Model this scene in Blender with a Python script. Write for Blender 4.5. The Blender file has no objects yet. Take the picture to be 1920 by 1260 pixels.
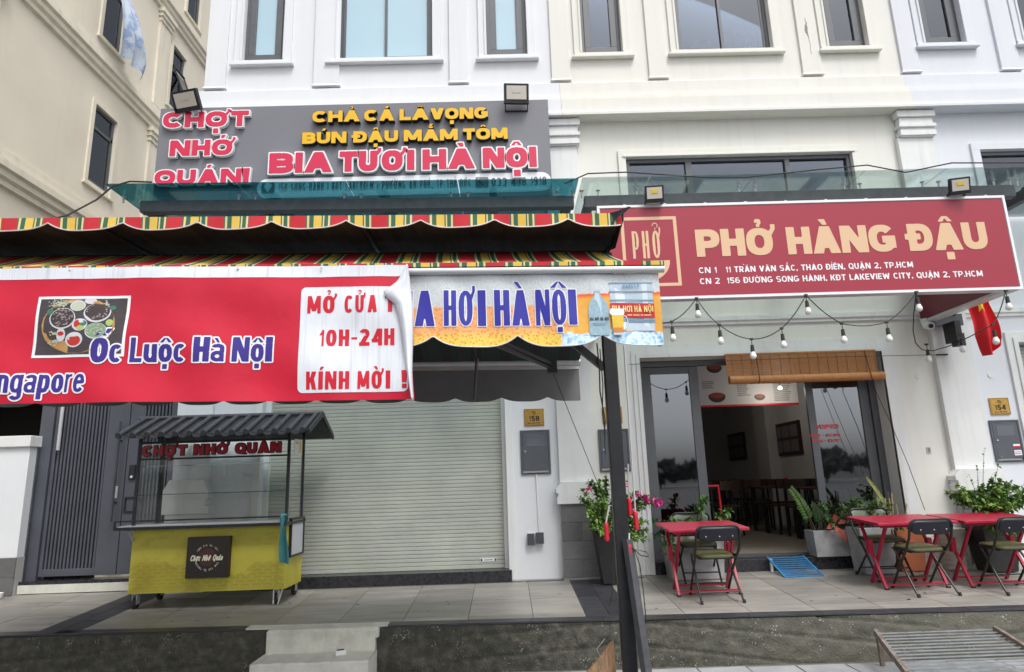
import bpy, bmesh, math, random
import numpy as np
from mathutils import Vector, Matrix
R = math.radians
rnd = random.Random(11)
S = bpy.context.scene
COL = S.collection

# ------------------------------------------------------------------ camera
cam_d = bpy.data.cameras.new('camera')
cam = bpy.data.objects.new('camera', cam_d)
COL.objects.link(cam); S.camera = cam
cam_d.sensor_width = 36; cam_d.lens = 36 * 1233 / 1920
cam_d.clip_start = 0.05; cam_d.clip_end = 500
_f = 1233.0
_up = Vector((-180, 5530, -_f)).normalized()
_d = Vector((-10, -275, -_f)); _d = (_d - _up * _d.dot(_up)).normalized()
_x = _d.cross(_up)
cam.matrix_world = Matrix.Translation((0, 0, 1.65)) @ Matrix((_x, _d, _up)).to_4x4()

# ------------------------------------------------------------------ sky, sun, exposure
W = bpy.data.worlds.new('World'); S.world = W; W.use_nodes = True
nt = W.node_tree
bg = nt.nodes['Background']
sky = nt.nodes.new('ShaderNodeTexSky'); sky.sky_type = 'NISHITA'; sky.sun_disc = False
SUN_EL, SUN_ROT = R(58), R(152)
sky.sun_elevation = SUN_EL; sky.sun_rotation = SUN_ROT
sky.dust_density = 4.0; sky.air_density = 1.0; sky.ozone_density = 1.0
bw = nt.nodes.new('ShaderNodeRGBToBW'); mx = nt.nodes.new('ShaderNodeMix'); mx.data_type = 'RGBA'
mx.inputs[0].default_value = 0.86      # an overcast sky is almost colourless
nt.links.new(sky.outputs[0], bw.inputs[0]); nt.links.new(sky.outputs[0], mx.inputs[6]); nt.links.new(bw.outputs[0], mx.inputs[7])
nt.links.new(mx.outputs[2], bg.inputs[0]); bg.inputs[1].default_value = 0.15
sun_d = bpy.data.lights.new('sun', 'SUN'); sun = bpy.data.objects.new('sun', sun_d); COL.objects.link(sun)
sun_d.energy = .85; sun_d.angle = R(16); sun_d.color = (1.0, 0.965, 0.92)
sdir = Vector((math.sin(SUN_ROT) * math.cos(SUN_EL), math.cos(SUN_ROT) * math.cos(SUN_EL), math.sin(SUN_EL)))
sun.rotation_euler = sdir.to_track_quat('Z', 'Y').to_euler()
S.view_settings.view_transform = 'Standard'; S.view_settings.look = 'None'
S.view_settings.gamma = 1.0; S.view_settings.use_curve_mapping = False
S.view_settings.exposure = 0.77
try:
    S.cycles.max_bounces = 8; S.cycles.transparent_max_bounces = 16
except Exception: pass

# ------------------------------------------------------------------ materials
def lin(c):
    return tuple(((v / 255) / 12.92 if v / 255 <= .04045 else ((v / 255 + .055) / 1.055) ** 2.4) for v in c)
MATS = {}
def mat(name, col, rough=.6, metal=0., var=.0, vscale=3., bump=0., bscale=40., spec=.5, rand=0., stretch=None, col2=None, lo=.45, hi=.65):
    """Principled material; col linear rgb; var = strength of a broad tone noise; col2 mixes in as worn patches; rand = tone change per piece."""
    m = bpy.data.materials.new(name); m.use_nodes = True; MATS[name] = m
    n = m.node_tree.nodes; L = m.node_tree.links; p = n['Principled BSDF']
    p.inputs['Base Color'].default_value = (*col, 1); p.inputs['Roughness'].default_value = rough
    p.inputs['Metallic'].default_value = metal; p.inputs['Specular IOR Level'].default_value = spec
    m.diffuse_color = (*col, 1)
    geo = n.new('ShaderNodeNewGeometry'); pos = geo.outputs['Position']
    if stretch:
        mp = n.new('ShaderNodeVectorMath'); mp.operation = 'MULTIPLY'; mp.inputs[1].default_value = stretch
        L.new(pos, mp.inputs[0]); pos = mp.outputs[0]
    cur = None
    if var or col2 or rand:
        rgb = n.new('ShaderNodeRGB'); rgb.outputs[0].default_value = (*col, 1); cur = rgb.outputs[0]
    if col2:
        t = n.new('ShaderNodeTexNoise'); t.inputs['Scale'].default_value = vscale; t.inputs['Detail'].default_value = 8; t.inputs['Roughness'].default_value = .65
        L.new(pos, t.inputs['Vector'])
        r = n.new('ShaderNodeMapRange'); r.inputs[1].default_value = lo; r.inputs[2].default_value = hi; L.new(t.outputs['Fac'], r.inputs[0])
        x = n.new('ShaderNodeMix'); x.data_type = 'RGBA'; L.new(r.outputs[0], x.inputs[0]); L.new(cur, x.inputs[6]); x.inputs[7].default_value = (*col2, 1)
        cur = x.outputs[2]
    if var:
        t = n.new('ShaderNodeTexNoise'); t.inputs['Scale'].default_value = vscale * 1.7; t.inputs['Detail'].default_value = 6; t.inputs['Roughness'].default_value = .6
        L.new(pos, t.inputs['Vector'])
        r = n.new('ShaderNodeMapRange'); r.inputs[1].default_value = .3; r.inputs[2].default_value = .7
        r.inputs[3].default_value = 1 - var; r.inputs[4].default_value = 1 + var; L.new(t.outputs['Fac'], r.inputs[0])
        x = n.new('ShaderNodeVectorMath'); x.operation = 'SCALE'; L.new(cur, x.inputs[0]); L.new(r.outputs[0], x.inputs['Scale']); cur = x.outputs[0]
        r2 = n.new('ShaderNodeMapRange'); r2.inputs[3].default_value = max(.05, rough - .12); r2.inputs[4].default_value = min(1, rough + .12)
        L.new(t.outputs['Fac'], r2.inputs[0]); L.new(r2.outputs[0], p.inputs['Roughness'])
    if rand:
        oi = n.new('ShaderNodeObjectInfo'); r = n.new('ShaderNodeMapRange'); r.inputs[3].default_value = 1 - rand; r.inputs[4].default_value = 1 + rand
        L.new(oi.outputs['Random'], r.inputs[0]); x = n.new('ShaderNodeVectorMath'); x.operation = 'SCALE'
        L.new(cur, x.inputs[0]); L.new(r.outputs[0], x.inputs['Scale']); cur = x.outputs[0]
    if cur is not None: L.new(cur, p.inputs['Base Color'])
    if bump:
        t = n.new('ShaderNodeTexNoise'); t.inputs['Scale'].default_value = bscale; t.inputs['Detail'].default_value = 5; L.new(pos, t.inputs['Vector'])
        b = n.new('ShaderNodeBump'); b.inputs['Strength'].default_value = bump; b.inputs['Distance'].default_value = .01
        L.new(t.outputs['Fac'], b.inputs['Height']); L.new(b.outputs[0], p.inputs['Normal'])
    return m
def weather(m, col, strength=.5, scale=(9, 9, .5), lo=.5, hi=.8):
    """rain streaks: noise stretched vertically, mixed over the base colour"""
    n = m.node_tree.nodes; L = m.node_tree.links; p = n['Principled BSDF']
    geo = n.new('ShaderNodeNewGeometry'); mp = n.new('ShaderNodeVectorMath'); mp.operation = 'MULTIPLY'; mp.inputs[1].default_value = scale
    L.new(geo.outputs['Position'], mp.inputs[0]); t = n.new('ShaderNodeTexNoise'); t.inputs['Scale'].default_value = 1; t.inputs['Detail'].default_value = 7
    L.new(mp.outputs[0], t.inputs['Vector']); r = n.new('ShaderNodeMapRange'); r.inputs[1].default_value = lo; r.inputs[2].default_value = hi; r.inputs[4].default_value = strength
    L.new(t.outputs['Fac'], r.inputs[0]); x = n.new('ShaderNodeMix'); x.data_type = 'RGBA'; L.new(r.outputs[0], x.inputs[0])
    src = p.inputs['Base Color'].links
    if src: L.new(src[0].from_socket, x.inputs[6])
    else: x.inputs[6].default_value = p.inputs['Base Color'].default_value
    x.inputs[7].default_value = (*col, 1); L.new(x.outputs[2], p.inputs['Base Color'])
    return m
def glass(name, tint, refl=.12, rough=.0, rcol=(1, 1, 1), fk=1.0):
    m = bpy.data.materials.new(name); m.use_nodes = True; MATS[name] = m
    n = m.node_tree.nodes; L = m.node_tree.links; n.remove(n['Principled BSDF']); out = n['Material Output']
    tr = n.new('ShaderNodeBsdfTransparent'); tr.inputs[0].default_value = (*tint, 1)
    gl = n.new('ShaderNodeBsdfGlossy'); gl.inputs[0].default_value = (*rcol, 1); gl.inputs['Roughness'].default_value = rough
    fr = n.new('ShaderNodeFresnel'); fr.inputs[0].default_value = 1.5
    ad = n.new('ShaderNodeMath'); ad.operation = 'ADD'; ad.inputs[1].default_value = refl; ad.use_clamp = True; ml = n.new('ShaderNodeMath'); ml.operation = 'MULTIPLY'; ml.inputs[1].default_value = fk; L.new(fr.outputs[0], ml.inputs[0]); L.new(ml.outputs[0], ad.inputs[0])
    x = n.new('ShaderNodeMixShader'); L.new(ad.outputs[0], x.inputs[0]); L.new(tr.outputs[0], x.inputs[1]); L.new(gl.outputs[0], x.inputs[2]); L.new(x.outputs[0], out.inputs[0])
    return m
def emis(name, col, st):
    m = bpy.data.materials.new(name); m.use_nodes = True; MATS[name] = m
    p = m.node_tree.nodes['Principled BSDF']; p.inputs['Emission Color'].default_value = (*col, 1); p.inputs['Emission Strength'].default_value = st
    p.inputs['Base Color'].default_value = (*col, 1); return m

weather(mat('paint_white', (.71, .73, .76), .75, var=.03, vscale=.7, bump=.08, bscale=60), (.55, .57, .56), .18)
weather(mat('paint_warm', (.73, .725, .675), .75, var=.03, vscale=.7, bump=.08, bscale=60), (.52, .51, .45), .24)
weather(mat('paint_cool', (.68, .70, .75), .75, var=.03, vscale=.7, bump=.08, bscale=60), (.52, .54, .55), .20)
weather(mat('paint_trim', (.72, .73, .73), .7, var=.04, vscale=2., bump=.06, bscale=60), (.40, .41, .37), .30, (14, 14, .8))
weather(mat('paint_cream', (.72, .665, .56), .8, var=.05, vscale=.5, bump=.1, bscale=50), (.62, .585, .49), .4, (3, 3, .3))
weather(mat('paint_cream_trim', (.73, .68, .57), .8, var=.04, vscale=1), (.36, .33, .26), .35, (6, 6, .6))
mat('aluminium', (.105, .11, .12), .45, .2, var=.1, vscale=4, spec=.5)
mat('steel_dark', (.060, .063, .072), .5, .2, var=.25, vscale=6, spec=.5)
mat('steel_black', (.018, .019, .022), .4, .1, var=.3, vscale=9)
mat('post_black', (.009, .010, .013), .42, .0, var=.3, vscale=8, col2=(.018, .019, .022), lo=.5, hi=.62)
mat('gate_grey', (.098, .103, .126), .42, .3, var=.12, vscale=1.5)
mat('gate_dark', (.006, .007, .010), .6)
mat('granite_black', (.022, .022, .026), .28, var=.35, vscale=14, bump=.03, bscale=150)
mat('shutter', (.44, .46, .40), .5, rand=.035, var=.09, vscale=1.2, col2=(.38, .395, .38), lo=.40, hi=.75)
mat('shutter_line', (.20, .21, .18), .6)
mat('tile_beige', (.30, .285, .255), .45, var=.20, vscale=2.2, rand=.15, bump=.02, bscale=90, col2=(.225, .215, .20), lo=.4, hi=.68, stretch=(.6, 2.4, 1))
mat('tile_dark', (.042, .043, .050), .4, var=.25, vscale=4, rand=.2, col2=(.10, .10, .11), lo=.58, hi=.75, stretch=(.7, 2.5, 1))
mat('grout', (.13, .12, .11), .9, var=.2, vscale=8)
mat('tile_grey_wall', (.15, .148, .15), .5, var=.15, vscale=6, rand=.2, stretch=(1, 1, 3))
mat('grout_light', (.42, .41, .40), .9)
mat('concrete_white', (.62, .62, .55), .85, var=.12, vscale=3, col2=(.40, .40, .34), lo=.52, hi=.8, bump=.25, bscale=30)
mat('street_tile', (.33, .34, .35), .7, var=.15, vscale=3, bump=.2, bscale=120, rand=.08)
mat('asphalt', (.10, .10, .10), .85, var=.15, vscale=2, bump=.3, bscale=80)
mat('white_plastic', (.78, .79, .80), .35)
mat('grey_plastic', (.06, .065, .075), .4)
mat('meter_grey', (.10, .108, .125), .45, .2, var=.08, vscale=8)
mat('brass', (.50, .30, .075), .35, .55, var=.2, vscale=25, bump=.05)
mat('ink', (.02, .018, .015), .6)
mat('sign_grey', (.175, .18, .205), .5, var=.04, vscale=1)
mat('letter_pink', (.62, .018, .075), .4)
mat('letter_white', (.80, .80, .82), .4)
mat('letter_side', (.55, .56, .60), .45)
mat('letter_yellow', (.78, .46, .008), .4)
mat('letter_black', (.012, .012, .014), .35)
mat('sign_red', (.33, .018, .042), .35, var=.03, vscale=.6)
mat('sign_red_side', (.16, .010, .022), .4)
mat('sign_edge', (.62, .63, .65), .4)
mat('peach', (.70, .47, .29), .5)
mat('print_white', (.80, .81, .84), .5)
mat('print_red', (.60, .006, .026), .45)
mat('print_navy', (.040, .022, .24), .45)
mat('print_blue', (.022, .022, .33), .4)
mat('canvas_shaded', (.030, .030, .035), .9, var=.45, vscale=2.2, col2=(.014, .016, .018), lo=.42, hi=.6, stretch=(7, .6, 1))  # shade under the awning hood put into the canvas colour
mat('canvas_grey', (.15, .15, .155), .75, var=.10, vscale=2.5, bump=.15, bscale=8)
mat('silver', (.55, .55, .56), .35, .35, var=.08, vscale=6)
mat('bar_white', (.66, .67, .69), .35, .15)
mat('cart_yellow', (.54, .485, .06), .5, var=.07, vscale=2.5, col2=(.36, .30, .03), lo=.5, hi=.8)
mat('cart_print', (.27, .19, .02), .6)
mat('cart_white', (.55, .57, .62), .3)
mat('cart_roof', (.048, .051, .062), .5, var=.2, vscale=10)
mat('cart_letter', (.50, .012, .03), .4)
mat('logo_brown', (.020, .015, .012), .5)
mat('logo_text', (.72, .70, .55), .5)
mat('logo_dim', (.07, .022, .018), .5)
mat('cloth_teal', (.055, .22, .24), .9, var=.12, vscale=9, bump=.3, bscale=120)
mat('rubber', (.02, .02, .02), .8)
mat('chair_tube', (.022, .023, .021), .4, .3, var=.3, vscale=14)
mat('chair_plate', (.010, .011, .018), .38)
mat('chair_seat', (.105, .105, .045), .42, var=.15, vscale=10, bump=.1, bscale=60)
mat('chair_pad', (.17, .20, .15), .5, var=.08, vscale=8)
mat('table_red', (.38, .012, .042), .38, var=.15, vscale=6, col2=(.36, .012, .03), lo=.55, hi=.8)
mat('red_paint', (.55, .012, .03), .4)
mat('bamboo', (.40, .17, .055), .6, var=.2, vscale=6, stretch=(1, 1, 14))
mat('bamboo_roll', (.46, .20, .065), .55, var=.22, vscale=7, stretch=(1, 8, 14))
mat('bulb', (.82, .82, .80), .25)
mat('cable', (.022, .024, .022), .6)
mat('rope_grey', (.22, .22, .20), .7)
mat('flag_red', (.60, .010, .018), .7, var=.08, vscale=6)
mat('flag_yellow', (.86, .62, .02), .6)
mat('planter', (.34, .34, .35), .85, var=.2, vscale=5, col2=(.20, .20, .20), lo=.5, hi=.7, bump=.2, bscale=40)
mat('terracotta', (.42, .13, .055), .8, var=.12, vscale=6)
mat('rattan', (.44, .40, .35), .8, var=.1, vscale=6)
mat('pot_black', (.018, .018, .020), .5, var=.2, vscale=7)
mat('soil', (.05, .035, .025), .95)
mat('leaf', (.075, .16, .03), .5, var=.35, vscale=9)
mat('leaf_light', (.15, .27, .05), .5, var=.3, vscale=12)
mat('leaf_dark', (.025, .060, .018), .45, var=.3, vscale=9)
mat('leaf_red', (.42, .085, .060), .5, var=.2, vscale=14)
mat('leaf_stripe', (.30, .34, .10), .5, var=.4, vscale=30)
mat('leaf_dry', (.42, .32, .17), .8, var=.2, vscale=20)
mat('bract', (.62, .04, .30), .6, var=.25, vscale=40)
mat('stem', (.10, .08, .05), .8)
mat('ramp_blue', (.035, .20, .42), .55, var=.2, vscale=9, col2=(.10, .24, .36), lo=.55, hi=.7)
mat('grate_steel', (.27, .29, .31), .5, .2, var=.2, vscale=8, col2=(.14, .09, .06), lo=.58, hi=.72)
mat('rust', (.20, .15, .12), .8, .3, var=.3, vscale=12, col2=(.25, .24, .23), lo=.45, hi=.6)
mat('wood', (.33, .20, .11), .75, var=.3, vscale=8, col2=(.24, .11, .05), lo=.5, hi=.7, stretch=(6, 6, 1))
mat('tube_grey', (.085, .088, .098), .45, .3, var=.2, vscale=9)
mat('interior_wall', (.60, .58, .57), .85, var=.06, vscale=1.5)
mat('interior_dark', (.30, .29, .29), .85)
mat('interior_floor', (.30, .26, .21), .5, var=.3, vscale=2)
mat('wood_dark', (.07, .035, .02), .45)
mat('menu_white', (.60, .60, .62), .5)
mat('menu_text', (.16, .15, .16), .6)
mat('food_red', (.30, .05, .03), .5)
mat('bowl_dark', (.05, .03, .03), .5)
mat('frame_brown', (.04, .018, .012), .5)
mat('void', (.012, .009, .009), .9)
mat('film_blue', (.40, .57, .67), .4, var=.03, vscale=.6, spec=.6)
mat('glass_dark', (.10, .115, .14), .12, spec=.9, var=.06, vscale=.5)
mat('screen_grey', (.15, .155, .175), .9, var=.12, vscale=1.5)
mat('curtain', (.42, .44, .48), .8, var=.08, vscale=3)
mat('cardboard', (.5, .33, .16), .8)
mat('sheet_cloth', (.50, .56, .66), .85, var=.10, vscale=3, col2=(.27, .37, .56), lo=.5, hi=.56)
mat('tree_leaf_hazed', (.17, .19, .17), .8)  # lightened to grey so distance haze sits in the leaf colour
mat('bark', (.09, .065, .045), .9)
mat('lamp_lens', (.62, .58, .52), .25)
mat('lamp_chip', (.75, .60, .06), .4)
glass('glass_clear', (.985, .995, .99), .012, fk=.35)
glass('glass_edge', (.35, .62, .58), .15)
glass('glass_teal', (.26, .53, .58), .02, fk=.45)
glass('glass_green', (.80, .87, .86), .03, fk=.35)
glass('glass_door', (.36, .38, .41), .16, .025, (.82, .86, .92))
glass('glass_window', (.45, .50, .55), .05, .0, (.85, .9, 1))
emis('lit_bulb', (1, .93, .8), 2.2)

# --- striped awning canvas (pattern woven across X, repeat 0.25 m)
def stripe_mat(name, dim=1.0, trans=0.0, under=False):
    m = bpy.data.materials.new(name); m.use_nodes = True; MATS[name] = m
    n = m.node_tree.nodes; L = m.node_tree.links; p = n['Principled BSDF']; p.inputs['Roughness'].default_value = .8
    uv = n.new('ShaderNodeAttribute'); uv.attribute_name = 'stripe_u'
    fr = n.new('ShaderNodeMath'); fr.operation = 'FRACT'; dv = n.new('ShaderNodeMath'); dv.operation = 'DIVIDE'; dv.inputs[1].default_value = .262
    ad = n.new('ShaderNodeMath'); ad.operation = 'ADD'; ad.inputs[1].default_value = 40.1
    L.new(uv.outputs['Fac'], dv.inputs[0]); L.new(dv.outputs[0], ad.inputs[0]); L.new(ad.outputs[0], fr.inputs[0])
    cr = n.new('ShaderNodeValToRGB'); cr.color_ramp.interpolation = 'CONSTANT'; L.new(fr.outputs[0], cr.inputs[0])
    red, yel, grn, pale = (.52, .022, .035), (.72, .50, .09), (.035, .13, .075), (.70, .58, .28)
    if under: red, yel, grn, pale = (.030, .030, .034), (.040, .042, .040), (.014, .050, .040), (.045, .045, .042)  # darkened copy: underside shade painted into the same stripes
    stops = [(0, red), (.37, grn), (.40, pale), (.455, grn), (.565, yel), (.76, grn), (.79, pale), (.825, grn), (.92, pale), (.965, grn), (.985, red)]
    el = cr.color_ramp.elements
    while len(el) > 1: el.remove(el[0])
    for i, (q, c) in enumerate(stops):
        e = el[0] if i == 0 else el.new(q)
        e.position = q; e.color = (*[v * dim for v in c], 1)
    t = n.new('ShaderNodeTexNoise'); t.inputs['Scale'].default_value = 5; g = n.new('ShaderNodeNewGeometry'); L.new(g.outputs['Position'], t.inputs['Vector'])
    r = n.new('ShaderNodeMapRange'); r.inputs[3].default_value = .75; r.inputs[4].default_value = 1.2; L.new(t.outputs['Fac'], r.inputs[0])
    x = n.new('ShaderNodeVectorMath'); x.operation = 'SCALE'; L.new(cr.outputs[0], x.inputs[0]); L.new(r.outputs[0], x.inputs['Scale'])
    L.new(x.outputs[0], p.inputs['Base Color'])
    if trans:
        tl = n.new('ShaderNodeBsdfTranslucent'); L.new(x.outputs[0], tl.inputs[0]); ms = n.new('ShaderNodeMixShader'); ms.inputs[0].default_value = trans
        L.new(p.outputs[0], ms.inputs[1]); L.new(tl.outputs[0], ms.inputs[2]); L.new(ms.outputs[0], n['Material Output'].inputs[0])
    return m
stripe_mat('stripes'); stripe_mat('stripes_shaded', 1.0, 0, True)

# --- red banner (white hem at the top, streaked by rain)
def banner_mat():
    m = mat('banner_red', (.56, .004, .030), .42, var=.07, vscale=1.6, bump=.55, bscale=5)
    n = m.node_tree.nodes; L = m.node_tree.links; p = n['Principled BSDF']
    g = n.new('ShaderNodeNewGeometry'); mp = n.new('ShaderNodeVectorMath'); mp.operation = 'MULTIPLY'; mp.inputs[1].default_value = (90, 0, 1.5)
    L.new(g.outputs['Position'], mp.inputs[0]); t = n.new('ShaderNodeTexNoise'); t.inputs['Scale'].default_value = 1; t.inputs['Detail'].default_value = 3; L.new(mp.outputs[0], t.inputs['Vector'])
    return m
banner_mat()
weather(mat('banner_white', (.74, .77, .83), .5, var=.04, vscale=2, bump=.2, bscale=9), (.42, .46, .52), .45, (70, 1, 1.6), .52, .72)

# --- printed beer valance
def beer_mat():
    m = bpy.data.materials.new('beer_print'); m.use_nodes = True; MATS['beer_print'] = m
    n = m.node_tree.nodes; L = m.node_tree.links; p = n['Principled BSDF']; p.inputs['Roughness'].default_value = .45
    g = n.new('ShaderNodeNewGeometry'); sp = n.new('ShaderNodeSeparateXYZ'); L.new(g.outputs['Position'], sp.inputs[0]); X, Z = sp.outputs[0], sp.outputs[2]
    def noise(sc, det=4):
        t = n.new('ShaderNodeTexNoise'); t.inputs['Scale'].default_value = sc; t.inputs['Detail'].default_value = det; L.new(g.outputs['Position'], t.inputs['Vector']); return t.outputs['Fac']
    def rng(v, a, b, c=0, d=1):
        r = n.new('ShaderNodeMapRange'); r.inputs[1].default_value = a; r.inputs[2].default_value = b; r.inputs[3].default_value = c; r.inputs[4].default_value = d; L.new(v, r.inputs[0]); return r.outputs[0]
    def op(o, a, b):
        q = n.new('ShaderNodeMath'); q.operation = o
        for i, v in enumerate((a, b)):
            if isinstance(v, (int, float)): q.inputs[i].default_value = v
            else: L.new(v, q.inputs[i])
        return q.outputs[0]
    def mixc(f, a, b):
        x = n.new('ShaderNodeMix'); x.data_type = 'RGBA'; L.new(f, x.inputs[0])
        for i, v in ((6, a), (7, b)):
            if isinstance(v, tuple): x.inputs[i].default_value = (*v, 1)
            else: L.new(v, x.inputs[i])
        return x.outputs[2]
    vo = n.new('ShaderNodeTexVoronoi'); vo.inputs['Scale'].default_value = 62; L.new(g.outputs['Position'], vo.inputs['Vector'])
    cell = rng(vo.outputs['Distance'], .15, .5)
    amber = mixc(cell, (.80, .17, .03), (.82, .40, .16))
    gold = mixc(cell, (.70, .24, .012), (.86, .62, .10))
    bub = mixc(rng(Z, 2.50, 2.44), amber, gold)
    smooth = mixc(rng(noise(30), .3, .8), (.80, .42, .06), (.74, .33, .035))
    smooth = mixc(rng(Z, 2.675, 2.655), (.80, .12, .02), smooth)
    beer = mixc(rng(X, .395, .41), bub, smooth)
    foam = mixc(rng(noise(90, 2), .4, .7), (.62, .66, .69), (.50, .55, .56))
    edge = op('ADD', Z, op('MULTIPLY', op('SUBTRACT', noise(120, 2), .5), .03))
    lim = rng(X, .36, .41, 2.63, 2.685)
    c = mixc(rng(op('SUBTRACT', edge, lim), -.002, .002), beer, foam)
    vi = n.new('ShaderNodeTexVoronoi'); vi.inputs['Scale'].default_value = 34; L.new(g.outputs['Position'], vi.inputs['Vector'])
    ice = mixc(rng(vi.outputs['Distance'], .2, .65), (.16, .42, .75), (.62, .80, .90)); ice = mixc(rng(noise(60), .45, .6), ice, (.72, .86, .92))
    hill = op('ADD', 2.455, op('MULTIPLY', op('SUBTRACT', noise(16, 2), .5), .10))
    f = op('MULTIPLY', rng(op('SUBTRACT', hill, Z), -.003, .003), rng(X, .325, .34))
    c = mixc(f, c, ice); L.new(c, p.inputs['Base Color'])
beer_mat()

# --- mossy concrete bank
def bank_mat():
    m = mat('bank', (.050, .050, .040), .9, var=.30, vscale=11, col2=(.115, .108, .082), lo=.44, hi=.74, bump=1.0, bscale=55)
    n = m.node_tree.nodes; L = m.node_tree.links; p = n['Principled BSDF']; cur = p.inputs['Base Color'].links[0].from_socket
    g = n.new('ShaderNodeNewGeometry'); sp = n.new('ShaderNodeSeparateXYZ'); L.new(g.outputs['Position'], sp.inputs[0])
    # the right-hand stretch is lighter and sandier, flecked with shell and mortar
    t = n.new('ShaderNodeTexNoise'); t.inputs['Scale'].default_value = 1.3; t.inputs['Detail'].default_value = 5; L.new(g.outputs['Position'], t.inputs['Vector'])
    r = n.new('ShaderNodeMapRange'); r.inputs[1].default_value = .8; r.inputs[2].default_value = 3.6; L.new(sp.outputs[0], r.inputs[0])
    a = n.new('ShaderNodeMath'); a.operation = 'MULTIPLY'; L.new(r.outputs[0], a.inputs[0]); L.new(t.outputs['Fac'], a.inputs[1])
    x = n.new('ShaderNodeMix'); x.data_type = 'RGBA'; L.new(a.outputs[0], x.inputs[0]); L.new(cur, x.inputs[6]); x.inputs[7].default_value = (.125, .12, .095, 1)
    v = n.new('ShaderNodeTexVoronoi'); v.inputs['Scale'].default_value = 48; L.new(g.outputs['Position'], v.inputs['Vector'])
    t2 = n.new('ShaderNodeTexNoise'); t2.inputs['Scale'].default_value = 9; L.new(g.outputs['Position'], t2.inputs['Vector'])
    r2 = n.new('ShaderNodeMapRange'); r2.inputs[1].default_value = .48; r2.inputs[2].default_value = .80; r2.inputs[3].default_value = 0; r2.inputs[4].default_value = .46; L.new(t2.outputs['Fac'], r2.inputs[0])
    lt = n.new('ShaderNodeMath'); lt.operation = 'LESS_THAN'; L.new(v.outputs['Distance'], lt.inputs[0]); L.new(r2.outputs[0], lt.inputs[1])
    y = n.new('ShaderNodeMix'); y.data_type = 'RGBA'; L.new(lt.outputs[0], y.inputs[0]); L.new(x.outputs[2], y.inputs[6]); y.inputs[7].default_value = (.30, .30, .27, 1)
    L.new(y.outputs[2], p.inputs['Base Color'])
bank_mat()

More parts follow.
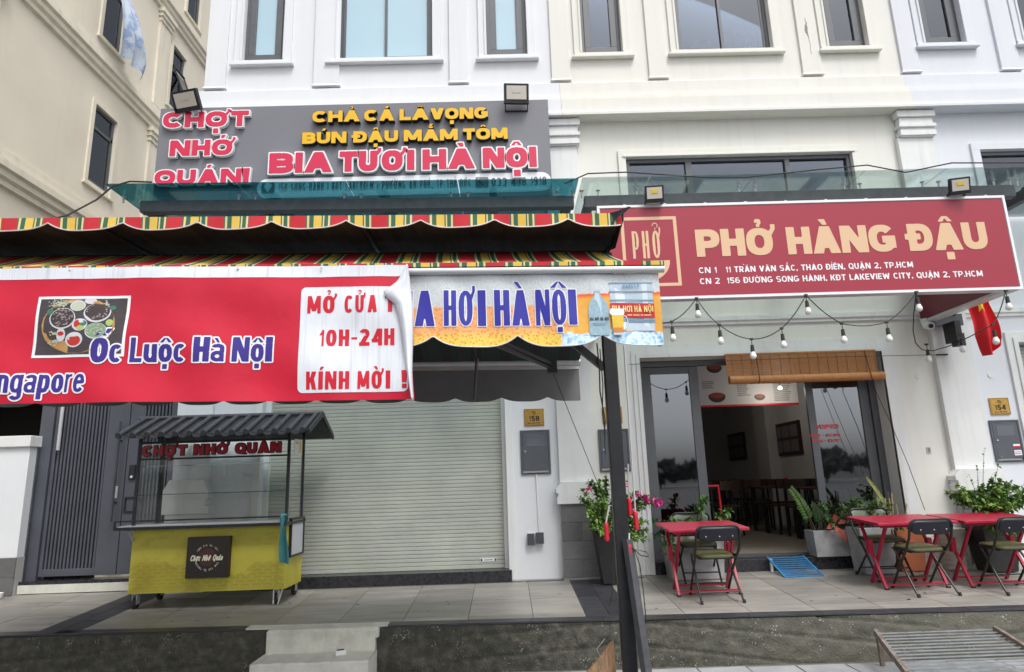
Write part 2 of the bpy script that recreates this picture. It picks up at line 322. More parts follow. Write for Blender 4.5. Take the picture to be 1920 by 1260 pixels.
# ------------------------------------------------------------------ object helpers
OFF = {}   # origin of each thing, so parts can be written in world metres
def thing(name, label, cat, loc=(0, 0, 0), group=None, local=False):
    o = bpy.data.objects.new(name, None); o.empty_display_size = .1; COL.objects.link(o); o.location = loc
    o['label'] = label; o['category'] = cat
    if group: o['group'] = group
    OFF[o.name] = Vector((0, 0, 0)) if local else Vector(loc)
    return o
class MB:
    def __init__(s): s.v = []; s.f = []; s.mi = []; s.cur = 0; s.u = None
    def face(s, idx): s.f.append(idx); s.mi.append(s.cur)
    def quad(s, *p):
        b = len(s.v); s.v += [tuple(q) for q in p]; s.face(tuple(range(b, b + len(p)))); return s
    def box(s, x0, x1, y0, y1, z0, z1):
        b = len(s.v); s.v += [(x, y, z) for z in (z0, z1) for y in (y0, y1) for x in (x0, x1)]
        for q in ((0, 2, 3, 1), (4, 5, 7, 6), (0, 1, 5, 4), (2, 6, 7, 3), (0, 4, 6, 2), (1, 3, 7, 5)): s.face(tuple(b + i for i in q))
        return s
    def boxr(s, c, size, M):
        b = len(s.v); hx, hy, hz = [q / 2 for q in size]
        for z in (-hz, hz):
            for y in (-hy, hy):
                for x in (-hx, hx): s.v.append(tuple(Vector(c) + M @ Vector((x, y, z))))
        for q in ((0, 2, 3, 1), (4, 5, 7, 6), (0, 1, 5, 4), (2, 6, 7, 3), (0, 4, 6, 2), (1, 3, 7, 5)): s.face(tuple(b + i for i in q))
        return s
    def beam(s, a, b_, w, h=None):
        a = Vector(a); b_ = Vector(b_); d = b_ - a; M = d.to_track_quat('Z', 'Y').to_matrix()
        return s.boxr((a + b_) / 2, (w, h or w, d.length), M)
    def tube(s, pts, r, n=8, caps=True):
        pts = [Vector(p) for p in pts]; rings = []
        rr = r if isinstance(r, (list, tuple)) else [r] * len(pts)
        nrm = None
        for i, p in enumerate(pts):
            t = (pts[min(i + 1, len(pts) - 1)] - pts[max(i - 1, 0)]).normalized()
            if nrm is None: nrm = t.orthogonal().normalized()
            else:
                nrm = nrm - t * nrm.dot(t)
                nrm = nrm.normalized() if nrm.length > 1e-5 else t.orthogonal().normalized()
            bn = t.cross(nrm); b = len(s.v)
            for k in range(n):
                a = 2 * math.pi * k / n; s.v.append(tuple(p + (nrm * math.cos(a) + bn * math.sin(a)) * rr[i]))
            rings.append(b)
        for i in range(len(rings) - 1):
            for k in range(n):
                k2 = (k + 1) % n; s.face((rings[i] + k, rings[i] + k2, rings[i + 1] + k2, rings[i + 1] + k))
        if caps: s.face(tuple(rings[0] + k for k in range(n))[::-1]); s.face(tuple(rings[-1] + k for k in range(n)))
        return s
    def cyl(s, c, r, h, n=16, r2=None, axis='Z'):
        c = Vector(c); e = {'X': Vector((h, 0, 0)), 'Y': Vector((0, h, 0)), 'Z': Vector((0, 0, h))}[axis]
        return s.tube([c, c + e], [r, r if r2 is None else r2], n)
    def lathe(s, c, prof, n=20):
        c = Vector(c); b = len(s.v)
        for r, z in prof:
            for k in range(n):
                a = 2 * math.pi * k / n; s.v.append((c.x + r * math.cos(a), c.y + r * math.sin(a), c.z + z))
        for i in range(len(prof) - 1):
            for k in range(n):
                k2 = (k + 1) % n; s.face((b + i * n + k, b + i * n + k2, b + (i + 1) * n + k2, b + (i + 1) * n + k))
        return s
    def prism(s, prof, x0, x1):
        """profile of (y,z) points extruded along X"""
        b = len(s.v); n = len(prof)
        for x in (x0, x1): s.v += [(x, y, z) for y, z in prof]
        for i in range(n): j = (i + 1) % n; s.face((b + i, b + j, b + n + j, b + n + i))
        s.face(tuple(b + i for i in range(n))[::-1]); s.face(tuple(b + n + i for i in range(n))); return s
    def plate(s, poly, y0, y1):
        """polygon of (x,z) points extruded along Y"""
        b = len(s.v); n = len(poly)
        for y in (y0, y1): s.v += [(x, y, z) for x, z in poly]
        for i in range(n): j = (i + 1) % n; s.face((b + i, b + j, b + n + j, b + n + i))
        s.face(tuple(b + i for i in range(n))); s.face(tuple(b + n + i for i in range(n))[::-1]); return s
    def grid(s, fn, nu, nv):
        b = len(s.v)
        for j in range(nv + 1):
            for i in range(nu + 1): s.v.append(tuple(fn(i / nu, j / nv)))
        for j in range(nv):
            for i in range(nu): a = b + j * (nu + 1) + i; s.face((a, a + 1, a + nu + 2, a + nu + 1))
        return s
def part(name, mb, m, parent=None, smooth=False, bevel=0, kind=None, fix=True, solid=0):
    me = bpy.data.meshes.new(name)
    root = parent
    while root is not None and root.parent is not None: root = root.parent
    off = OFF.get(root.name, Vector((0, 0, 0))) if root is not None else Vector((0, 0, 0))
    me.from_pydata([(x - off.x, y - off.y, z - off.z) for x, y, z in mb.v], [], mb.f)
    for q in (m if isinstance(m, (list, tuple)) else [m]): me.materials.append(MATS[q])
    if isinstance(m, (list, tuple)) and len(m) > 1: me.polygons.foreach_set('material_index', mb.mi)
    if fix:
        bm = bmesh.new(); bm.from_mesh(me); bmesh.ops.recalc_face_normals(bm, faces=bm.faces); bm.to_mesh(me); bm.free()
    if smooth:
        me.polygons.foreach_set('use_smooth', [True] * len(me.polygons))
        if smooth != 'all':
            try: me.set_sharp_from_angle(angle=R(40))
            except Exception: pass
    if mb.u is not None:
        at = me.attributes.new('stripe_u', 'FLOAT', 'POINT'); at.data.foreach_set('value', mb.u)
    me.update()
    o = bpy.data.objects.new(name, me); COL.objects.link(o); o.parent = parent
    if bevel:
        b = o.modifiers.new('bevel', 'BEVEL'); b.width = bevel; b.segments = 2; b.limit_method = 'ANGLE'
    if solid:
        b = o.modifiers.new('solid', 'SOLIDIFY'); b.thickness = solid; b.offset = 0
    if kind: o['kind'] = kind
    return o
def single(name, mb, m, label, cat, group=None, **k):
    o = part(name, mb, m, None, **k)
    if label: o['label'] = label; o['category'] = cat
    if group: o['group'] = group
    return o
def struct(name, mb, m, **k): return part(name, mb, m, None, kind='structure', **k)
def copy_tree(o, parent=None):
    c = o.copy(); COL.objects.link(c); c.parent = parent
    if o.parent is None: OFF[c.name] = OFF.get(o.name, Vector((0, 0, 0)))
    for ch in list(o.children): copy_tree(ch, c)
    return c

# ------------------------------------------------------------------ lettering: outlines sampled on a grid and contoured
_gc = {}
def glyph(ch):
    if ch in _gc: return _gc[ch]
    c = bpy.data.curves.new('glyph_source', 'FONT'); c.body = ch
    o = bpy.data.objects.new('glyph_source', c); COL.objects.link(o)
    dg = bpy.context.evaluated_depsgraph_get(); dg.update()
    oe = o.evaluated_get(dg); cu = oe.to_curve(dg); loops = []
    for s in cu.splines:
        bp = s.bezier_points; n = len(bp); L = []
        for i in range(n):
            p0 = bp[i].co.xy; h0 = bp[i].handle_right.xy; h1 = bp[(i + 1) % n].handle_left.xy; p1 = bp[(i + 1) % n].co.xy
            for k in range(5):
                t = k / 5; L.append(tuple(p0 * (1 - t) ** 3 + 3 * h0 * t * (1 - t) ** 2 + 3 * h1 * t * t * (1 - t) + p1 * t ** 3))
        if len(L) > 2: loops.append(np.array(L))
    oe.to_curve_clear(); bpy.data.objects.remove(o); bpy.data.curves.remove(c)
    _gc[ch] = loops; return loops
def base_char(ch):
    import unicodedata
    if ch == 'Đ': return 'D'
    return unicodedata.normalize('NFD', ch)[0]
CAP = max(p[:, 1].max() for p in glyph('H')) 
# build horned and barred letters from plain ones so every outline is clean
def vglyph(ch):
    import unicodedata
    if ch in 'Đ':
        L = list(glyph('D')); h = CAP; x0 = min(p[:, 0].min() for p in L)
        L.append(np.array([(x0 - .10, h * .46), (x0 + .24, h * .46), (x0 + .24, h * .52), (x0 - .10, h * .52)])); return L
    d = unicodedata.normalize('NFD', ch)
    if '\u031b' in d:
        b = unicodedata.normalize('NFC', d.replace('\u031b', '')); L = list(glyph(b)); up = d[0].isupper()
        base = glyph(d[0]); x1 = max(p[:, 0].max() for p in base); h = CAP if up else CAP * .68
        k = 1.0 if d[0] in 'Oo' else 1.12
        L.append(np.array([(x1 - .07, h * .82), (x1 - .02, h * .80), (x1 + .10, h * 1.02), (x1 + .10, h * 1.12), (x1 + .035, h * 1.12), (x1 + .03, h * .98)])); return L
    return list(glyph(ch))
def contour(loops, d, cell, pw=2.0):
    allp = np.concatenate(loops); lo = allp.min(0) - d - cell * 1.6; hi = allp.max(0) + d + cell * 1.6
    nx = int(math.ceil((hi[0] - lo[0]) / cell)) + 1; ny = int(math.ceil((hi[1] - lo[1]) / cell)) + 1
    gx = lo[0] + np.arange(nx) * cell; gy = lo[1] + np.arange(ny) * cell
    PX, PY = np.meshgrid(gx, gy); P_ = np.stack([PX.ravel(), PY.ravel()], 1)
    best = np.full(len(P_), 1e9); wn = np.zeros(len(P_))
    for L in loops:
        A = L; B = np.roll(L, -1, 0); D = B - A; ll = (D ** 2).sum(1); ok = ll > 1e-14; A, B, D, ll = A[ok], B[ok], D[ok], ll[ok]
        V = P_[:, None, :] - A[None]; t = np.clip((V * D[None]).sum(2) / ll[None], 0, 1); Q = V - t[..., None] * D[None]
        dist = (np.abs(Q[..., 0]) ** pw + np.abs(Q[..., 1]) ** pw) ** (1 / pw) if pw != 2 else np.sqrt((Q ** 2).sum(2))
        best = np.minimum(best, dist.min(1))
        y = P_[:, 1][:, None]; cr = D[None, :, 0] * V[..., 1] - D[None, :, 1] * V[..., 0]
        upm = (A[None, :, 1] <= y) & (B[None, :, 1] > y) & (cr > 0); dn = (A[None, :, 1] > y) & (B[None, :, 1] <= y) & (cr < 0)
        w = (upm.astype(int) - dn.astype(int)).sum(1)
        wn += w
    sd = np.where(wn != 0, -best, best) - d
    return gx, gy, sd.reshape(ny, nx)
def march(gx, gy, F, run=10 ** 6):
    """polygons of the region F<0 and its boundary segments"""
    polys = []; segs = []; ny, nx = F.shape; I = F < 0
    full = I[:-1, :-1] & I[1:, :-1] & I[:-1, 1:] & I[1:, 1:]; anyc = I[:-1, :-1] | I[1:, :-1] | I[:-1, 1:] | I[1:, 1:]
    for j in range(ny - 1):
        i = 0
        while i < nx - 1:
            if full[j, i]:
                k = i
                while k < nx - 1 and full[j, k] and k - i < run: k += 1
                polys.append([(gx[i], gy[j]), (gx[k], gy[j]), (gx[k], gy[j + 1]), (gx[i], gy[j + 1])]); i = k; continue
            if anyc[j, i]:
                c = [(i, j), (i + 1, j), (i + 1, j + 1), (i, j + 1)]; pl = []; cr = []
                for a in range(4):
                    p, q = c[a], c[(a + 1) % 4]; fp, fq = F[p[1], p[0]], F[q[1], q[0]]
                    if fp < 0: pl.append((gx[p[0]], gy[p[1]]))
                    if (fp < 0) != (fq < 0):
                        t = fp / (fp - fq); pt = (gx[p[0]] + t * (gx[q[0]] - gx[p[0]]), gy[p[1]] + t * (gy[q[1]] - gy[p[1]])); pl.append(pt); cr.append((pt, fp < 0))
                if len(pl) >= 3: polys.append(pl)
                if len(cr) == 2: segs.append((cr[0][0], cr[1][0]) if cr[0][1] else (cr[1][0], cr[0][0]))
            i += 1
    return polys, segs
import unicodedata
def _sup(cx, cy, rx, ry, a, e):
    c, s_ = math.cos(a), math.sin(a); return (cx + rx * math.copysign(abs(c) ** (2 / e), c), cy + ry * math.copysign(abs(s_) ** (2 / e), s_))
def ring(cx, cy, rx, ry, a0, a1, t, e=2.4, n=None, th=None):
    n = n or max(6, int(abs(a1 - a0) / 9)); th = th or t; o = []; i_ = []
    for k in range(n + 1):
        a = R(a0 + (a1 - a0) * k / n); o.append(_sup(cx, cy, rx, ry, a, e)); i_.append(_sup(cx, cy, max(rx - t, .001), max(ry - th, .001), a, e))
    return [[o[k], o[k + 1], i_[k + 1], i_[k]] for k in range(n)]
def strokes(ch, w, h, t):
    """capital and small letters as overlapping flat-ended strokes in a box w x h"""
    th = t * .86; a = t * .60
    V = lambda x, y0=0, y1=h: [[(x, y0), (x + t, y0), (x + t, y1), (x, y1)]]
    B = lambda y, x0=0, x1=w: [[(x0, y), (x1, y), (x1, y + th), (x0, y + th)]]
    D = lambda x0, y0, x1, y1, q=a: [[(x0 - q, y0), (x0 + q, y0), (x1 + q, y1), (x1 - q, y1)]]
    O = lambda a0=0, a1=360, hh=h, y=0: ring(w / 2, y + hh / 2, w / 2, hh / 2, a0, a1, t, th=th)
    if ch == 'A': return D(a, 0, w / 2, h) + D(w - a, 0, w / 2, h) + B(h * .20, w * .22, w * .78)
    if ch == 'B': r1 = (h + th) / 4; return V(0) + B(0, 0, w * .55) + B(h / 2 - th / 2, 0, w * .55) + B(h - th, 0, w * .5) + ring(w * .5, h - r1, w * .47, r1, -90, 90, t, th=th) + ring(w * .52, r1, w * .48, r1, -90, 90, t, th=th)
    if ch == 'C': return O(42, 318)
    if ch == 'D': return V(0) + B(0, 0, w * .5) + B(h - th, 0, w * .5) + ring(w * .45, h / 2, w * .55, h / 2, -90, 90, t, th=th)
    if ch == 'E': return V(0) + B(0) + B(h - th) + B(h / 2 - th / 2, 0, w * .92)
    if ch == 'F': return V(0) + B(h - th) + B(h * .42, 0, w * .9)
    if ch == 'G': return O(42, 330) + [[(w * .52, h * .34), (w, h * .34), (w, h * .34 + th), (w * .52, h * .34 + th)]] + [[(w - t, h * .14), (w, h * .14), (w, h * .45), (w - t, h * .45)]]
    if ch == 'H': return V(0) + V(w - t) + B(h / 2 - th / 2)
    if ch == 'I': return V(w / 2 - t / 2)
    if ch == 'K': return V(0) + D(t * .7 + a, h * .38, w - a, h) + D(w - a * .9, 0, t + a, h * .58)
    if ch == 'L': return V(0) + B(0)
    if ch == 'M': return V(0) + V(w - t) + D(a, h, w / 2, h * .12) + D(w - a, h, w / 2, h * .12)
    if ch == 'N': return V(0) + V(w - t) + D(a * 1.05, h, w - a * 1.05, 0, a * 1.05)
    if ch == 'O' or ch == '0': return O()
    if ch == 'P': return V(0) + B(h - th, 0, w * .55) + B(h * .32, 0, w * .55) + ring(w * .5, h * .66, w * .5, h * .34, -90, 90, t, th=th)
    if ch == 'Q': return O() + D(w * .62, h * .30, w * .93, -h * .06, a * .8)
    if ch == 'R': return V(0) + B(h - th, 0, w * .55) + B(h * .36, 0, w * .55) + ring(w * .5, h * .68, w * .47, h * .32, -90, 90, t, th=th) + D(w - a, 0, w * .5, h * .42)
    if ch == 'S': r1 = (h + th) / 4; return ring(w / 2, h - r1, w / 2, r1, 25, 270, t, th=th) + ring(w / 2, r1, w / 2, r1, -155, 90, t, th=th)
    if ch == 'T': return B(h - th) + V(w / 2 - t / 2)
    if ch == 'U': return [[(0, h * .4), (t, h * .4), (t, h), (0, h)], [(w - t, h * .4), (w, h * .4), (w, h), (w - t, h)]] + ring(w / 2, h * .42, w / 2, h * .42, 180, 360, t, th=th)
    if ch == 'V': return D(w / 2, 0, a, h) + D(w / 2, 0, w - a, h)
    if ch == 'W': return D(w * .28, 0, a, h) + D(w * .28, 0, w / 2, h * .9, a * .8) + D(w * .72, 0, w / 2, h * .9, a * .8) + D(w * .72, 0, w - a, h)
    if ch == 'X': return D(a, 0, w - a, h) + D(w - a, 0, a, h)
    if ch == 'Y': return D(w / 2, h * .38, a, h) + D(w / 2, h * .38, w - a, h) + V(w / 2 - t / 2, 0, h * .48)
    if ch == '1': return V(w - t) + D(a, h * .66, w - t * .6, h * .93, a * .9)
    if ch == '2': r1 = h * .30; return ring(w / 2, h - r1, w / 2, r1, -25, 160, t, th=th) + D(a * 1.1, th * .5, w - a * 1.15, h * .60, a) + B(0)
    if ch == '3': r1 = (h + th) / 4; return ring(w / 2, h - r1, w / 2, r1, -90, 155, t, th=th) + ring(w / 2, r1, w / 2, r1, -155, 90, t, th=th)
    if ch == '4': return V(w * .62) + B(h * .20) + D(a * .8, h * .24, w * .62 + a * .4, h, a * .8)
    if ch == '5': r1 = h * .32; return B(h - th, t * .3, w * .93) + [[(0.05 * w, h * .46), (0.05 * w + t, h * .46), (t * 1.25, h), (t * .3, h)]] + ring(w / 2, r1, w / 2, r1, -155, 120, t, th=th)
    if ch == '6': r1 = h * .32; return ring(w / 2, r1, w / 2, r1, 0, 360, t, th=th) + ring(w / 2, h / 2, w / 2, h / 2, 50, 200, t, th=th)
    if ch == '8': r1 = (h + th) / 4; return ring(w / 2, h - r1, w * .46, r1, 0, 360, t, th=th) + ring(w / 2, r1, w / 2, r1, 0, 360, t, th=th)
    if ch == '9': r1 = h * .32; return ring(w / 2, h - r1, w / 2, r1, 0, 360, t, th=th) + ring(w / 2, h / 2, w / 2, h / 2, -130, 20, t, th=th)
    if ch == ',': return [[(0, 0), (t, 0), (t, t), (0, t)], [(t * .35, -t * .7), (t, 0), (t * .3, 0)]]
    if ch == '.': return [[(0, 0), (t, 0), (t, t), (0, t)]]
    if ch == ':': return [[(0, 0), (t, 0), (t, t), (0, t)], [(0, h * .5), (t, h * .5), (t, h * .5 + t), (0, h * .5 + t)]]
    if ch == '!': return [[(0, h * .32), (t, h * .32), (t * 1.15, h), (-t * .15, h)], [(0, 0), (t, 0), (t, t * .95), (0, t * .95)]]
    if ch in '–-': return B(h * .40)
    if ch == '(': return ring(w * 1.3, h / 2, w * 1.3, h * .6, 130, 230, t, th=t)
    if ch == ')': return ring(-w * .3, h / 2, w * 1.3, h * .6, -50, 50, t, th=t)
    x = h * .72
    if ch == 'o': return O(0, 360, x)
    if ch == 'c': return O(45, 315, x)
    if ch == 'e': return O(0, 322, x) + B(x * .46, t * .5, w - t * .3)
    if ch == 'a': return V(w - t, 0, x * .72) + ring(w / 2, x * .72, w / 2, x * .28, 0, 160, t, th=th) + ring(w / 2, x * .30, w / 2, x * .30, 0, 360, t, th=th)
    if ch == 'n': return V(0, 0, x) + V(w - t, 0, x * .6) + ring(w / 2, x * .6, w / 2, x * .4, 0, 180, t, th=th)
    if ch == 'u': return V(w - t, 0, x) + [[(0, x * .4), (t, x * .4), (t, x), (0, x)]] + ring(w / 2, x * .42, w / 2, x * .42, 180, 360, t, th=th)
    if ch == 'r': return V(0, 0, x) + ring(w * .75, x * .58, w * .75, x * .42, 75, 175, t, th=th)
    if ch == 'i': return V(w / 2 - t / 2, 0, x) + [[(w / 2 - t / 2, h - t * .9), (w / 2 + t / 2, h - t * .9), (w / 2 + t / 2, h), (w / 2 - t / 2, h)]]
    if ch == 'p': return V(0, -h * .26, x) + O(0, 360, x)
    if ch == 'g': return O(0, 360, x) + V(w - t, -h * .06, x) + ring(w / 2, -h * .06, w / 2, h * .22, 200, 360, t, th=th)
    if ch == '7': return B(h - th) + D(w * .35, 0, w - a, h)
    return strokes(ch.upper(), w, h * .8, t) if ch.isalpha() and ch.islower() else [[(0, 0), (t, 0), (t, t)]]
WID = {'I': 0, 'M': 1.12, 'W': 1.35, 'L': .68, 'E': .74, 'F': .72, 'T': .82, '1': .42, '!': 0, '.': 0, ',': 0, ':': 0, '(': .25, ')': .25, '-': .42, '–': .5, 'i': 0, 'r': .46, 'c': .68, 'a': .72, 'e': .74, 'o': .76, 'n': .74, 'u': .74, 'p': .76, 'g': .76, 'O': .98, 'Q': .98, 'G': .98, 'C': .92, 'A': 1.0, 'V': .98, 'N': .98}
def accent(marks, w, h, t, top):
    """tone marks and horns as small polygons above (or below) the letter"""
    out = []; c = w / 2; y = top + t * .30; m = t * .58; q = h * .19
    if '\u0302' in marks: out += [[(c - q * 1.25, y), (c - q * .5, y), (c + m * .1, y + q * .95), (c - m * .55, y + q * .95)], [(c + q * .5, y), (c + q * 1.25, y), (c + m * .55, y + q * .95), (c - m * .1, y + q * .95)]]; hy = y + q * .55; cx = c + q * 1.35
    elif '\u0306' in marks: out += ring(c, y + q * .85, q * 1.05, q * .85, 185, 355, m * .8); hy = y + q * 1.0; cx = c
    else: hy = y; cx = c
    if '\u0301' in marks: out.append([(cx - m * .6, hy), (cx + m * .3, hy), (cx + q * .95, hy + q), (cx + q * .95 - m * 1.3, hy + q)])
    if '\u0300' in marks:
        gx = cx if cx == c else c - q * 2.3
        out.append([(gx - m * .3, hy), (gx + m * .6, hy), (gx - q * .95 + m * 1.3, hy + q), (gx - q * .95, hy + q)])
    if '\u0309' in marks: out += ring(cx, hy + q * .85, q * .55, q * .55, -60, 190, m * .65) + [[(cx - m * .3, hy - m * .1), (cx + m * .3, hy - m * .1), (cx + m * .3, hy + q * .45), (cx - m * .3, hy + q * .45)]]
    if '\u0303' in marks: out += ring(cx - q * .55, hy + q * .35, q * .65, q * .5, 20, 180, m * .75) + ring(cx + q * .55, hy + q * .65, q * .65, q * .5, 200, 360, m * .75)
    if '\u0323' in marks: d = t * .46; out.append([(c - d, -t * .38 - 2 * d), (c + d, -t * .38 - 2 * d), (c + d, -t * .38), (c - d, -t * .38)])
    if '\u031b' in marks: out.append([(w - t * .55, top * .80), (w - t * .05, top * .74), (w + t * .48, top * .98), (w + t * .48, top * 1.13), (w - t * .02, top * 1.13), (w - t * .02, top * .97)])
    return out
def ccw(p):
    A = sum(p[i][0] * p[(i + 1) % len(p)][1] - p[(i + 1) % len(p)][0] * p[i][1] for i in range(len(p))); return p if A > 0 else p[::-1]
def layout(text, width, cap, bold, gap, space, old=False):
    """list of (char, loops in metres), x from 0 to width, baseline at 0; stroke thickness follows bold"""
    t = 2 * bold + .085 * cap; items = []; tot = 0; fixed = -gap
    for ch in text:
        if ch == ' ': items.append(None); fixed += space; continue
        d = unicodedata.normalize('NFD', ch); b = 'D' if ch == 'Đ' else d[0]; f = WID.get(b, .88); items.append((ch, b, d[1:], f)); tot += f; fixed += gap + (t if f == 0 else 0) + (t * .35 if '\u031b' in d else 0)
    k = (width - fixed) / tot if tot else 0; out = []; x = 0
    for it in items:
        if it is None: x += space; continue
        ch, b, marks, f = it; w = f * k if f else t; tt = min(t, w * {'M': .25, 'N': .31, 'W': .22, 'K': .36, 'A': .34, 'V': .34, 'B': .38, 'R': .38, 'a': .34, 'e': .34, 'g': .36}.get(b, .40)) if f > .4 else t
        P_ = strokes(b, w, cap, tt)
        if ch == 'Đ': P_ = P_ + [[(-tt * .42, cap * .43), (w * .5, cap * .43), (w * .5, cap * .43 + tt * .7), (-tt * .42, cap * .43 + tt * .7)]]
        top = cap if b.isupper() or b.isdigit() else cap * .72
        if b == 'i' and any(m in '\u0301\u0300' for m in marks): P_ = P_[:1]
        P_ = P_ + accent(marks, w, cap, tt, top)
        out.append((ch, [np.array(ccw(p)) + np.array([x, 0]) for p in P_])); x += w + gap + (t * .35 if '\u031b' in marks else 0)
    return out
def tmesh(loops, grow, cell, y_front, depth, x0, z0, fn=None, mb=None, pw=2.0, slope=0.):
    """letter polygons as a slab facing -Y; fn(x,z)->dy lets print follow a cloth"""
    gx, gy, F = contour(loops, grow, cell, pw); polys, segs = march(gx, gy, F, 5 if fn else 10 ** 6); mb = mb or MB()
    def P3(p, y):
        X = x0 + p[0]; Z = z0 + p[1] + slope * p[0]; return (X, y + (fn(X, Z) if fn else 0), Z)
    for pl in polys: mb.quad(*[P3(p, y_front) for p in pl])
    if depth:
        for a, b in segs: mb.quad(P3(a, y_front), P3(b, y_front), P3(b, y_front + depth), P3(a, y_front + depth))
    return mb
def line_text(text, x0, x1, z0, cap, bold, y, gap=.01, space=.06, cell=None, depth=0, fn=None, mb=None, extra=0., pw=2.0, slope=0.):
    mb = mb or MB()
    for ch, L in layout(text, x1 - x0, cap, bold, gap, space): tmesh(L, extra, cell or cap / 22, y, depth, x0, z0, fn, mb, 2.0, slope)
    return mb
def letters(parent, words, z0, cap, bold, y, depth, gap, mface, mside, border=0., lift=.004, div=26):
    for text, x0, x1 in words:
        for ch, L in layout(text, x1 - x0, cap, bold, gap, .05):
            body = part('letter', tmesh(L, border, cap / div, y, depth, x0, z0, pw=4.0), mside, parent, fix=False)
            part('letter_face', tmesh(L, 0, cap / div, y - lift, lift * .8, x0, z0), mface, body, fix=False)
def script_text(text, x0, x1, z0, cap, bold, y, gap, space, cell, slant=.25):
    """thin slanted hand lettering from the built-in outlines"""
    sy = (cap - 2 * bold) / CAP; items = []; tot = 0; fixed = -gap; mb = MB()
    for ch in text:
        if ch == ' ': items.append(None); fixed += space; continue
        L = vglyph(ch); b = glyph(base_char(ch)); a = min(p[:, 0].min() for p in b); c = max(p[:, 0].max() for p in b); items.append((L, a, c)); tot += c - a; fixed += 2 * bold + gap
    sx = (x1 - x0 - fixed) / tot; x = 0
    for it in items:
        if it is None: x += space; continue
        L, a, c = it; tmesh([np.stack([(p[:, 0] - a) * sx + x + bold + p[:, 1] * sy * slant, p[:, 1] * sy + bold], 1) for p in L], bold, cell, y, 0, x0, z0, None, mb); x += (c - a) * sx + 2 * bold + gap
    return mb

# ------------------------------------------------------------------ ground, street, platform
g = MB().quad((-120, -150, .10), (120, -150, .10), (120, 160, .10), (-120, 160, .10)); struct('ground', g, 'asphalt')
def edgeY(x): return 6.055 - .034 * x
def platz(y): return .585 - .058 * (7.8 - y)
# street pavement slabs near the foot of the bank
pv = bpy.data.objects.new('pavement', None); COL.objects.link(pv); pv['kind'] = 'structure'; OFF['pavement'] = Vector((0, 0, 0))
slab = MB().box(-.195, .195, -.195, .195, 0, .03); first = None
for i in range(-5, 15):
    for j in range(4):
        x = i * .4 + .1; y = 5.66 - .034 * x - j * .4
        if first is None: first = part('paving_slab', slab, 'street_tile', pv, bevel=.003); o = first
        else: o = first.copy(); COL.objects.link(o)
        o.location = (x, y, .10 + rnd.uniform(-.002, .002))
part('joint_bed', MB().quad((-2.2, 3.9, .118), (6, 3.6, .118), (6, 5.75, .118), (-2.2, 6.0, .118)), 'grout', pv)

# platform bed + individually laid floor tiles
pl = bpy.data.objects.new('platform', None); COL.objects.link(pl); pl['kind'] = 'structure'; OFF['platform'] = Vector((0, 0, 0))
bed = MB()
def pz(x, y): return (x, y, platz(y) - .006)
bed.quad(pz(-9, edgeY(-9) + .01), pz(9, edgeY(9) + .01), pz(9, 8.3), pz(-9, 8.3))
part('mortar_bed', bed, 'grout', pl)
tcache = {}
TILT = math.atan(.058)
def tile(x0, x1, y0, y1, m):
    k = (round(x1 - x0, 3), round(y1 - y0, 3), m); gp = .003
    if k not in tcache:
        mb = MB(); hx, hy = (x1 - x0) / 2 - gp, (y1 - y0) / 2 - gp; mb.box(-hx, hx, -hy, hy, -.012, 0)
        o = part('floor_tile', mb, m, pl); tcache[k] = o
    else:
        o = tcache[k].copy(); COL.objects.link(o)
    cy = (y0 + y1) / 2; o.location = ((x0 + x1) / 2, cy, platz(cy) + rnd.uniform(-.0008, .0012)); o.rotation_euler = (TILT, 0, 0); return o
def cuttile(pts, m):
    mb = MB(); n = len(pts); mb.v = [(x, y, platz(y) + .0005) for x, y in pts] + [(x, y, platz(y) - .012) for x, y in pts]
    mb.face(tuple(range(n)))
    for i in range(n): mb.face((i, (i + 1) % n, n + (i + 1) % n, n + i))
    part('floor_tile', mb, m, pl)
T = .5745
rows = [6.29, 6.29 + T, 6.29 + 2 * T, 8.05]
def field(xs, m='tile_beige'):
    for a, b in zip(xs, xs[1:]):
        for r0, r1 in zip(rows, rows[1:]): tile(a, b, r0, r1, m)
        cuttile([(a + .003, edgeY(a) + .105), (b - .003, edgeY(b) + .105), (b - .003, 6.287), (a + .003, 6.287)], m)
field([-3.80 + T * 0, -3.245, -2.67, -2.1, -1.525, -.95, -.375, .2, .662])
field([1.075, 1.52, 2.095, 2.67, 3.245, 3.82, 4.395, 4.97, 5.35, 5.75, 6.3, 6.9, 7.5])
field([-8.5, -7.7, -7.1, -6.5, -5.9, -5.33, -4.76, -4.19])
for (xa, xb, xc) in ((.662, .868, 1.075), (-4.19, -3.995, -3.80)):
    for q, (a, b) in enumerate(((xa, xb), (xb, xc))):
        y = 6.19
        cuttile([(a + .003, edgeY(a) + .105), (b - .003, edgeY(b) + .105), (b - .003, y - .003), (a + .003, y - .003)], 'tile_dark')
        y0 = y; off = .0 if q else .18
        while y0 < 8.0:
            y1 = min(8.05, y0 + (.43 - off)); off = 0; tile(a, b, y0, y1, 'tile_dark'); y0 = y1
x = -8.5
while x < 7.5:                                   # dark granite nosing along the edge
    xe = x + .62
    if not (-2.05 < x + .31 < -1.15):
        cuttile([(x + .002, edgeY(x) - .012), (xe - .002, edgeY(xe) - .012), (xe - .002, edgeY(xe) + .1), (x + .002, edgeY(x) + .1)], 'tile_dark')
    else:
        cuttile([(x + .002, edgeY(x)), (xe - .002, edgeY(xe)), (xe - .002, edgeY(xe) + .1), (x + .002, edgeY(x) + .1)], 'concrete_white')
    x = xe
for (x0, x1) in ((-2.84, .60), (.0, .0), (1.07, 1.5)):    # dark skirting strip at the foot of the walls
    if x1 > x0:
        q = x0
        while q < x1 - .01:
            w = min(.6, x1 - q); tile(q, q + w, 7.66, 7.72, 'tile_dark').location.z += .002; q += w

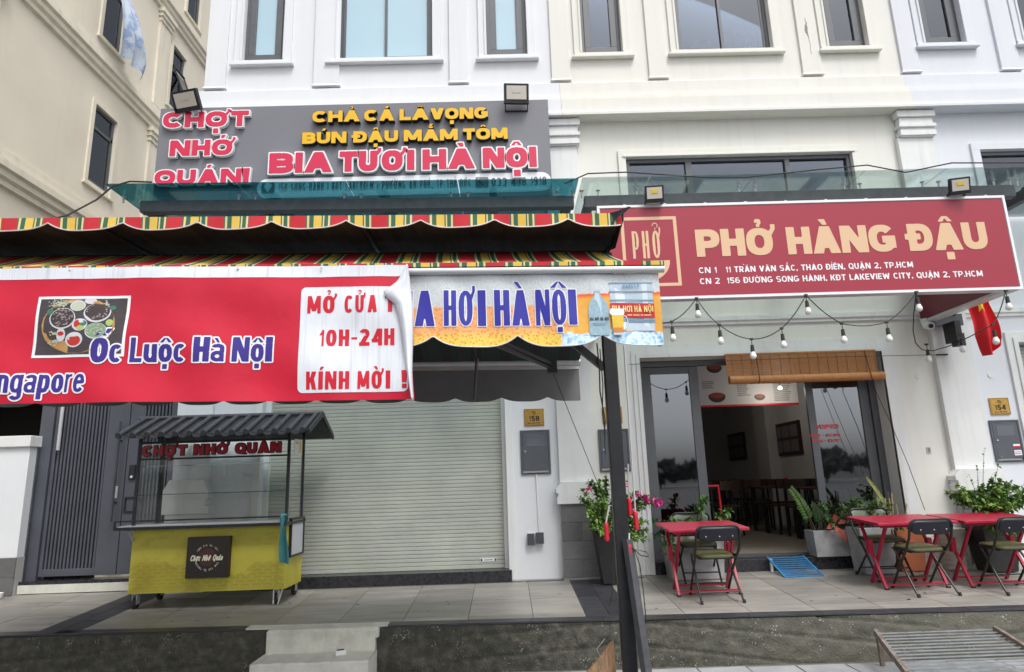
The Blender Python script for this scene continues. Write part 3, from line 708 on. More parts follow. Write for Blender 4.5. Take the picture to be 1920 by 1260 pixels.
sp_ = MB(); rq = random.Random(9)
for _ in range(70):
    x = rq.uniform(-5, 6); y = rq.uniform(6.3, 7.5); r_ = rq.uniform(.006, .02); n = 7; b = len(sp_.v); a0 = rq.random()
    for k in range(n): a = a0 + 6.283 * k / n; rr0 = r_ * rq.uniform(.7, 1.2); sp_.v.append((x + rr0 * math.cos(a), y + rr0 * .7 * math.sin(a), platz(y + rr0 * .7 * math.sin(a)) + .0028))
    sp_.face(tuple(range(b, b + n)))
part('floor_spots', sp_, 'rubber', pl, kind='stuff', fix=False)
# the mossy bank, with real grooves
def groove(x, v):
    """depth of the scored lines, v = 0 at the top, 1 at the foot"""
    d = 0
    for x0, v0, x1, v1 in ((1.1, .02, 3.3, .62), (1.1, .50, 2.6, 1.0), (2.6, .0, 3.6, .28), (-6, .80, -2.9, .25), (-6, 1.25, -2.3, .62), (-.9, .30, 1.0, .02), (-.6, .75, 1.0, .45), (3.9, .5, 6.5, .05), (3.9, .95, 6.5, .5)):
        if x0 <= x <= x1:
            vv = v0 + (v1 - v0) * (x - x0) / (x1 - x0); d = max(d, 1 - abs(v - vv) / .045)
    return max(0, d)
rn = random.Random(3); ph = [rn.uniform(0, 6.28) for _ in range(8)]
def bankp(u, v):
    x = -8.5 + 16 * u
    top = Vector((x, edgeY(x) - .004, platz(edgeY(x)) - .02)); bot = Vector((x, edgeY(x) - .045 - .05 * min(1, max(0, x / 3)), .085))
    p = top.lerp(bot, v); n_ = .010 * math.sin(7 * x + ph[0] + 3 * v) * math.sin(11 * v + ph[1] + 2 * x) + .006 * math.sin(23 * x + ph[2]) * math.sin(17 * v + ph[3])
    n_ += rn.uniform(-.003, .003)
    return p + Vector((0, -.85, .45)) * (n_ * math.sin(math.pi * v) - .022 * groove(x, v))
struct('concrete_bank', MB().grid(bankp, 900, 26), 'bank', smooth='all', fix=True)
for (x, z, w) in ((2.42, .40, .07), (2.50, .42, .05), (2.46, .385, .045), (2.52, .40, .03)):   # blobs of spilt mortar
    pass

# white concrete steps up to the platform
st = thing('concrete_steps', 'worn white concrete steps leading up to the tiled platform', 'steps', (-1.6, 5.9, .12))
def step(x0, x1, y0, y1, z0, z1):
    rs = random.Random(int(z1 * 100)); mb = MB()
    nx = 26
    def fr(u, v):
        x = x0 + (x1 - x0) * u + (rs.uniform(-.004, .004)); prof = [(y0 + .006, z0), (y0, z0 + (z1 - z0) * .5), (y0, z1 - .012), (y0 + .010, z1), ((y0 + y1) / 2, z1), (y1, z1)]
        q = prof[round(v * 5)]; return (x, q[0] + rs.uniform(-.003, .003), q[1] + rs.uniform(-.003, .003) * (v > .3))
    mb.grid(fr, nx, 5)
    for xx in (x0, x1): mb.quad((xx, y0, z0), (xx, y1, z0), (xx, y1, z1), (xx, y0, z1))
    return mb
part('upper_step', step(-2.075, -1.155, 6.015, 6.2, .25, .478), 'concrete_white', st)
part('upper_tread', MB().box(-2.07, -1.13, 6.02, 6.235, .40, .488), 'concrete_white', st, bevel=.006)
part('lower_step', step(-2.09, -1.145, 5.70, 6.06, .08, .30), 'concrete_white', st)

# ------------------------------------------------------------------ row houses
def wall(x0, x1, z0, z1, y, holes, depth=.22, mb=None):
    mb = mb or MB(); xs = sorted({x0, x1, *[h[0] for h in holes], *[h[1] for h in holes]}); zs = sorted({z0, z1, *[h[2] for h in holes], *[h[3] for h in holes]})
    xs = [v for v in xs if x0 <= v <= x1]; zs = [v for v in zs if z0 <= v <= z1]
    for a, b in zip(xs, xs[1:]):
        for c, d in zip(zs, zs[1:]):
            cx, cz = (a + b) / 2, (c + d) / 2
            if any(h[0] < cx < h[1] and h[2] < cz < h[3] for h in holes): continue
            mb.quad((a, y, c), (b, y, c), (b, y, d), (a, y, d))
    for h in holes:
        a, b, c, d = h[:4]; y2 = y + depth
        mb.quad((a, y, c), (a, y, d), (a, y2, d), (a, y2, c)); mb.quad((b, y, c), (b, y2, c), (b, y2, d), (b, y, d))
        mb.quad((a, y, d), (b, y, d), (b, y2, d), (a, y2, d)); mb.quad((a, y, c), (a, y2, c), (b, y2, c), (b, y, c))
    return mb
def frame_ring(mb, x0, x1, z0, z1, w, y0, y1):
    mb.box(x0, x1, y0, y1, z0, z0 + w); mb.box(x0, x1, y0, y1, z1 - w, z1)
    mb.box(x0, x0 + w, y0 + .0005, y1, z0 + w, z1 - w); mb.box(x1 - w, x1, y0 + .0005, y1, z0 + w, z1 - w); return mb
F = 7.8
CORN = [(7.9, 6.80), (7.775, 6.80), (7.745, 6.775), (7.745, 6.60), (7.725, 6.59), (7.725, 6.56), (7.69, 6.545), (7.69, 6.505), (7.66, 6.49), (7.66, 6.32), (7.645, 6.31), (7.61, 6.27), (7.61, 6.235), (7.9, 6.22)]
def capital(h, x0, x1, m):
    c = MB()
    for i, (z0, z1, e) in enumerate(((6.13, 6.215, .05), (6.03, 6.125, .02), (5.985, 6.03, .045), (5.94, 5.985, .015), (5.87, 5.94, .035), (5.855, 5.87, .02))):
        c.box(x0 - e, x1 + e, 7.72 - e, 7.79, z0, z1)
    part('capital', c, m, h, bevel=.004)
def upper_pilaster(h, x0, x1, m):
    p = MB().box(x0, x1, F - .035, F - .001, 6.87, 9.6); b = len(p.v)
    p.v += [(x0, F - .035, 6.87), (x1, F - .035, 6.87), (x1 + .02, F - .055, 6.83), (x0 - .02, F - .055, 6.83), (x0 - .02, F - .001, 6.83), (x1 + .02, F - .001, 6.83), (x1, F - .001, 6.87), (x0, F - .001, 6.87)]
    for q in ((0, 1, 2, 3), (3, 2, 5, 4), (0, 3, 4, 7), (1, 6, 5, 2)): p.face(tuple(b + i for i in q))
    part('pilaster', p, m, h, bevel=.003)
def upper_window(h, x0, x1, kind, trim, z0=7.24, z1=9.2):
    w = part('window', frame_ring(MB(), x0 + .001, x1 - .001, z0 + .001, z1, .045, F + .05, F + .12), 'aluminium', h)
    for a, b, c, d in ((x0 - .11, x0 - .002, x0 - .03, x0 - .002), (x1 + .002, x1 + .11, x1 + .002, x1 + .03)):
        part('surround', MB().box(a, b, F - .03, F - .001, z0 - .05, z1).box(c, d, F - .045, F - .0305, z0, z1), trim, w, bevel=.003)
    part('sill', MB().box(x0 - .15, x1 + .15, F - .075, F - .002, z0 - .085, z0 - .052).box(x0 - .11, x1 + .11, F - .045, F - .003, z0 - .052, z0 - .002), trim, w, bevel=.004)
    if x1 - x0 > .9:
        mid = (x0 + x1) / 2; sashes = [(x0 + .047, mid + .02, F + .085), (mid - .02, x1 - .047, F + .065)]
        for a, b, y in sashes:
            part('sash', frame_ring(MB(), a, b, z0 + .047, z1 - .05, .035, y, y + .02), 'aluminium', w)
            part('pane', MB().box(a + .036, b - .036, y + .008, y + .012, z0 + .083, z1 - .09), 'film_blue' if kind == 'film' else 'glass_window', w)
    else:
        part('sash', frame_ring(MB(), x0 + .05, x1 - .05, z0 + .05, z1 - .05, .085, F + .04, F + .10), 'aluminium', w, bevel=.004)
        part('pane', MB().box(x0 + .136, x1 - .136, F + .07, F + .075, z0 + .136, z1 - .15), 'film_blue' if kind == 'film' else 'glass_window', w)
    if kind != 'film':
        part('roller_screen', MB().box(x0 - .05, x1 + .05, F + .17, F + .18, z0 - .05, z1), 'screen_grey', w)
    return w

# -- house 158 (left)
h158 = thing('row_house', 'whiter row house with grey roller shutter and house number 158', 'house', (-1.5, 7.8, .58), 'row houses of the white terrace')
H1 = [(-3.358, -2.82, 7.24, 9.2, 'film'), (-2.095, -.827, 7.24, 9.2, 'film'), (-.098, .447, 7.24, 9.2, 'film')]
part('wall', wall(-3.83, .85, 6.25, 9.8, F, H1), 'paint_white', h158)
part('wall', wall(-3.83, .85, .3, 6.25, F, [(-2.85, 0.0, .3, 2.95)], .3), 'paint_white', h158)
part('side_wall', MB().box(-3.83, -3.81, F + .001, 15, .3, 9.8), 'paint_white', h158)
for a in H1: upper_window(h158, a[0], a[1], 'film', 'paint_white')
for a, b in ((-3.83, -3.56), (-2.40, -2.06), (-.60, -.36)): upper_pilaster(h158, a, b, 'paint_white')
part('cornice', MB().prism(CORN, -3.95, .85), 'paint_white', h158)
capital(h158, .61, 1.03, 'paint_trim')
part('pilaster', MB().box(.61, 1.03, 7.73, F - .001, 1.62, 5.855), 'paint_trim', h158, bevel=.004)
# shutter and its guides
sh = part('roller_shutter', MB().box(-2.84, -.01, F + .17, F + .175, .70, 2.94), 'shutter_line', h158)
z = .745; k = 0; slat0 = None
while z < 2.92:
    hh = .0435
    if slat0 is None:
        slat0 = part('shutter_slat', MB().prism([(.165, 0), (.1520, .001), (.1492, .008), (.1490, .034), (.1505, .0415), (.165, .0422)], -2.84 + 1.5, -.01 + 1.5), 'shutter', sh, bevel=0); o = slat0
        me = slat0.data
        for v in me.vertices: v.co.x += 0; v.co.y += 0
        OFFS = OFF[h158.name]
        for v in me.vertices: v.co += OFFS
        base = Vector((-1.5, F, 0)) - OFFS
    else:
        o = slat0.copy(); COL.objects.link(o)
    o.location = base + Vector((0, 0, z)); z += hh
part('bottom_bar', MB().box(-2.84, -.01, F + .135, F + .17, .702, .742), 'shutter', sh, bevel=.003)
part('maker_plate', MB().box(-.33, -.14, F + .142, F + .1465, .775, .81), 'white_plastic', sh)
part('maker_mark', MB().box(-.285, -.185, F + .1405, F + .142, .789, .796).box(-.325, -.305, F + .1405, F + .142, .78, .805).box(-.165, -.145, F + .1405, F + .142, .78, .805), 'ink', sh)
part('guide', MB().box(-2.85, -2.79, F + .10, F + .165, .70, 2.95), 'paint_trim', h158); part('guide', MB().box(-.045, -.001, F + .10, F + .165, .70, 2.95), 'paint_trim', h158)
part('surround', MB().box(0.002, .06, F - .025, F - .001, .585, 2.95).box(.06, .085, F - .014, F - .001, .585, 2.95).box(-2.93, -2.852, F - .025, F - .001, .585, 2.95), 'paint_trim', h158, bevel=.003)
part('threshold', MB().box(-2.85, .03, F - .10, F + .2, .5, .70), 'granite_black', h158, bevel=.004)
# column and pedestal at the left
part('pilaster', MB().box(-3.83, -3.42, 7.74, F - .001, 1.8, 5.9), 'paint_white', h158, bevel=.004)
pd = MB().plate([(-3.90, 1.42), (-3.36, 1.42), (-3.36, 1.50), (-3.40, 1.50), (-3.40, 1.56), (-3.37, 1.58), (-3.37, 1.66), (-3.44, 1.80), (-3.82, 1.80), (-3.90, 1.66)], 7.66, F - .002)
part('pedestal', pd, 'paint_trim', h158, bevel=.004)
part('pedestal_base', MB().box(-3.86, -3.38, 7.70, F - .002, .56, 1.42), 'paint_white', h158)

# -- pedestals with grey stone tiles shared by look on each party pilaster
def pedestal(h, x0, x1, mtrim):
    b = MB(); b.plate([(x0 - .035, 1.395), (x1 + .035, 1.395), (x1 + .035, 1.475), (x1 + .02, 1.48), (x1 + .02, 1.51), (x1 + .045, 1.52), (x1 + .045, 1.565), (x1 - .03, 1.64), (x0 + .03, 1.64), (x0 - .045, 1.565), (x0 - .045, 1.52), (x0 - .02, 1.51), (x0 - .02, 1.48), (x0 - .035, 1.475)], 7.64, F - .002)
    part('pedestal', b, mtrim, h, bevel=.004)
    part('pedestal_base', MB().box(x0 + .006, x1 - .006, 7.69, F - .002, .56, 1.393), 'grout_light', h)
    zs = [.60, .795, .99, 1.19, 1.385]
    for i, (a, c) in enumerate(zip(zs, zs[1:])):
        xm = x0 + (x1 - x0) * (.52 if i % 2 == 0 else 1.0)
        for p, q in (((x0, xm), (xm, x1)) if i % 2 == 0 else ((x0, x1),)):
            part('stone_tile', MB().box(p + .004, q - .004, 7.675, 7.695, a + .004, c - .004), 'tile_grey_wall', h, bevel=.002)
pedestal(h158, .60, 1.04, 'paint_trim')

# -- house 156 (middle), with the open restaurant room behind the doors
h156 = thing('row_house', 'cream white row house with open glass doors and bamboo blind', 'house', (3.1, 7.8, .58), 'row houses of the white terrace')
H2 = [(1.186, 1.726, 7.24, 9.2, 'glass'), (2.484, 3.759, 7.25, 9.2, 'glass'), (4.521, 5.06, 7.25, 9.2, 'glass')]
part('wall', wall(.852, 5.45, 6.25, 9.8, F, H2), 'paint_warm', h156)
part('wall', wall(.852, 5.45, .3, 6.25, F, [(1.66, 4.60, 4.75, 5.70), (1.64, 4.57, .3, 3.06)], .24), 'paint_warm', h156)
for a in H2: upper_window(h156, a[0], a[1], 'glass', 'paint_warm', z0=a[2])
for a, b in ((.76, 1.0), (2.06, 2.30), (4.12, 4.38)): upper_pilaster(h156, a, b, 'paint_warm')
part('cornice', MB().prism(CORN, .853, 5.44), 'paint_warm', h156)
# things leaning inside the big window: a printed sheet and folded plastic on the sill
wn = [o for o in h156.children if o.name.startswith('window')][1]
part('paper_sheet', MB().box(3.30, 3.60, F + .10, F + .102, 7.31, 7.62), 'menu_white', wn)
t_ = line_text('SA', 3.33, 3.57, 7.50, .085, .006, F + .0985, .008, .02); line_text('VA', 3.36, 3.55, 7.37, .085, .006, F + .0985, .008, .02, mb=t_)
part('paper_print', t_, 'menu_text', wn, fix=False)
part('folded_plastic', MB().plate([(2.60, 7.34), (3.00, 7.34), (2.97, 7.50), (2.88, 7.44), (2.78, 7.52), (2.70, 7.40)], F + .12, F + .15), 'curtain', wn); part('card_box', MB().box(2.60, 3.00, F + .095, F + .115, 7.33, 7.36), 'cardboard', wn)
# plaster crack beside the big window
ck = MB(); pts = [(4.02, F - .0365, 7.62)]
for i in range(12): pts.append((pts[-1][0] + rnd.uniform(-.012, .016), F - .0365, pts[-1][2] - .05))
cm_ = MB(); zc = 7.70; xc = 4.245
for i in range(14):
    w1 = .004 + .022 * math.exp(-((i - 4) / 2.2) ** 2); zn = zc - rnd.uniform(.03, .05); xn = xc + rnd.uniform(-.012, .012)
    cm_.quad((xc - w1, F - .0362, zc), (xc + w1 * .6, F - .0362, zc), (xn + w1 * .6, F - .0362, zn), (xn - w1, F - .0362, zn)); zc, xc = zn, xn
part('plaster_crack', cm_, 'rope_grey', h156)
# belt course
part('belt_course', MB().prism([(7.8, 3.56), (7.765, 3.555), (7.765, 3.50), (7.78, 3.49), (7.78, 3.455), (7.8, 3.45)], 1.045, 5.19), 'paint_trim', h156)
# transom window above the canopy
tw = part('window', frame_ring(MB(), 1.662, 4.598, 4.752, 5.698, .05, F + .03, F + .12), 'aluminium', h156)
part('mullion', MB().box(2.44, 2.52, F + .035, F + .11, 4.80, 5.648), 'aluminium', tw); part('mullion', MB().box(3.74, 3.80, F + .035, F + .11, 4.80, 5.648), 'aluminium', tw)
for a, b in ((1.712, 2.44), (2.52, 3.74), (3.80, 4.548)):
    part('pane', MB().box(a, b, F + .07, F + .076, 4.80, 5.648), 'glass_window', tw)
part('curtain', MB().box(1.5, 4.75, F + .4, F + .41, 4.7, 5.8), 'curtain', tw)
part('surround', MB().box(1.56, 4.70, F - .03, F - .001, 5.70, 5.80).box(1.56, 1.658, F - .03, F - .001, 4.75, 5.70).box(4.602, 4.70, F - .03, F - .001, 4.75, 5.70).box(1.62, 4.64, F - .045, F - .031, 5.702, 5.73), 'paint_warm', h156, bevel=.003)
# moulded surround of the restaurant opening
sr = MB()
for (w, y) in ((.17, .015), (.10, .03), (.045, .045)):
    sr.box(1.64 - w, 1.638, F - y, F - .001, .59, 3.062 + w); sr.box(4.572, 4.57 + w, F - y, F - .001, .59, 3.062 + w); sr.box(1.638, 4.572, F - y, F - .001, 3.062, 3.062 + w)
part('surround', sr, 'paint_trim', h156)
part('threshold', MB().box(1.641, 4.569, F - .02, F + .30, .5, .72), 'granite_black', h156, bevel=.004)
# door frame + sliding leaves
df = MB().box(1.642, 1.72, 8.0, 8.07, .721, 3.055).box(4.49, 4.568, 8.0, 8.07, .721, 3.055).box(1.72, 4.49, 8.0, 8.07, 2.99, 3.055).box(1.72, 4.49, 8.0, 8.09, .721, .745)
part('door_frame', df, 'aluminium', h156)
def leaf(x0, x1, y, name='sliding_door'):
    d = part(name, MB().box(x0, x0 + .09, y, y + .04, .746, 2.985).box(x1 - .11, x1, y, y + .04, .746, 2.985).box(x0 + .09, x1 - .11, y + .001, y + .04, 2.90, 2.985).box(x0 + .09, x1 - .11, y + .001, y + .04, .746, .86), 'aluminium', h156, bevel=.003)
    part('pane', MB().box(x0 + .09, x1 - .11, y + .017, y + .023, .86, 2.90), 'glass_door', d); return d
leaf(1.722, 2.40, 8.02)
d2 = leaf(3.715, 4.485, 8.03)
# mirrored opening-hours lettering stuck inside the right-hand pane (we read its back)
om = MB()
for t_, xa, xb, zz, hh in (('OPEN', 4.02, 4.30, 2.17, .05), ('06:30 - 14:30', 3.93, 4.30, 2.075, .032), ('17:30 - 21:30', 3.95, 4.30, 2.01, .032)):
    sub = line_text(t_, 0, xb - xa, 0, hh, .0035, 0, .006, .02)
    b = len(om.v); om.v += [(xb - .23 - v[0] , 8.028, zz + v[2]) for v in sub.v]; om.f += [tuple(b + i for i in f) for f in sub.f]; om.mi += [0] * len(sub.f)
part('hours_lettering', om, 'print_red', d2, fix=False)
# room
rm = MB(); rm.quad((1.0, 8.1, .725), (5.4, 8.1, .725), (5.4, 15.5, .725), (1.0, 15.5, .725)); part('room_floor', rm, 'interior_floor', h156)
rm = MB(); rm.quad((1.0, 8.05, .72), (1.0, 15.5, .72), (1.0, 15.5, 3.5), (1.0, 8.05, 3.5)); part('room_wall', rm, 'interior_wall', h156); part('room_wall', MB().quad((5.2, 8.05, .72), (5.2, 15.5, .72), (5.2, 15.5, 3.5), (5.2, 8.05, 3.5)), 'interior_wall', h156)
for a, b in ((12.6, 13.2), (10.0, 10.25)): part('room_column', MB().box(4.98, 5.199, a, b, .72, 3.5), 'interior_wall', h156)
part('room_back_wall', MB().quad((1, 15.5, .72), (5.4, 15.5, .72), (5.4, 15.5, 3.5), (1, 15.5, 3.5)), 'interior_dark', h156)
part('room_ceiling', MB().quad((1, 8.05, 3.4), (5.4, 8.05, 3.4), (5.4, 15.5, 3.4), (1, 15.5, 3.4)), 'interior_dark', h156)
for a, b in ((1.0, 1.66), (4.56, 5.3)): part('room_front', MB().box(a, b, 8.045, 8.06, .72, 3.5), 'interior_wall', h156)

# -- house 154 (right)
h154 = thing('row_house', 'cool white row house at the right edge with house number 154', 'house', (7.5, 7.8, .58), 'row houses of the white terrace')
H3 = [(5.836, 6.391, 7.27, 9.2, 'glass'), (7.2, 8.4, 7.27, 9.2, 'glass')]
part('wall', wall(5.452, 10.2, 6.25, 9.8, F, H3), 'paint_cool', h154)
part('wall', wall(5.452, 10.2, .3, 6.25, F, [(6.28, 9.2, 4.75, 5.68), (6.26, 9.1, .3, 3.12)], .3), 'paint_cool', h154)
for a in H3: upper_window(h154, a[0], a[1], 'glass', 'paint_cool', z0=a[2])
for a, b in ((5.46, 5.70), (6.80, 7.06)): upper_pilaster(h154, a, b, 'paint_cool')
part('cornice', MB().prism(CORN, 5.441, 10.2), 'paint_cool', h154)
capital(h154, 5.26, 5.66, 'paint_trim')
part('pilaster', MB().box(5.20, 5.66, 7.73, F - .001, 1.62, 5.855), 'paint_trim', h154, bevel=.004)
pedestal(h154, 5.17, 5.67, 'paint_trim')
tw = part('window', frame_ring(MB(), 6.282, 9.198, 4.752, 5.678, .05, F + .03, F + .12), 'aluminium', h154)
part('pane', MB().box(6.332, 9.148, F + .07, F + .076, 4.80, 5.63), 'glass_window', tw)
part('curtain', MB().box(6.2, 9.3, F + .4, F + .41, 4.7, 5.8), 'curtain', tw)
part('surround', MB().box(6.17, 9.3, F - .03, F - .001, 5.685, 5.78).box(6.17, 6.278, F - .03, F - .001, 4.75, 5.685), 'paint_cool', h154, bevel=.003)
part('belt_course', MB().prism([(7.8, 3.56), (7.765, 3.555), (7.765, 3.50), (7.78, 3.49), (7.78, 3.455), (7.8, 3.45)], 5.665, 10.2), 'paint_trim', h154)
part('surround', MB().box(6.12, 6.258, F - .03, F - .001, .585, 3.25).box(6.258, 9.2, F - .03, F - .001, 3.122, 3.25).box(6.20, 6.257, F - .045, F - .031, .585, 3.18), 'paint_trim', h154, bevel=.003)
sh = part('roller_shutter', MB().box(6.262, 9.09, F + .17, F + .175, .70, 3.11), 'shutter_line', h154)
z = .745; mb = MB()
while z < 3.08: mb.prism([(F + .165, z), (F + .152, z + .001), (F + .1492, z + .008), (F + .149, z + .034), (F + .1505, z + .0415), (F + .165, z + .0422)], 6.265, 9.08); z += .0435
o = part('shutter_slat', mb, 'shutter', sh); o['kind'] = 'stuff'

# ------------------------------------------------------------------ cream block on the far side of the alley
cb = thing('apartment_building', 'cream apartment building side wall with moulded bands beyond the alley', 'building', (-7.5, 12, .12))
CX = -7.5
def ywall(y0, y1, z0, z1, x, holes, depth=.12):
    m2 = wall(y0, y1, z0, z1, 0, holes, depth); m2.v = [(x - v[1], v[0], v[2]) for v in m2.v]; return m2
W1 = [(11.14, 11.83, 7.31, 8.83), (11.08, 11.72, 10.28, 11.9), (13.60, 14.2, 10.40, 11.90), (14.05, 14.7, 13.2, 14.6), (11.1, 11.7, 13.2, 14.6)]
part('wall', ywall(5.0, 22, .1, 17, CX, W1), 'paint_cream', cb)
part('end_wall', MB().box(-14, CX - .001, 4.98, 5.0, .1, 17), 'paint_cream', cb)
def band(zc):
    P_ = [(0, .33), (.05, .31), (.05, .22), (.08, .20), (.08, .12), (.16, .09), (.16, -.02), (.11, -.05), (.11, -.14), (.06, -.18), (.06, -.26), (0, -.28)]
    b = MB(); n = len(P_)
    for y in (5.0, 22): b.v += [(CX + p[0], y, zc + p[1]) for p in P_]
    for i in range(n): b.face((i, (i + 1) % n, n + (i + 1) % n, n + i))
    part('moulded_band', b, 'paint_cream_trim', cb)
for zc in (6.52, 9.66, 12.62, 15.6): band(zc)
for y0, y1 in ((12.95, 13.40), (8.2, 8.7), (17.4, 17.9)):
    for zb, zt in ((.3, 6.24), (6.85, 9.38), (9.99, 12.34), (12.95, 15.3)):
        part('pilaster', MB().box(CX, CX + .045, y0, y1, zb, zt - .3), 'paint_cream_trim', cb)
        c = MB()
        for i, (a, b, e) in enumerate(((.20, .30, .02), (.10, .195, .05), (.0, .095, .08))): c.box(CX, CX + .05 + e, y0 - e, y1 + e, zt - a - .1 + .0, zt - a)
        part('capital', c, 'paint_cream_trim', cb)
for i, (a, b, c, d) in enumerate(W1):
    w = MB()
    for (p, q, r_, s_) in ((a + .01, b - .01, c + .01, c + .06), (a + .01, b - .01, d - .06, d - .01), (a + .01, b - .01, c + (d - c) * .70, c + (d - c) * .70 + .06)): w.box(CX - .08, CX - .03, p, q, r_, s_)
    w.box(CX - .08, CX - .03, a + .01, a + .07, c + .06, d - .06); w.box(CX - .08, CX - .03, b - .07, b - .01, c + .06, d - .06)
    win = part('window', w, 'aluminium', cb)
    part('pane', MB().box(CX - .06, CX - .055, a + .07, b - .07, c + .06, d - .06), 'glass_window', win)
    part('curtain', MB().box(CX - .095, CX - .09, a + .02, b - .02, c + .02, d - .02), 'curtain', win)
    part('surround', MB().box(CX, CX + .03, a - .09, a - .001, c - .09, d + .09).box(CX, CX + .03, b + .001, b + .09, c - .09, d + .09).box(CX, CX + .03, a - .001, b + .001, d + .001, d + .09).box(CX, CX + .05, a - .12, b + .12, c - .12, c - .09), 'paint_cream_trim', win)
    if i == 2:   # top-hung sash pushed out
        sash = MB(); z0 = c + .06; z1 = c + (d - c) * (.9 if i == 1 else .66); n_ = 0
        def sp(y, t): return (CX + .02 + (1 - t) * (.34 if i == 2 else .30), y, z0 + t * (z1 - z0) + (1 - t) * .04)
        for (ya, yb) in ((a + .03, a + .08), (b - .08, b - .03)):
            sash.beam(sp((ya + yb) / 2, 0), sp((ya + yb) / 2, 1), .05, .03)
        sash.beam(sp(a + .03, 0), sp(b - .03, 0), .05, .03); sash.beam(sp(a + .03, 1), sp(b - .03, 1), .05, .03)
        so = part('open_sash', sash, 'steel_black', win)
        part('open_pane', MB().quad(sp(a + .06, .02), sp(b - .06, .02), sp(b - .06, .98), sp(a + .06, .98)), 'glass_window', win)

# the bedsheet blowing out of the second-floor window
def sheet(u, v):
    y = 10.80 + .95 * u * (0.50 + .60 * v) + .12 * v + .03 * math.sin(v * 9); z = 11.20 - 1.42 * v + .10 * math.sin(u * 3.1) * v
    if v > .8: y = y * (1 - (v - .8) * 1.2) + 11.45 * (v - .8) * 1.2
    x = CX + .34 + .16 * math.sin(v * 2.6) + .045 * math.sin(u * 14 + v * 3) * (.3 + v)
    return (x, y, z)
single('bedsheet', MB().grid(sheet, 34, 40), 'sheet_cloth', 'pale blue patterned bedsheet hanging out of an open cream building window', 'bedsheet', smooth='all')

# ------------------------------------------------------------------ entrance gate, yard pillar, dark carport
gt = thing('metal_gate', 'grey metal entrance gate with vertical slats and a long bar handle', 'gate', (-4.7, 8.0, .7))
GY = 8.05
part('gate_leaf', MB().box(-5.44, -5.40, GY, GY + .06, .76, 3.3).box(-4.80, -4.55, GY, GY + .06, .76, 3.3).box(-5.40, -4.80, GY + .001, GY + .06, .76, .84).box(-5.40, -4.80, GY + .001, GY + .06, 3.2, 3.3), 'gate_grey', gt, bevel=.003)
part('backing_sheet', MB().box(-5.40, -4.80, GY + .05, GY + .055, .84, 3.2), 'gate_dark', gt)
s0 = None
for i in range(14):
    x = -5.375 + i * .0425
    if s0 is None: s0 = part('slat', MB().box(x - .011, x + .011, GY + .012, GY + .05, .84, 3.2), 'gate_grey', gt); 
    else:
        o = s0.copy(); COL.objects.link(o); o.location = (i * .0425, 0, 0)
part('gate_leaf', MB().box(-4.54, -4.36, GY, GY + .06, .76, 3.3).box(-4.05, -3.96, GY, GY + .06, .76, 3.3).box(-4.36, -4.05, GY + .001, GY + .06, .76, .84).box(-4.36, -4.05, GY + .001, GY + .06, 3.2, 3.3), 'gate_grey', gt, bevel=.003)
part('backing_sheet', MB().box(-4.36, -4.05, GY + .05, GY + .055, .84, 3.2), 'gate_dark', gt)
for i in range(7):
    o = s0.copy(); COL.objects.link(o); o.location = (1.035 + .0 + i * .0425 + .005, 0, 0)
part('post', MB().box(-5.60, -5.445, GY - .03, GY + .08, .72, 3.3), 'gate_grey', gt, bevel=.004)
part('post', MB().box(-3.955, -3.84, GY - .03, GY + .08, .62, 3.3), 'gate_grey', gt, bevel=.004)
part('threshold', MB().box(-5.6, -3.84, GY - .12, GY + .1, .55, .725), 'granite_black', gt)
part('sill', MB().box(-5.55, -4.3, GY - .15, GY - .125, .60, .69), 'concrete_white', gt)
part('pull_handle', MB().tube([(-4.625, GY - .06, 1.36), (-4.625, GY - .06, 2.52)], .014, 10).box(-4.633, -4.617, GY - .05, GY, 2.28, 2.30).box(-4.633, -4.617, GY - .05, GY, 1.56, 1.58), 'steel_dark', gt)
part('lock_plate', MB().box(-4.645, -4.61, GY - .012, GY - .001, 1.62, 1.76), 'silver', gt)
it = part('intercom', MB().box(-4.49, -4.42, GY - .03, GY - .001, 1.83, 2.0), 'steel_black', gt, bevel=.004); part('button', MB().cyl((-4.452, GY - .033, 1.862), .014, .004, 12, axis='Y'), 'white_plastic', it)
part('mail_slot', frame_ring(MB(), -4.52, -4.30, 1.45, 1.63, .018, GY - .014, GY - .001), 'steel_black', gt)
part('hinge_tube', MB().tube([(-5.35, GY - .04, 2.2), (-5.35, GY - .04, 3.3)], .02, 10), 'silver', gt)

pr = thing('yard_pillar', 'white square yard pillar with cap and grey tile base left of the gate', 'pillar', (-5.8, 7.9, .6))
part('shaft', MB().box(-6.10, -5.575, 7.86, 8.35, 1.0, 2.24), 'paint_white', pr, bevel=.005)
part('cap', MB().box(-6.14, -5.555, 7.82, 8.38, 2.24, 2.37), 'paint_trim', pr, bevel=.008)
part('base_block', MB().box(-6.11, -5.565, 7.855, 8.35, .55, 1.0), 'grout_light', pr)
for (a, b, c, d) in ((-6.12, -5.56, .79, .998), (-6.12, -5.9, .60, .786), (-5.895, -5.56, .60, .786)): part('stone_tile', MB().box(a + .003, b - .003, 7.84, 7.853, c, d), 'tile_grey_wall', pr, bevel=.002)
part('side_panel', MB().box(-5.575, -5.56, 7.98, 8.3, .6, 2.235), 'gate_grey', pr)
cp = thing('carport', 'unlit dark carport opening behind the yard pillar', 'carport', (-7, 9.5, .6))
part('back_wall', MB().box(-7.48, -5.62, 9.4, 9.45, .3, 3.6), 'void', cp); part('roof', MB().box(-7.48, -5.3, 8.2, 9.4, 3.1, 3.2), 'void', cp)  # interior darkness put into the near-black wall colour
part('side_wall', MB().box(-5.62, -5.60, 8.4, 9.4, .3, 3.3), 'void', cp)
fn = thing('yard_fence', 'low dark grey metal fence panel behind the pillar at the left edge', 'fence', (-6.6, 8.3, .6))
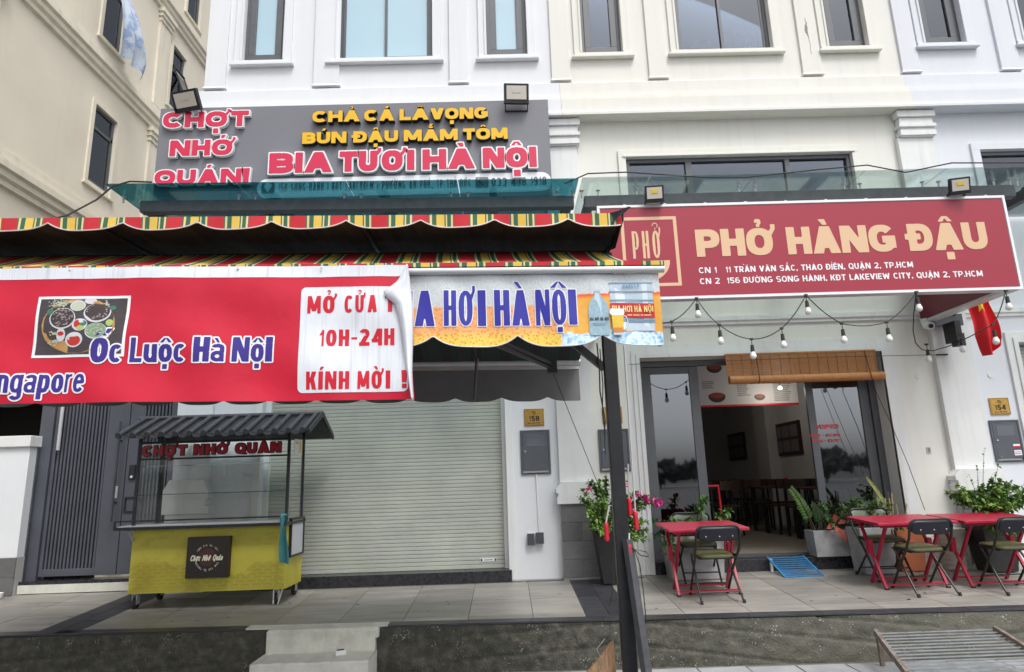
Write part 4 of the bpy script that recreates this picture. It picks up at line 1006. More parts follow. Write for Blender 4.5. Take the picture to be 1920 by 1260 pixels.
part('rail', MB().box(-7.4, -6.12, 8.25, 8.29, 2.15, 2.2).box(-7.4, -6.12, 8.25, 8.29, 1.9, 1.94).box(-7.4, -6.12, 8.25, 8.29, .8, .85), 'gate_grey', fn)
part('panel', MB().box(-7.4, -6.12, 8.262, 8.275, .85, 2.15), 'gate_dark', fn)
part('post', MB().box(-6.17, -6.121, 8.24, 8.30, .6, 2.24), 'gate_grey', fn)
single('plastic_cup', MB().lathe((-5.62, 7.72, .585), [(0, 0), (.035, 0), (.043, .02), (.048, .06), (.044, .062), (.03, .055)], 16), 'white_plastic', 'small white plastic cup on the floor by the yard pillar', 'cup', smooth=True)

# ------------------------------------------------------------------ glass canopies
def canopy(label, x0, x1, zb0, zb1, zg, yg, gl, seams, xl, xr, purl, mbeam='steel_dark'):
    c = thing('glass_canopy', label, 'canopy', ((x0 + x1) / 2, 6.6, zb0), 'steel and glass canopies along the terrace')
    part('front_beam', MB().box(x0, x1, 6.6, 6.70, zb0, zb1), mbeam, c, bevel=.004)
    for x in purl: part('cross_beam', MB().box(x, x + .08, 6.701, 7.74, zb0 + .01, zb1 - .01), mbeam, c)
    xs = [xl] + seams + [xr]
    for a, b in zip(xs, xs[1:]):
        part('glass_panel', MB().box(a + .004, b - .004, yg, 7.76, zg, zg + .012), gl, c)
    for x in seams + [xl + .12, xr - .12]:
        for dx in (-.09, .09):
            part('spider_clamp', MB().cyl((x + dx, 6.65, zb1), .011, zg - zb1, 8).cyl((x + dx, 6.65, zg - .008), .024, .007, 12), 'silver', c, smooth=True)
    return c
cnp = canopy('teal glass canopy on dark steel beam under the grey sign', -3.84, .815, 4.600, 4.728, 4.80, 6.36, 'glass_teal', [-2.72, -1.58, -.42], -4.08, .85, [-3.83, -2.62, -1.35, -.1, .70])
canopy('clear glass canopy on dark steel beam above the long red sign', .93, 5.63, 4.515, 4.650, 4.735, 6.36, 'glass_green', [1.60, 2.72, 3.88, 4.75], .88, 5.66, [.94, 2.2, 3.6, 5.52])
c3 = canopy('glass canopy corner with dark beams at the right edge', 5.78, 9.6, 4.515, 4.650, 4.735, 6.36, 'glass_green', [6.9], 5.68, 9.7, [5.80, 7.0])

# ------------------------------------------------------------------ grey shop sign with raised letters
gs = thing('shop_sign', 'grey shop sign board with raised pink and yellow letters above the teal canopy', 'sign', (-1.8, 7.5, 5.2))
part('board', MB().box(-4.22, .665, 7.5, 7.62, 5.08, 6.39), 'sign_grey', gs, bevel=.004)
for zz in (5.2, 6.2): part('mount_frame', MB().box(-3.8, .6, 7.621, 7.73, zz, zz + .06), 'steel_dark', gs)
YL = 7.445
letters(gs, [('CHỢT', -4.145, -3.085)], 6.088, .210, .026, YL, .05, .022, 'letter_pink', 'letter_white', .014)
letters(gs, [('NHỚ', -4.03, -3.24)], 5.700, .210, .026, YL, .05, .022, 'letter_pink', 'letter_white', .014)
letters(gs, [('QUÁN!', -4.185, -3.04)], 5.318, .195, .026, YL, .05, .022, 'letter_pink', 'letter_white', .014)
letters(gs, [('CHẢ', -2.29, -1.70), ('CÁ', -1.645, -1.27), ('LÃ', -1.205, -.84), ('VỌNG', -.82, -.10)], 6.105, .155, .0195, YL - .01, .06, .012, 'letter_yellow', 'letter_black', .004)
letters(gs, [('BÚN', -2.405, -1.86), ('ĐẬU', -1.775, -1.22), ('MẮM', -1.15, -.48), ('TÔM', -.415, .14)], 5.815, .155, .0195, YL - .01, .06, .012, 'letter_yellow', 'letter_black', .004)
letters(gs, [('BIA', -2.80, -2.03), ('TƯƠI', -1.94, -1.02), ('HÀ', -.92, -.275), ('NỘI', -.177, .487)], 5.435, .270, .034, YL, .05, .020, 'letter_pink', 'letter_white', .017)
rr = []
def rrect(x0, x1, z0, z1, r, n=6):
    P_ = []
    for cx, cz, a0 in ((x1 - r, z0 + r, -90), (x1 - r, z1 - r, 0), (x0 + r, z1 - r, 90), (x0 + r, z0 + r, 180)):
        for k in range(n + 1): a = R(a0 + 90 * k / n); P_.append((cx + r * math.cos(a), cz + r * math.sin(a)))
    return P_
part('address_band', MB().plate(rrect(-2.95, .66, 5.13, 5.385, .12), 7.49, 7.499), 'print_white', gs)
ad = line_text('158 SONG HÀNH ( KĐT LAKEVIEW ) PHƯỜNG AN PHÚ, TP THỦ ĐỨC', -2.69, -.33, 5.205, .115, .0065, 7.487, .011, .035, depth=0)
line_text('033 438 1918', -.08, .60, 5.205, .118, .008, 7.487, .012, .04, mb=ad)
part('address_lettering', ad, 'sign_grey', gs, fix=False)
ic = MB().plate(rrect(-.275, -.115, 5.195, 5.335, .02), 7.484, 7.489); part('phone_icon', ic, 'sign_grey', gs)
part('phone_receiver', MB().beam((-.235, 7.482, 5.30), (-.155, 7.482, 5.225), .018, .003).beam((-.245, 7.482, 5.30), (-.225, 7.482, 5.315), .028, .003).beam((-.16, 7.482, 5.215), (-.145, 7.482, 5.235), .028, .003), 'print_white', gs)
ic = MB().plate(rrect(-2.895, -2.735, 5.195, 5.335, .02), 7.484, 7.489); part('map_pin_icon', ic, 'sign_grey', gs)
pin = [(-2.815 + .045 * math.cos(R(a)), 5.285 + .045 * math.sin(R(a))) for a in range(-30, 211, 20)] + [(-2.815, 5.205)]
part('map_pin', MB().plate(pin, 7.481, 7.483), 'print_white', gs)

# ------------------------------------------------------------------ flood lights
def flood(label, c, w, h, tilt, yaw, chip='lamp_lens', group='flood lights above the shop signs'):
    f = thing('flood_light', label, 'flood light', c, group, local=True)
    M = (Matrix.Rotation(yaw, 3, 'Z') @ Matrix.Rotation(tilt, 3, 'X'))
    def P3(x, y, z): return tuple(M @ Vector((x, y, z)))
    hs = MB().boxr((0, 0, 0), (w, .05, h), M)
    for k in range(5): hs.boxr(M @ Vector((-w * .36 + k * w * .18, .04, 0)), (.008, .035, h * .8), M)
    hb = part('housing', hs, 'steel_black', f, bevel=.005)
    part('lens', MB().boxr(M @ Vector((0, -.028, h * .04)), (w * .80, .006, h * .68), M), 'lamp_lens', hb)
    part('led_panel', MB().boxr(M @ Vector((0, -.033, h * .14)), (w * .34, .004, h * .24), M), chip, hb)
    part('bracket', MB().beam((-w * .45, .03, -h * .3), (-w * .45, .14, -h * .62), .012, .02).beam((w * .45, .03, -h * .3), (w * .45, .14, -h * .62), .012, .02).beam((-w * .45, .14, -h * .62), (w * .45, .14, -h * .62), .02, .02), 'steel_black', f)
    return f
flood('black flood light tilted down over the left corner of the grey sign', (-3.83, 7.36, 6.40), .36, .25, R(30), R(-14))
flood('black flood light over the right end of the grey sign', (.262, 7.36, 6.385), .31, .25, R(14), R(4))
flood('black flood light on top of the red sign near the red bowl logo', (1.59, 6.22, 4.475), .19, .17, R(14), R(-6), 'lamp_chip')
flood('black flood light on top of the red sign near its right corner', (4.735, 6.22, 4.475), .19, .17, R(14), R(-14), 'lamp_chip')

# ------------------------------------------------------------------ long red restaurant sign with its returned wing
rs_ = thing('restaurant_sign', 'long dark red light box sign with peach lettering over the restaurant', 'sign', (3.1, 6.3, 3.4))
X0, X1, Z0, Z1 = 1.012, 5.235, 3.385, 4.39
part('box', MB().box(X0, X1, 6.305, 6.42, Z0, Z1), 'sign_edge', rs_, bevel=.003)
part('face', MB().box(X0 + .028, X1 - .028, 6.300, 6.304, Z0 + .028, Z1 - .028), 'sign_red', rs_)
part('trim', frame_ring(MB(), X0 - .004, X1 + .004, Z0 - .004, Z1 + .004, .026, 6.292, 6.3045), 'letter_white', rs_)
part('side_wing', MB().box(5.10, 5.232, 6.421, 7.76, Z0, Z1), 'sign_edge', rs_, bevel=.003)
part('wing_face', MB().box(5.094, 5.099, 6.43, 7.73, Z0 + .03, Z1 - .03), 'sign_red_side', rs_)
part('wing_face', MB().box(5.233, 5.238, 6.43, 7.73, Z0 + .03, Z1 - .03), 'sign_red', rs_)
part('side_wing', MB().box(X0 + .002, X0 + .13, 6.421, 7.76, Z0, Z1), 'sign_edge', rs_, bevel=.003)
for x in np.arange(1.3, 5.1, .42): part('screw_clip', MB().box(x - .012, x + .012, 6.33, 6.36, Z1 + .0, Z1 + .03), 'silver', rs_)
YS = 6.2985
lg = MB(); lg.box(1.24, 1.812, YS, 6.30, 4.228, 4.262); lg.box(1.778, 1.812, YS, 6.30, 3.52, 4.228); lg.box(1.24, 1.778, YS, 6.30, 3.52, 3.552); lg.box(1.24, 1.272, YS, 6.30, 3.552, 4.228)
bow = [(1.20, 3.79), (1.712, 3.79)] + [(1.46 + .252 * math.cos(R(a)), 3.785 + .215 * math.sin(R(a))) for a in range(-8, -175, -12)]
lg.plate(bow, YS, 6.30); lg.box(1.39, 1.55, YS, 6.30, 3.553, 3.575)
part('bowl_logo', lg, 'peach', rs_)
part('logo_lettering', line_text('PHỞ', 1.345, 1.635, 3.815, .295, .002, YS - .001, .035, .1, cell=.008, pw=4), 'peach', rs_, fix=False)
for t_, xa, xb in (('PHỞ', 1.995, 2.80), ('HÀNG', 2.925, 4.03), ('ĐẬU', 4.17, 4.975)):
    for ch, L in layout(t_, xb - xa, .284, .027, .022, .1): part('letter', tmesh(L, .004, .0095, YS - .002, .004, xa, 3.820, pw=4.0), 'peach', rs_, fix=False)
al = line_text('CN 1', 1.995, 2.175, 3.643, .062, .0040, YS, .007, .03, cell=.0045)
line_text('11 TRẦN VĂN SẮC, THẢO ĐIỀN, QUẬN 2, TP.HCM', 2.265, 4.17, 3.643, .062, .0040, YS, .007, .03, cell=.0045, mb=al)
line_text('CN 2', 1.995, 2.195, 3.528, .062, .0040, YS, .007, .03, cell=.0045, mb=al)
line_text('156 ĐƯỜNG SONG HÀNH, KĐT LAKEVIEW CITY, QUẬN 2, TP.HCM', 2.265, 4.86, 3.528, .062, .0040, YS, .007, .03, cell=.0045, mb=al)
part('address_lettering', al, 'print_white', rs_, fix=False)

# ------------------------------------------------------------------ string lights under the red sign
sl = thing('string_lights', 'black cable of white globe bulbs looped under the red sign', 'string lights', (3.2, 6.3, 3.2))
drops = [(1.668, 3.145, 0), (1.935, 3.375, 1), (2.133, 3.10, 0), (2.435, 2.945, 0), (2.745, 3.045, 0), (3.028, 3.375, 1), (3.345, 3.075, 0), (3.79, 3.075, 0), (4.137, 3.375, 1), (4.84, 3.02, 0), (5.035, 3.36, 1)]
path = [(1.03, 6.27, 3.33), (1.30, 6.27, 3.18)] + [(x, 6.27, z) for x, z, _ in drops]
cab = []
for a, b in zip(path, path[1:]):
    if abs(a[0] - 4.137) < .01:
        for t in np.linspace(0, 1, 9)[:-1]: cab.append((a[0] + (b[0] - a[0]) * t, 6.27 + .6 * math.sin(math.pi * t), a[2] + (b[2] - a[2]) * t - .30 * math.sin(math.pi * t)))
    else:
        for t in np.linspace(0, 1, 7)[:-1]: cab.append((a[0] + (b[0] - a[0]) * t, 6.27, a[2] + (b[2] - a[2]) * t - .03 * math.sin(math.pi * t)))
cab.append(path[-1]); part('cable', MB().tube(cab, .0055, 6), 'cable', sl, smooth=True)
def bulb(x, y, z, dx=0):
    s = part('bulb_socket', MB().tube([(x, y, z), (x + dx * .3, y, z - .06)], .004, 6).cyl((x + dx * .3, y, z - .125), .020, .067, 12, .016).boxr((x, y, z), (.03, .02, .02), Matrix.Identity(3)), 'cable', sl, smooth=True)
    part('bulb', MB().lathe((x + dx * .3, y, z - .20), [(0, 0), (.014, .002), (.026, .012), (.031, .028), (.030, .042), (.022, .060), (.017, .078)], 16), 'bulb', s, smooth='all')
for x, z, k in drops: bulb(x, 6.27, z)
bulb(4.95, 6.9, 3.06); bulb(4.63, 7.0, 2.98); bulb(1.07, 6.27, 3.30); bulb(1.13, 6.3, 3.27); bulb(1.53, 6.27, 3.10)

# cameras and boxes at the wing end
cc = thing('security_camera', 'small white security camera on the end of the red sign wing', 'security camera', (5.12, 7.6, 3.38))
part('mount', MB().cyl((5.10, 7.66, 3.36), .045, .06, 16), 'white_plastic', cc, smooth=True)
part('camera_body', MB().tube([(5.10, 7.66, 3.34), (5.09, 7.56, 3.31)], .048, 16), 'white_plastic', cc, smooth=True); part('lens', MB().tube([(5.093, 7.575, 3.313), (5.088, 7.545, 3.304)], .026, 12), 'steel_black', cc)
jb = thing('bracket_plate', 'dark steel bracket plate on the wall behind the red flag', 'bracket', (5.35, 7.7, 3.4))
part('plate', MB().box(5.16, 5.56, 7.66, 7.70, 3.33, 3.47), 'grey_plastic', jb); part('arm', MB().box(5.30, 5.37, 7.45, 7.66, 3.10, 3.34), 'steel_black', jb); part('box', MB().box(5.33, 5.43, 7.5, 7.6, 3.05, 3.2), 'steel_black', jb)
fg = thing('flag', 'red flag with yellow star hanging below the sign wing', 'flag', (5.4, 7.2, 3.5))
def flagp(u, v):
    w0 = .235; x = 5.25 + w0 * u + .03 * math.sin(v * 2.4) - (.0 if v < .7 else (v - .7) * .25 * (1 - u)) * -1; z = 3.62 - .76 * v - .04 * math.sin(u * 3.14) * v + (.10 * u if v > .75 else 0) * (v - .75) * 4
    return (x, 7.1 + .05 * math.sin(u * 9 + v * 2) + .02 * math.sin(v * 8), z)
part('cloth', MB().grid(flagp, 30, 40), 'flag_red', fg, smooth='all')
star = []
for k in range(10):
    r_ = .13 if k % 2 == 0 else .052; a = R(90 + 36 * k); star.append((.42 + r_ * math.cos(a) * 1.5, .24 + -r_ * math.sin(a)))
sm = MB(); b0 = flagp(.42, .24); sm.v = [(b0[0], b0[1] - .006, b0[2])] + [(flagp(u, v)[0], flagp(u, v)[1] - .006, flagp(u, v)[2]) for u, v in star]
for k in range(10): sm.face((0, 1 + k, 1 + (k + 1) % 10))
part('star', sm, 'flag_yellow', fg)
part('pole', MB().tube([(5.48, 7.78, 3.42), (5.40, 7.05, 3.66)], .012, 8), 'steel_black', fg)

# ------------------------------------------------------------------ bamboo blind
bb = thing('bamboo_blind', 'brown bamboo roller blind half rolled up over the restaurant door', 'blind', (3.6, 7.74, 3.07))
z = 2.80; sb = MB()
while z < 3.06:
    sb.box(2.672, 4.49, 7.752 + rnd.uniform(0, .002), 7.758, z, z + .0055); z += .0068
o = part('bamboo_strips', sb, 'bamboo', bb); o['kind'] = 'stuff'
part('top_rail', MB().box(2.665, 4.495, 7.748, 7.79, 3.06, 3.08), 'bamboo', bb)
part('rolled_bundle', MB().tube([(2.685, 7.735, 2.757), (3.2, 7.735, 2.754), (3.9, 7.735, 2.754), (4.535, 7.735, 2.757)], .050, 24), 'bamboo_roll', bb, smooth=True)
th = MB()
for x in np.arange(2.75, 4.5, .115): th.box(x, x + .005, 7.745, 7.7515, 2.80, 3.06)
for x in np.arange(2.75, 4.5, .115): th.tube([(x + .052 * 0, 7.735 - .0515 * math.cos(a), 2.755 + .0515 * math.sin(a)) for a in np.linspace(-1.6, 1.6, 9)], .002, 4)
part('stitching', th, 'wood', bb)
part('pull_cord', MB().tube([(3.02, 7.70, 3.06), (3.03, 7.68, 2.76), (3.02, 7.70, 2.70)], .005, 6), 'frame_brown', bb); part('pull_cord', MB().tube([(4.33, 7.70, 3.06), (4.36, 7.68, 2.76), (4.38, 7.70, 2.68)], .005, 6), 'frame_brown', bb)

# ------------------------------------------------------------------ inside the restaurant
mn = thing('menu_board', 'white menu board with bowl pictures hanging inside the restaurant', 'menu board', (3.3, 9.0, 2.6))
part('board', MB().box(2.68, 4.05, 9.0, 9.03, 2.60, 3.25), 'menu_white', mn); part('red_edge', MB().box(2.68, 4.05, 8.995, 9.035, 2.575, 2.60), 'print_red', mn)
mt = MB(); fm = MB(); fb = MB()
for cx, cz, r_ in ((2.93, 3.12, .085), (2.93, 2.72, .095), (3.52, 2.70, .06), (3.42, 2.90, .03), (3.80, 3.1, .07)):
    fb.plate([(cx + r_ * 1.25 * math.cos(R(a)), cz + .0 + r_ * math.sin(R(a)) * (.55 if a <= 180 else .9)) for a in range(0, 360, 20)], 8.996, 8.9995)
    fm.plate([(cx + r_ * 1.05 * math.cos(R(a)), cz + r_ * .12 + r_ * .42 * math.sin(R(a))) for a in range(0, 360, 20)], 8.993, 8.9955)
part('bowl_print', fb, 'bowl_dark', mn); part('food_print', fm, 'food_red', mn)
for x0_, x1_, zt, nl in ((2.74, 3.12, 3.22, 2), (3.10, 3.18, 3.06, 3), (2.74, 2.92, 2.92, 4), (3.22, 3.40, 2.86, 6), (3.62, 3.80, 2.92, 2), (3.72, 3.98, 2.86, 9), (3.24, 3.6, 3.15, 5)):
    for k in range(nl): mt.box(x0_, x1_ - rnd.uniform(0, .06), 8.996, 8.9995, zt - k * .028, zt - k * .028 + .010)
part('menu_print', mt, 'menu_text', mn)
for i, (y0, y1, lab) in enumerate(((11.6, 12.75, 'dark framed picture collage nearest the door on the right-hand wall'), (14.35, 15.4, 'small dark framed picture deepest inside on the right-hand wall'))):
    pc = thing('framed_picture', lab, 'picture', (5.18, (y0 + y1) / 2, 1.98), 'framed pictures inside the restaurant')
    b = MB(); b.box(5.165, 5.198, y0, y1, 1.98, 2.57); part('frame', b, 'frame_brown', pc)
    ph_ = MB()
    for q in range(3):
        for r_ in range(2): ph_.box(5.160, 5.164, y0 + .08 + q * (y1 - y0 - .1) / 3, y0 + .04 + (q + 1) * (y1 - y0 - .1) / 3, 2.04 + r_ * .26, 2.25 + r_ * .26)
    part('photo_print', ph_, 'menu_text', pc)
lp = thing('ceiling_lamp', 'lit bare lamp seen in the dark restaurant near the menu board', 'lamp', (3.62, 8.6, 2.78)); part('bulb', MB().lathe((3.655, 8.62, 2.74), [(0, 0), (.02, .004), (.028, .02), (.02, .04), (0, .05)], 12), 'lit_bulb', lp, smooth='all'); part('cord', MB().tube([(3.655, 8.62, 2.79), (3.655, 8.62, 3.39)], .005, 6), 'cable', lp)
pl_d = bpy.data.lights.new('lamp_light', 'POINT'); pl_o = bpy.data.objects.new('lamp_light', pl_d); COL.objects.link(pl_o); pl_o.location = (3.655, 8.62, 2.70); pl_d.energy = 3; pl_d.color = (1, .9, .75); pl_d.shadow_soft_size = .03
l2 = thing('ceiling_lamp', 'added round lamp brightening the restaurant, hidden behind the menu board', 'lamp', (3.95, 11.2, 3.30))  # added lamp, kept out of sight, to brighten the dark room
part('shade', MB().cyl((3.95, 11.2, 3.26), .12, .06, 20), 'lit_bulb', l2)
l3_d = bpy.data.lights.new('lamp_light', 'POINT'); l3_o = bpy.data.objects.new('lamp_light', l3_d); COL.objects.link(l3_o); l3_o.location = (3.95, 11.2, 3.1); l3_d.energy = 4; l3_d.color = (1, .93, .84); l3_d.shadow_soft_size = .12
# dining sets: table + chairs as plain dark silhouettes
def make_int_table():
    t = thing('dining_table', 'x', 'table', (0, 0, .725), 'dining tables inside the restaurant', local=True)
    part('table_top', MB().box(-.45, .45, -.3, .3, .70, .73), 'wood_dark', t, bevel=.004)
    for sx in (-1, 1):
        for sy in (-1, 1): part('leg', MB().box(sx * .40 - .02, sx * .40 + .02, sy * .25 - .02, sy * .25 + .02, 0, .70), 'steel_black', t)
    return t
def make_int_chair():
    t = thing('dining_chair', 'x', 'chair', (0, 0, .725), 'dining chairs inside the restaurant', local=True)
    part('seat', MB().box(-.19, .19, -.19, .19, .43, .46), 'wood_dark', t, bevel=.006)
    part('backrest', MB().grid(lambda u, v: (-.18 + .36 * u, -.20 - .03 * math.sin(math.pi * u), .70 + .14 * v), 8, 2), 'wood_dark', t, solid=.015)
    for sx in (-1, 1): part('back_post', MB().beam((sx * .17, -.18, .0), (sx * .17, -.20, .84), .025), 'steel_black', t)
    for sx in (-1, 1): part('leg', MB().beam((sx * .17, .17, .0), (sx * .17, .17, .43), .025), 'steel_black', t)
    return t
it0 = make_int_table(); ic0 = make_int_chair(); used = [0, 0]
def put(proto, k, x, y, rz, label, z=.725):
    o = proto if not used[k] else copy_tree(proto); used[k] = 1
    o.location = (x, y, z); o.rotation_euler = (0, 0, rz); o['label'] = label; return o
for i, (x, y, w) in enumerate(((4.62, 9.6, 'nearest the right glass panel'), (4.6, 11.3, 'second row on the right side'), (3.3, 11.4, 'in the middle of the room'), (4.6, 13.4, 'far row on the right side'), (2.9, 13.6, 'deepest in the middle of the room'))):
    put(it0, 0, x, y, 0, 'dark wooden dining table ' + w)
    for j, (dx, dy, rz, w2) in enumerate(((-.22, -.5, 0, 'front left of'), (.22, -.5, 0, 'front right of'), (-.22, .5, math.pi, 'back left of'), (.22, .5, math.pi, 'back right of'))):
        put(ic0, 1, x + dx, y + dy, rz + rnd.uniform(-.15, .15), 'dark chair at the %s the table %s' % (w2, w))
for i, (x, y) in enumerate(((4.45, 9.55), (4.55, 9.6), (4.7, 11.3), (3.2, 11.35), (3.35, 11.4))):
    c = thing('condiment_jar', ('small condiment jar on the indoor table %s' % ['nearest the right glass, left jar', 'nearest the right glass, right jar', 'in the second row on the right', 'in the middle, left jar', 'in the middle, right jar'][i]), 'jar', (x, y, 1.455), 'condiment jars on the indoor tables')
    part('jar', MB().cyl((x, y, 1.455), .032, .10, 12), 'bowl_dark', c); part('lid', MB().cyl((x, y, 1.555), .033, .025, 12), 'white_plastic' if i % 2 else 'red_paint', c)
rr_ = thing('red_rail', 'bright red metal rail frame standing inside the left glass door', 'rail', (2.3, 8.3, .73))
part('frame', MB().tube([(1.75, 8.35, 1.53), (2.62, 8.35, 1.53), (2.64, 8.35, .73)], .018, 8).tube([(1.75, 8.35, 1.53), (1.75, 8.35, .73)], .018, 8), 'red_paint', rr_)
rc = thing('red_crate', 'red mesh crate behind the left glass door', 'crate', (2.0, 8.6, .73)); cm = MB()
for k in range(10): cm.box(1.74 + k * .055, 1.745 + k * .055 + .01, 8.50, 8.51, .73, 1.50)
for k in range(14): cm.box(1.74, 2.26, 8.495, 8.50, .74 + k * .057, .74 + k * .057 + .012)
part('mesh', cm, 'red_paint', rc); part('back_panel', MB().box(1.74, 2.26, 8.6, 8.61, .73, 1.5), 'sign_red', rc)

# ------------------------------------------------------------------ freestanding two-sided awning
aw = thing('awning', 'black post awning with red, yellow and green striped canvas and a printed beer valance', 'awning', (.76, 4.6, .12))
XL = -4.6
part('post', MB().box(.712, .806, 4.56, 4.63, .05, 3.15), 'post_black', aw, bevel=.006)
part('post', MB().box(-4.5, -4.38, 4.55, 4.67, .05, 3.15), 'post_black', aw, bevel=.006)
part('top_rail', MB().box(XL, .82, 4.56, 4.66, 3.17, 3.27), 'post_black', aw)
part('brace', MB().beam((.72, 4.61, 2.42), (.40, 4.61, 2.70), .06, .05), 'post_black', aw)
part('brace', MB().beam((.40, 4.61, 2.70), (.10, 4.61, 3.16), .06, .05), 'post_black', aw)
def scal(mb, x0, x1, ztop, zpk, ztr, per, x_ref, y, fn=None, nseg=None, u0=None, rows_=2):
    """strip with a scalloped lower edge: cusps (zpk) at x_ref + k*per"""
    n = int((x1 - x0) / .02); U = []
    b = len(mb.v)
    for j in range(rows_ + 1):
        for i in range(n + 1):
            x = x0 + (x1 - x0) * i / n; f = ((x - x_ref) / per) % 1.0; low = zpk - (zpk - ztr) * (1 - (2 * abs(f - .5)) ** 3.2)
            z = ztop + (low - ztop) * j / rows_; mb.v.append((x, y + (fn(x, z) if fn else 0), z)); U.append(x)
    for j in range(rows_):
        for i in range(n): a = b + j * (n + 1) + i; mb.face((a, a + 1, a + n + 2, a + n + 1))
    return U
# hood
def slantx(t, a, b): return a + (b - a) * t
hm = MB(); hm.grid(lambda u, v: (XL + (.80 - XL + .04 * v) * u, 3.97 + v * .62, 3.325 + .17 * v - .03 * math.sin(math.pi * v)), 60, 6); hm.u = [v[0] for v in hm.v]
hood = part('hood', hm, 'stripes', aw, smooth='all')
hm = MB(); hm.grid(lambda u, v: (XL + (.84 - XL + .03 * v) * u, 4.59 + v * .62, 3.495 - .12 * v), 60, 4); hm.u = [v[0] for v in hm.v]; part('hood', hm, 'stripes', aw, smooth='all')
part('hood_underside', MB().grid(lambda u, v: (XL + (.795 - XL + .055 * v) * u, 3.985 + v * 1.2, 3.312 + .055 * v + .012 * math.sin(u * 55)), 160, 6), 'canvas_shaded', aw, smooth='all')  # same hood canvas from below, coloured dark for its shade
part('hood_frame', MB().tube([(XL, 3.985, 3.318), (.80, 3.985, 3.318)], .009, 8).beam((.80, 3.99, 3.30), (.85, 4.6, 3.34), .018).beam((-.9, 4.0, 3.298), (-.9, 5.15, 3.345), .022).beam((-2.6, 4.0, 3.298), (-2.6, 5.15, 3.345), .022), 'steel_black', aw)
part('end_flap', MB().quad((.80, 3.975, 3.325), (.812, 3.975, 3.335), (.855, 4.59, 3.49), (.845, 4.9, 3.40), (.80, 4.3, 3.21)), 'canvas_shaded', aw)
cu = MB(); cu.grid(lambda u, v: (.715 + .115 * u + .02 * math.sin(v * 3), 3.96 - .03 * math.sin(u * 1.8) , 3.325 - .075 * v * (1 - u * .9) + .03 * u * u), 8, 4); part('curled_hem', cu, 'canvas_shaded', aw, smooth='all')
vm = MB(); wf = lambda x, z: .008 * math.sin(x * 13.1) * (3.33 - z) / .1; U = scal(vm, XL, .79, 3.325, 3.290, 3.238, .475, .445, 3.965, wf); vm.u = U
hv = part('hood_valance', vm, 'stripes', aw, smooth='all')
pp = MB(); pts = []
x = XL
while x < .79:
    f = ((x - .445) / .475) % 1.0; low = 3.290 - .052 * (1 - (2 * abs(f - .5)) ** 3.2); pts.append((x, 3.963 + wf(x, low), low)); x += .02
pp.tube(pts, .0045, 5); part('valance_piping', pp, 'bar_white', hv, smooth=True)
# rollers, front and rear canvas
for yy in (4.47, 4.76): part('roller', MB().tube([(XL, yy, 3.215), (.74, yy, 3.215)], .035, 12), 'stripes_shaded', aw, smooth=True)
part('end_bracket', MB().box(.745, .775, 4.38, 4.86, 3.08, 3.25).box(.776, .80, 4.42, 4.50, 3.02, 3.20), 'steel_black', aw, bevel=.004)
part('gear_cap', MB().cyl((.80, 4.44, 3.04), .014, .10, 10).cyl((.785, 4.40, 3.12), .03, .03, 12, axis='X'), 'silver', aw)
fm = MB()
def ff(u, v):
    xr = .74 + .19 * v ** 1.6; x = XL + (xr - XL) * u; return (x, 4.44 - .86 * v, 3.235 - .375 * v - .035 * math.sin(math.pi * v) * (1 + .12 * math.sin(x * 7)) + .006 * math.sin(x * 18) * math.sin(math.pi * v))
fm.grid(ff, 220, 14); fm.u = []
for j in range(15):
    for i in range(221): fm.u.append(XL + (.74 - XL) * (i / 220) + .16 * (j / 14) ** 2 * (i / 220) ** 4)
part('front_canvas', fm, ['stripes'], aw, smooth='all')
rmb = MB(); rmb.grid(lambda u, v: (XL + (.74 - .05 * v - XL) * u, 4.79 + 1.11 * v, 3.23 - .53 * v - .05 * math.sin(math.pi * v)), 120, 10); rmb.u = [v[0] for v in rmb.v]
part('rear_canvas', rmb, 'stripes_shaded', aw, smooth='all')
part('front_bar', MB().tube([(XL, 3.585, 2.818), (.935, 3.585, 2.818)], .021, 14), 'bar_white', aw, smooth=True)
hemm = MB(); hemm.box(XL, .935, 3.565, 3.60, 2.838, 2.862); hemm.u = [v[0] + .05 for v in hemm.v]; part('front_hem', hemm, 'stripes', aw)
part('rear_bar', MB().tube([(XL, 5.9, 2.70), (.70, 5.9, 2.70)], .036, 14).box(XL, .69, 5.885, 5.915, 2.635, 2.665), 'silver', aw, smooth=True)
rv = MB(); U = scal(rv, XL, .685, 2.645, 2.385, 2.345, .415, .39, 5.89, lambda x, z: .012 * math.sin(x * 9 + z * 5) * (2.65 - z) * 3, rows_=6)
part('rear_valance', rv, 'canvas_grey', aw, smooth='all')
# arms
part('folding_arm', MB().beam((-.22, 4.55, 2.70), (.40, 5.45, 2.60), .045, .03).beam((-.22, 4.55, 2.66), (.40, 5.45, 2.57), .02, .02).box(.37, .45, 5.42, 5.50, 2.53, 2.63), 'steel_black', aw)
part('arm_elbow', MB().lathe((-.20, 4.5, 2.60), [(0, -.04), (.03, -.03), (.05, 0), (.06, .03), (.03, .05), (0, .06)], 14), 'steel_black', aw, smooth=True)
for x in (-1.6, -3.2): part('folding_arm', MB().beam((x, 4.55, 2.95), (x + .6, 5.8, 2.68), .045, .03), 'steel_black', aw)
part('crank_rod', MB().tube([(-.195, 4.5, 2.56), (-.185, 4.5, 2.47)], .004, 6).lathe((-.185, 4.5, 2.455), [(0, 0), (.018, .008), (.018, .024), (0, .032)], 12).tube([(-.185, 4.5, 2.455), (-.205, 4.5, 2.19)], .010, 8), 'tube_grey', aw)
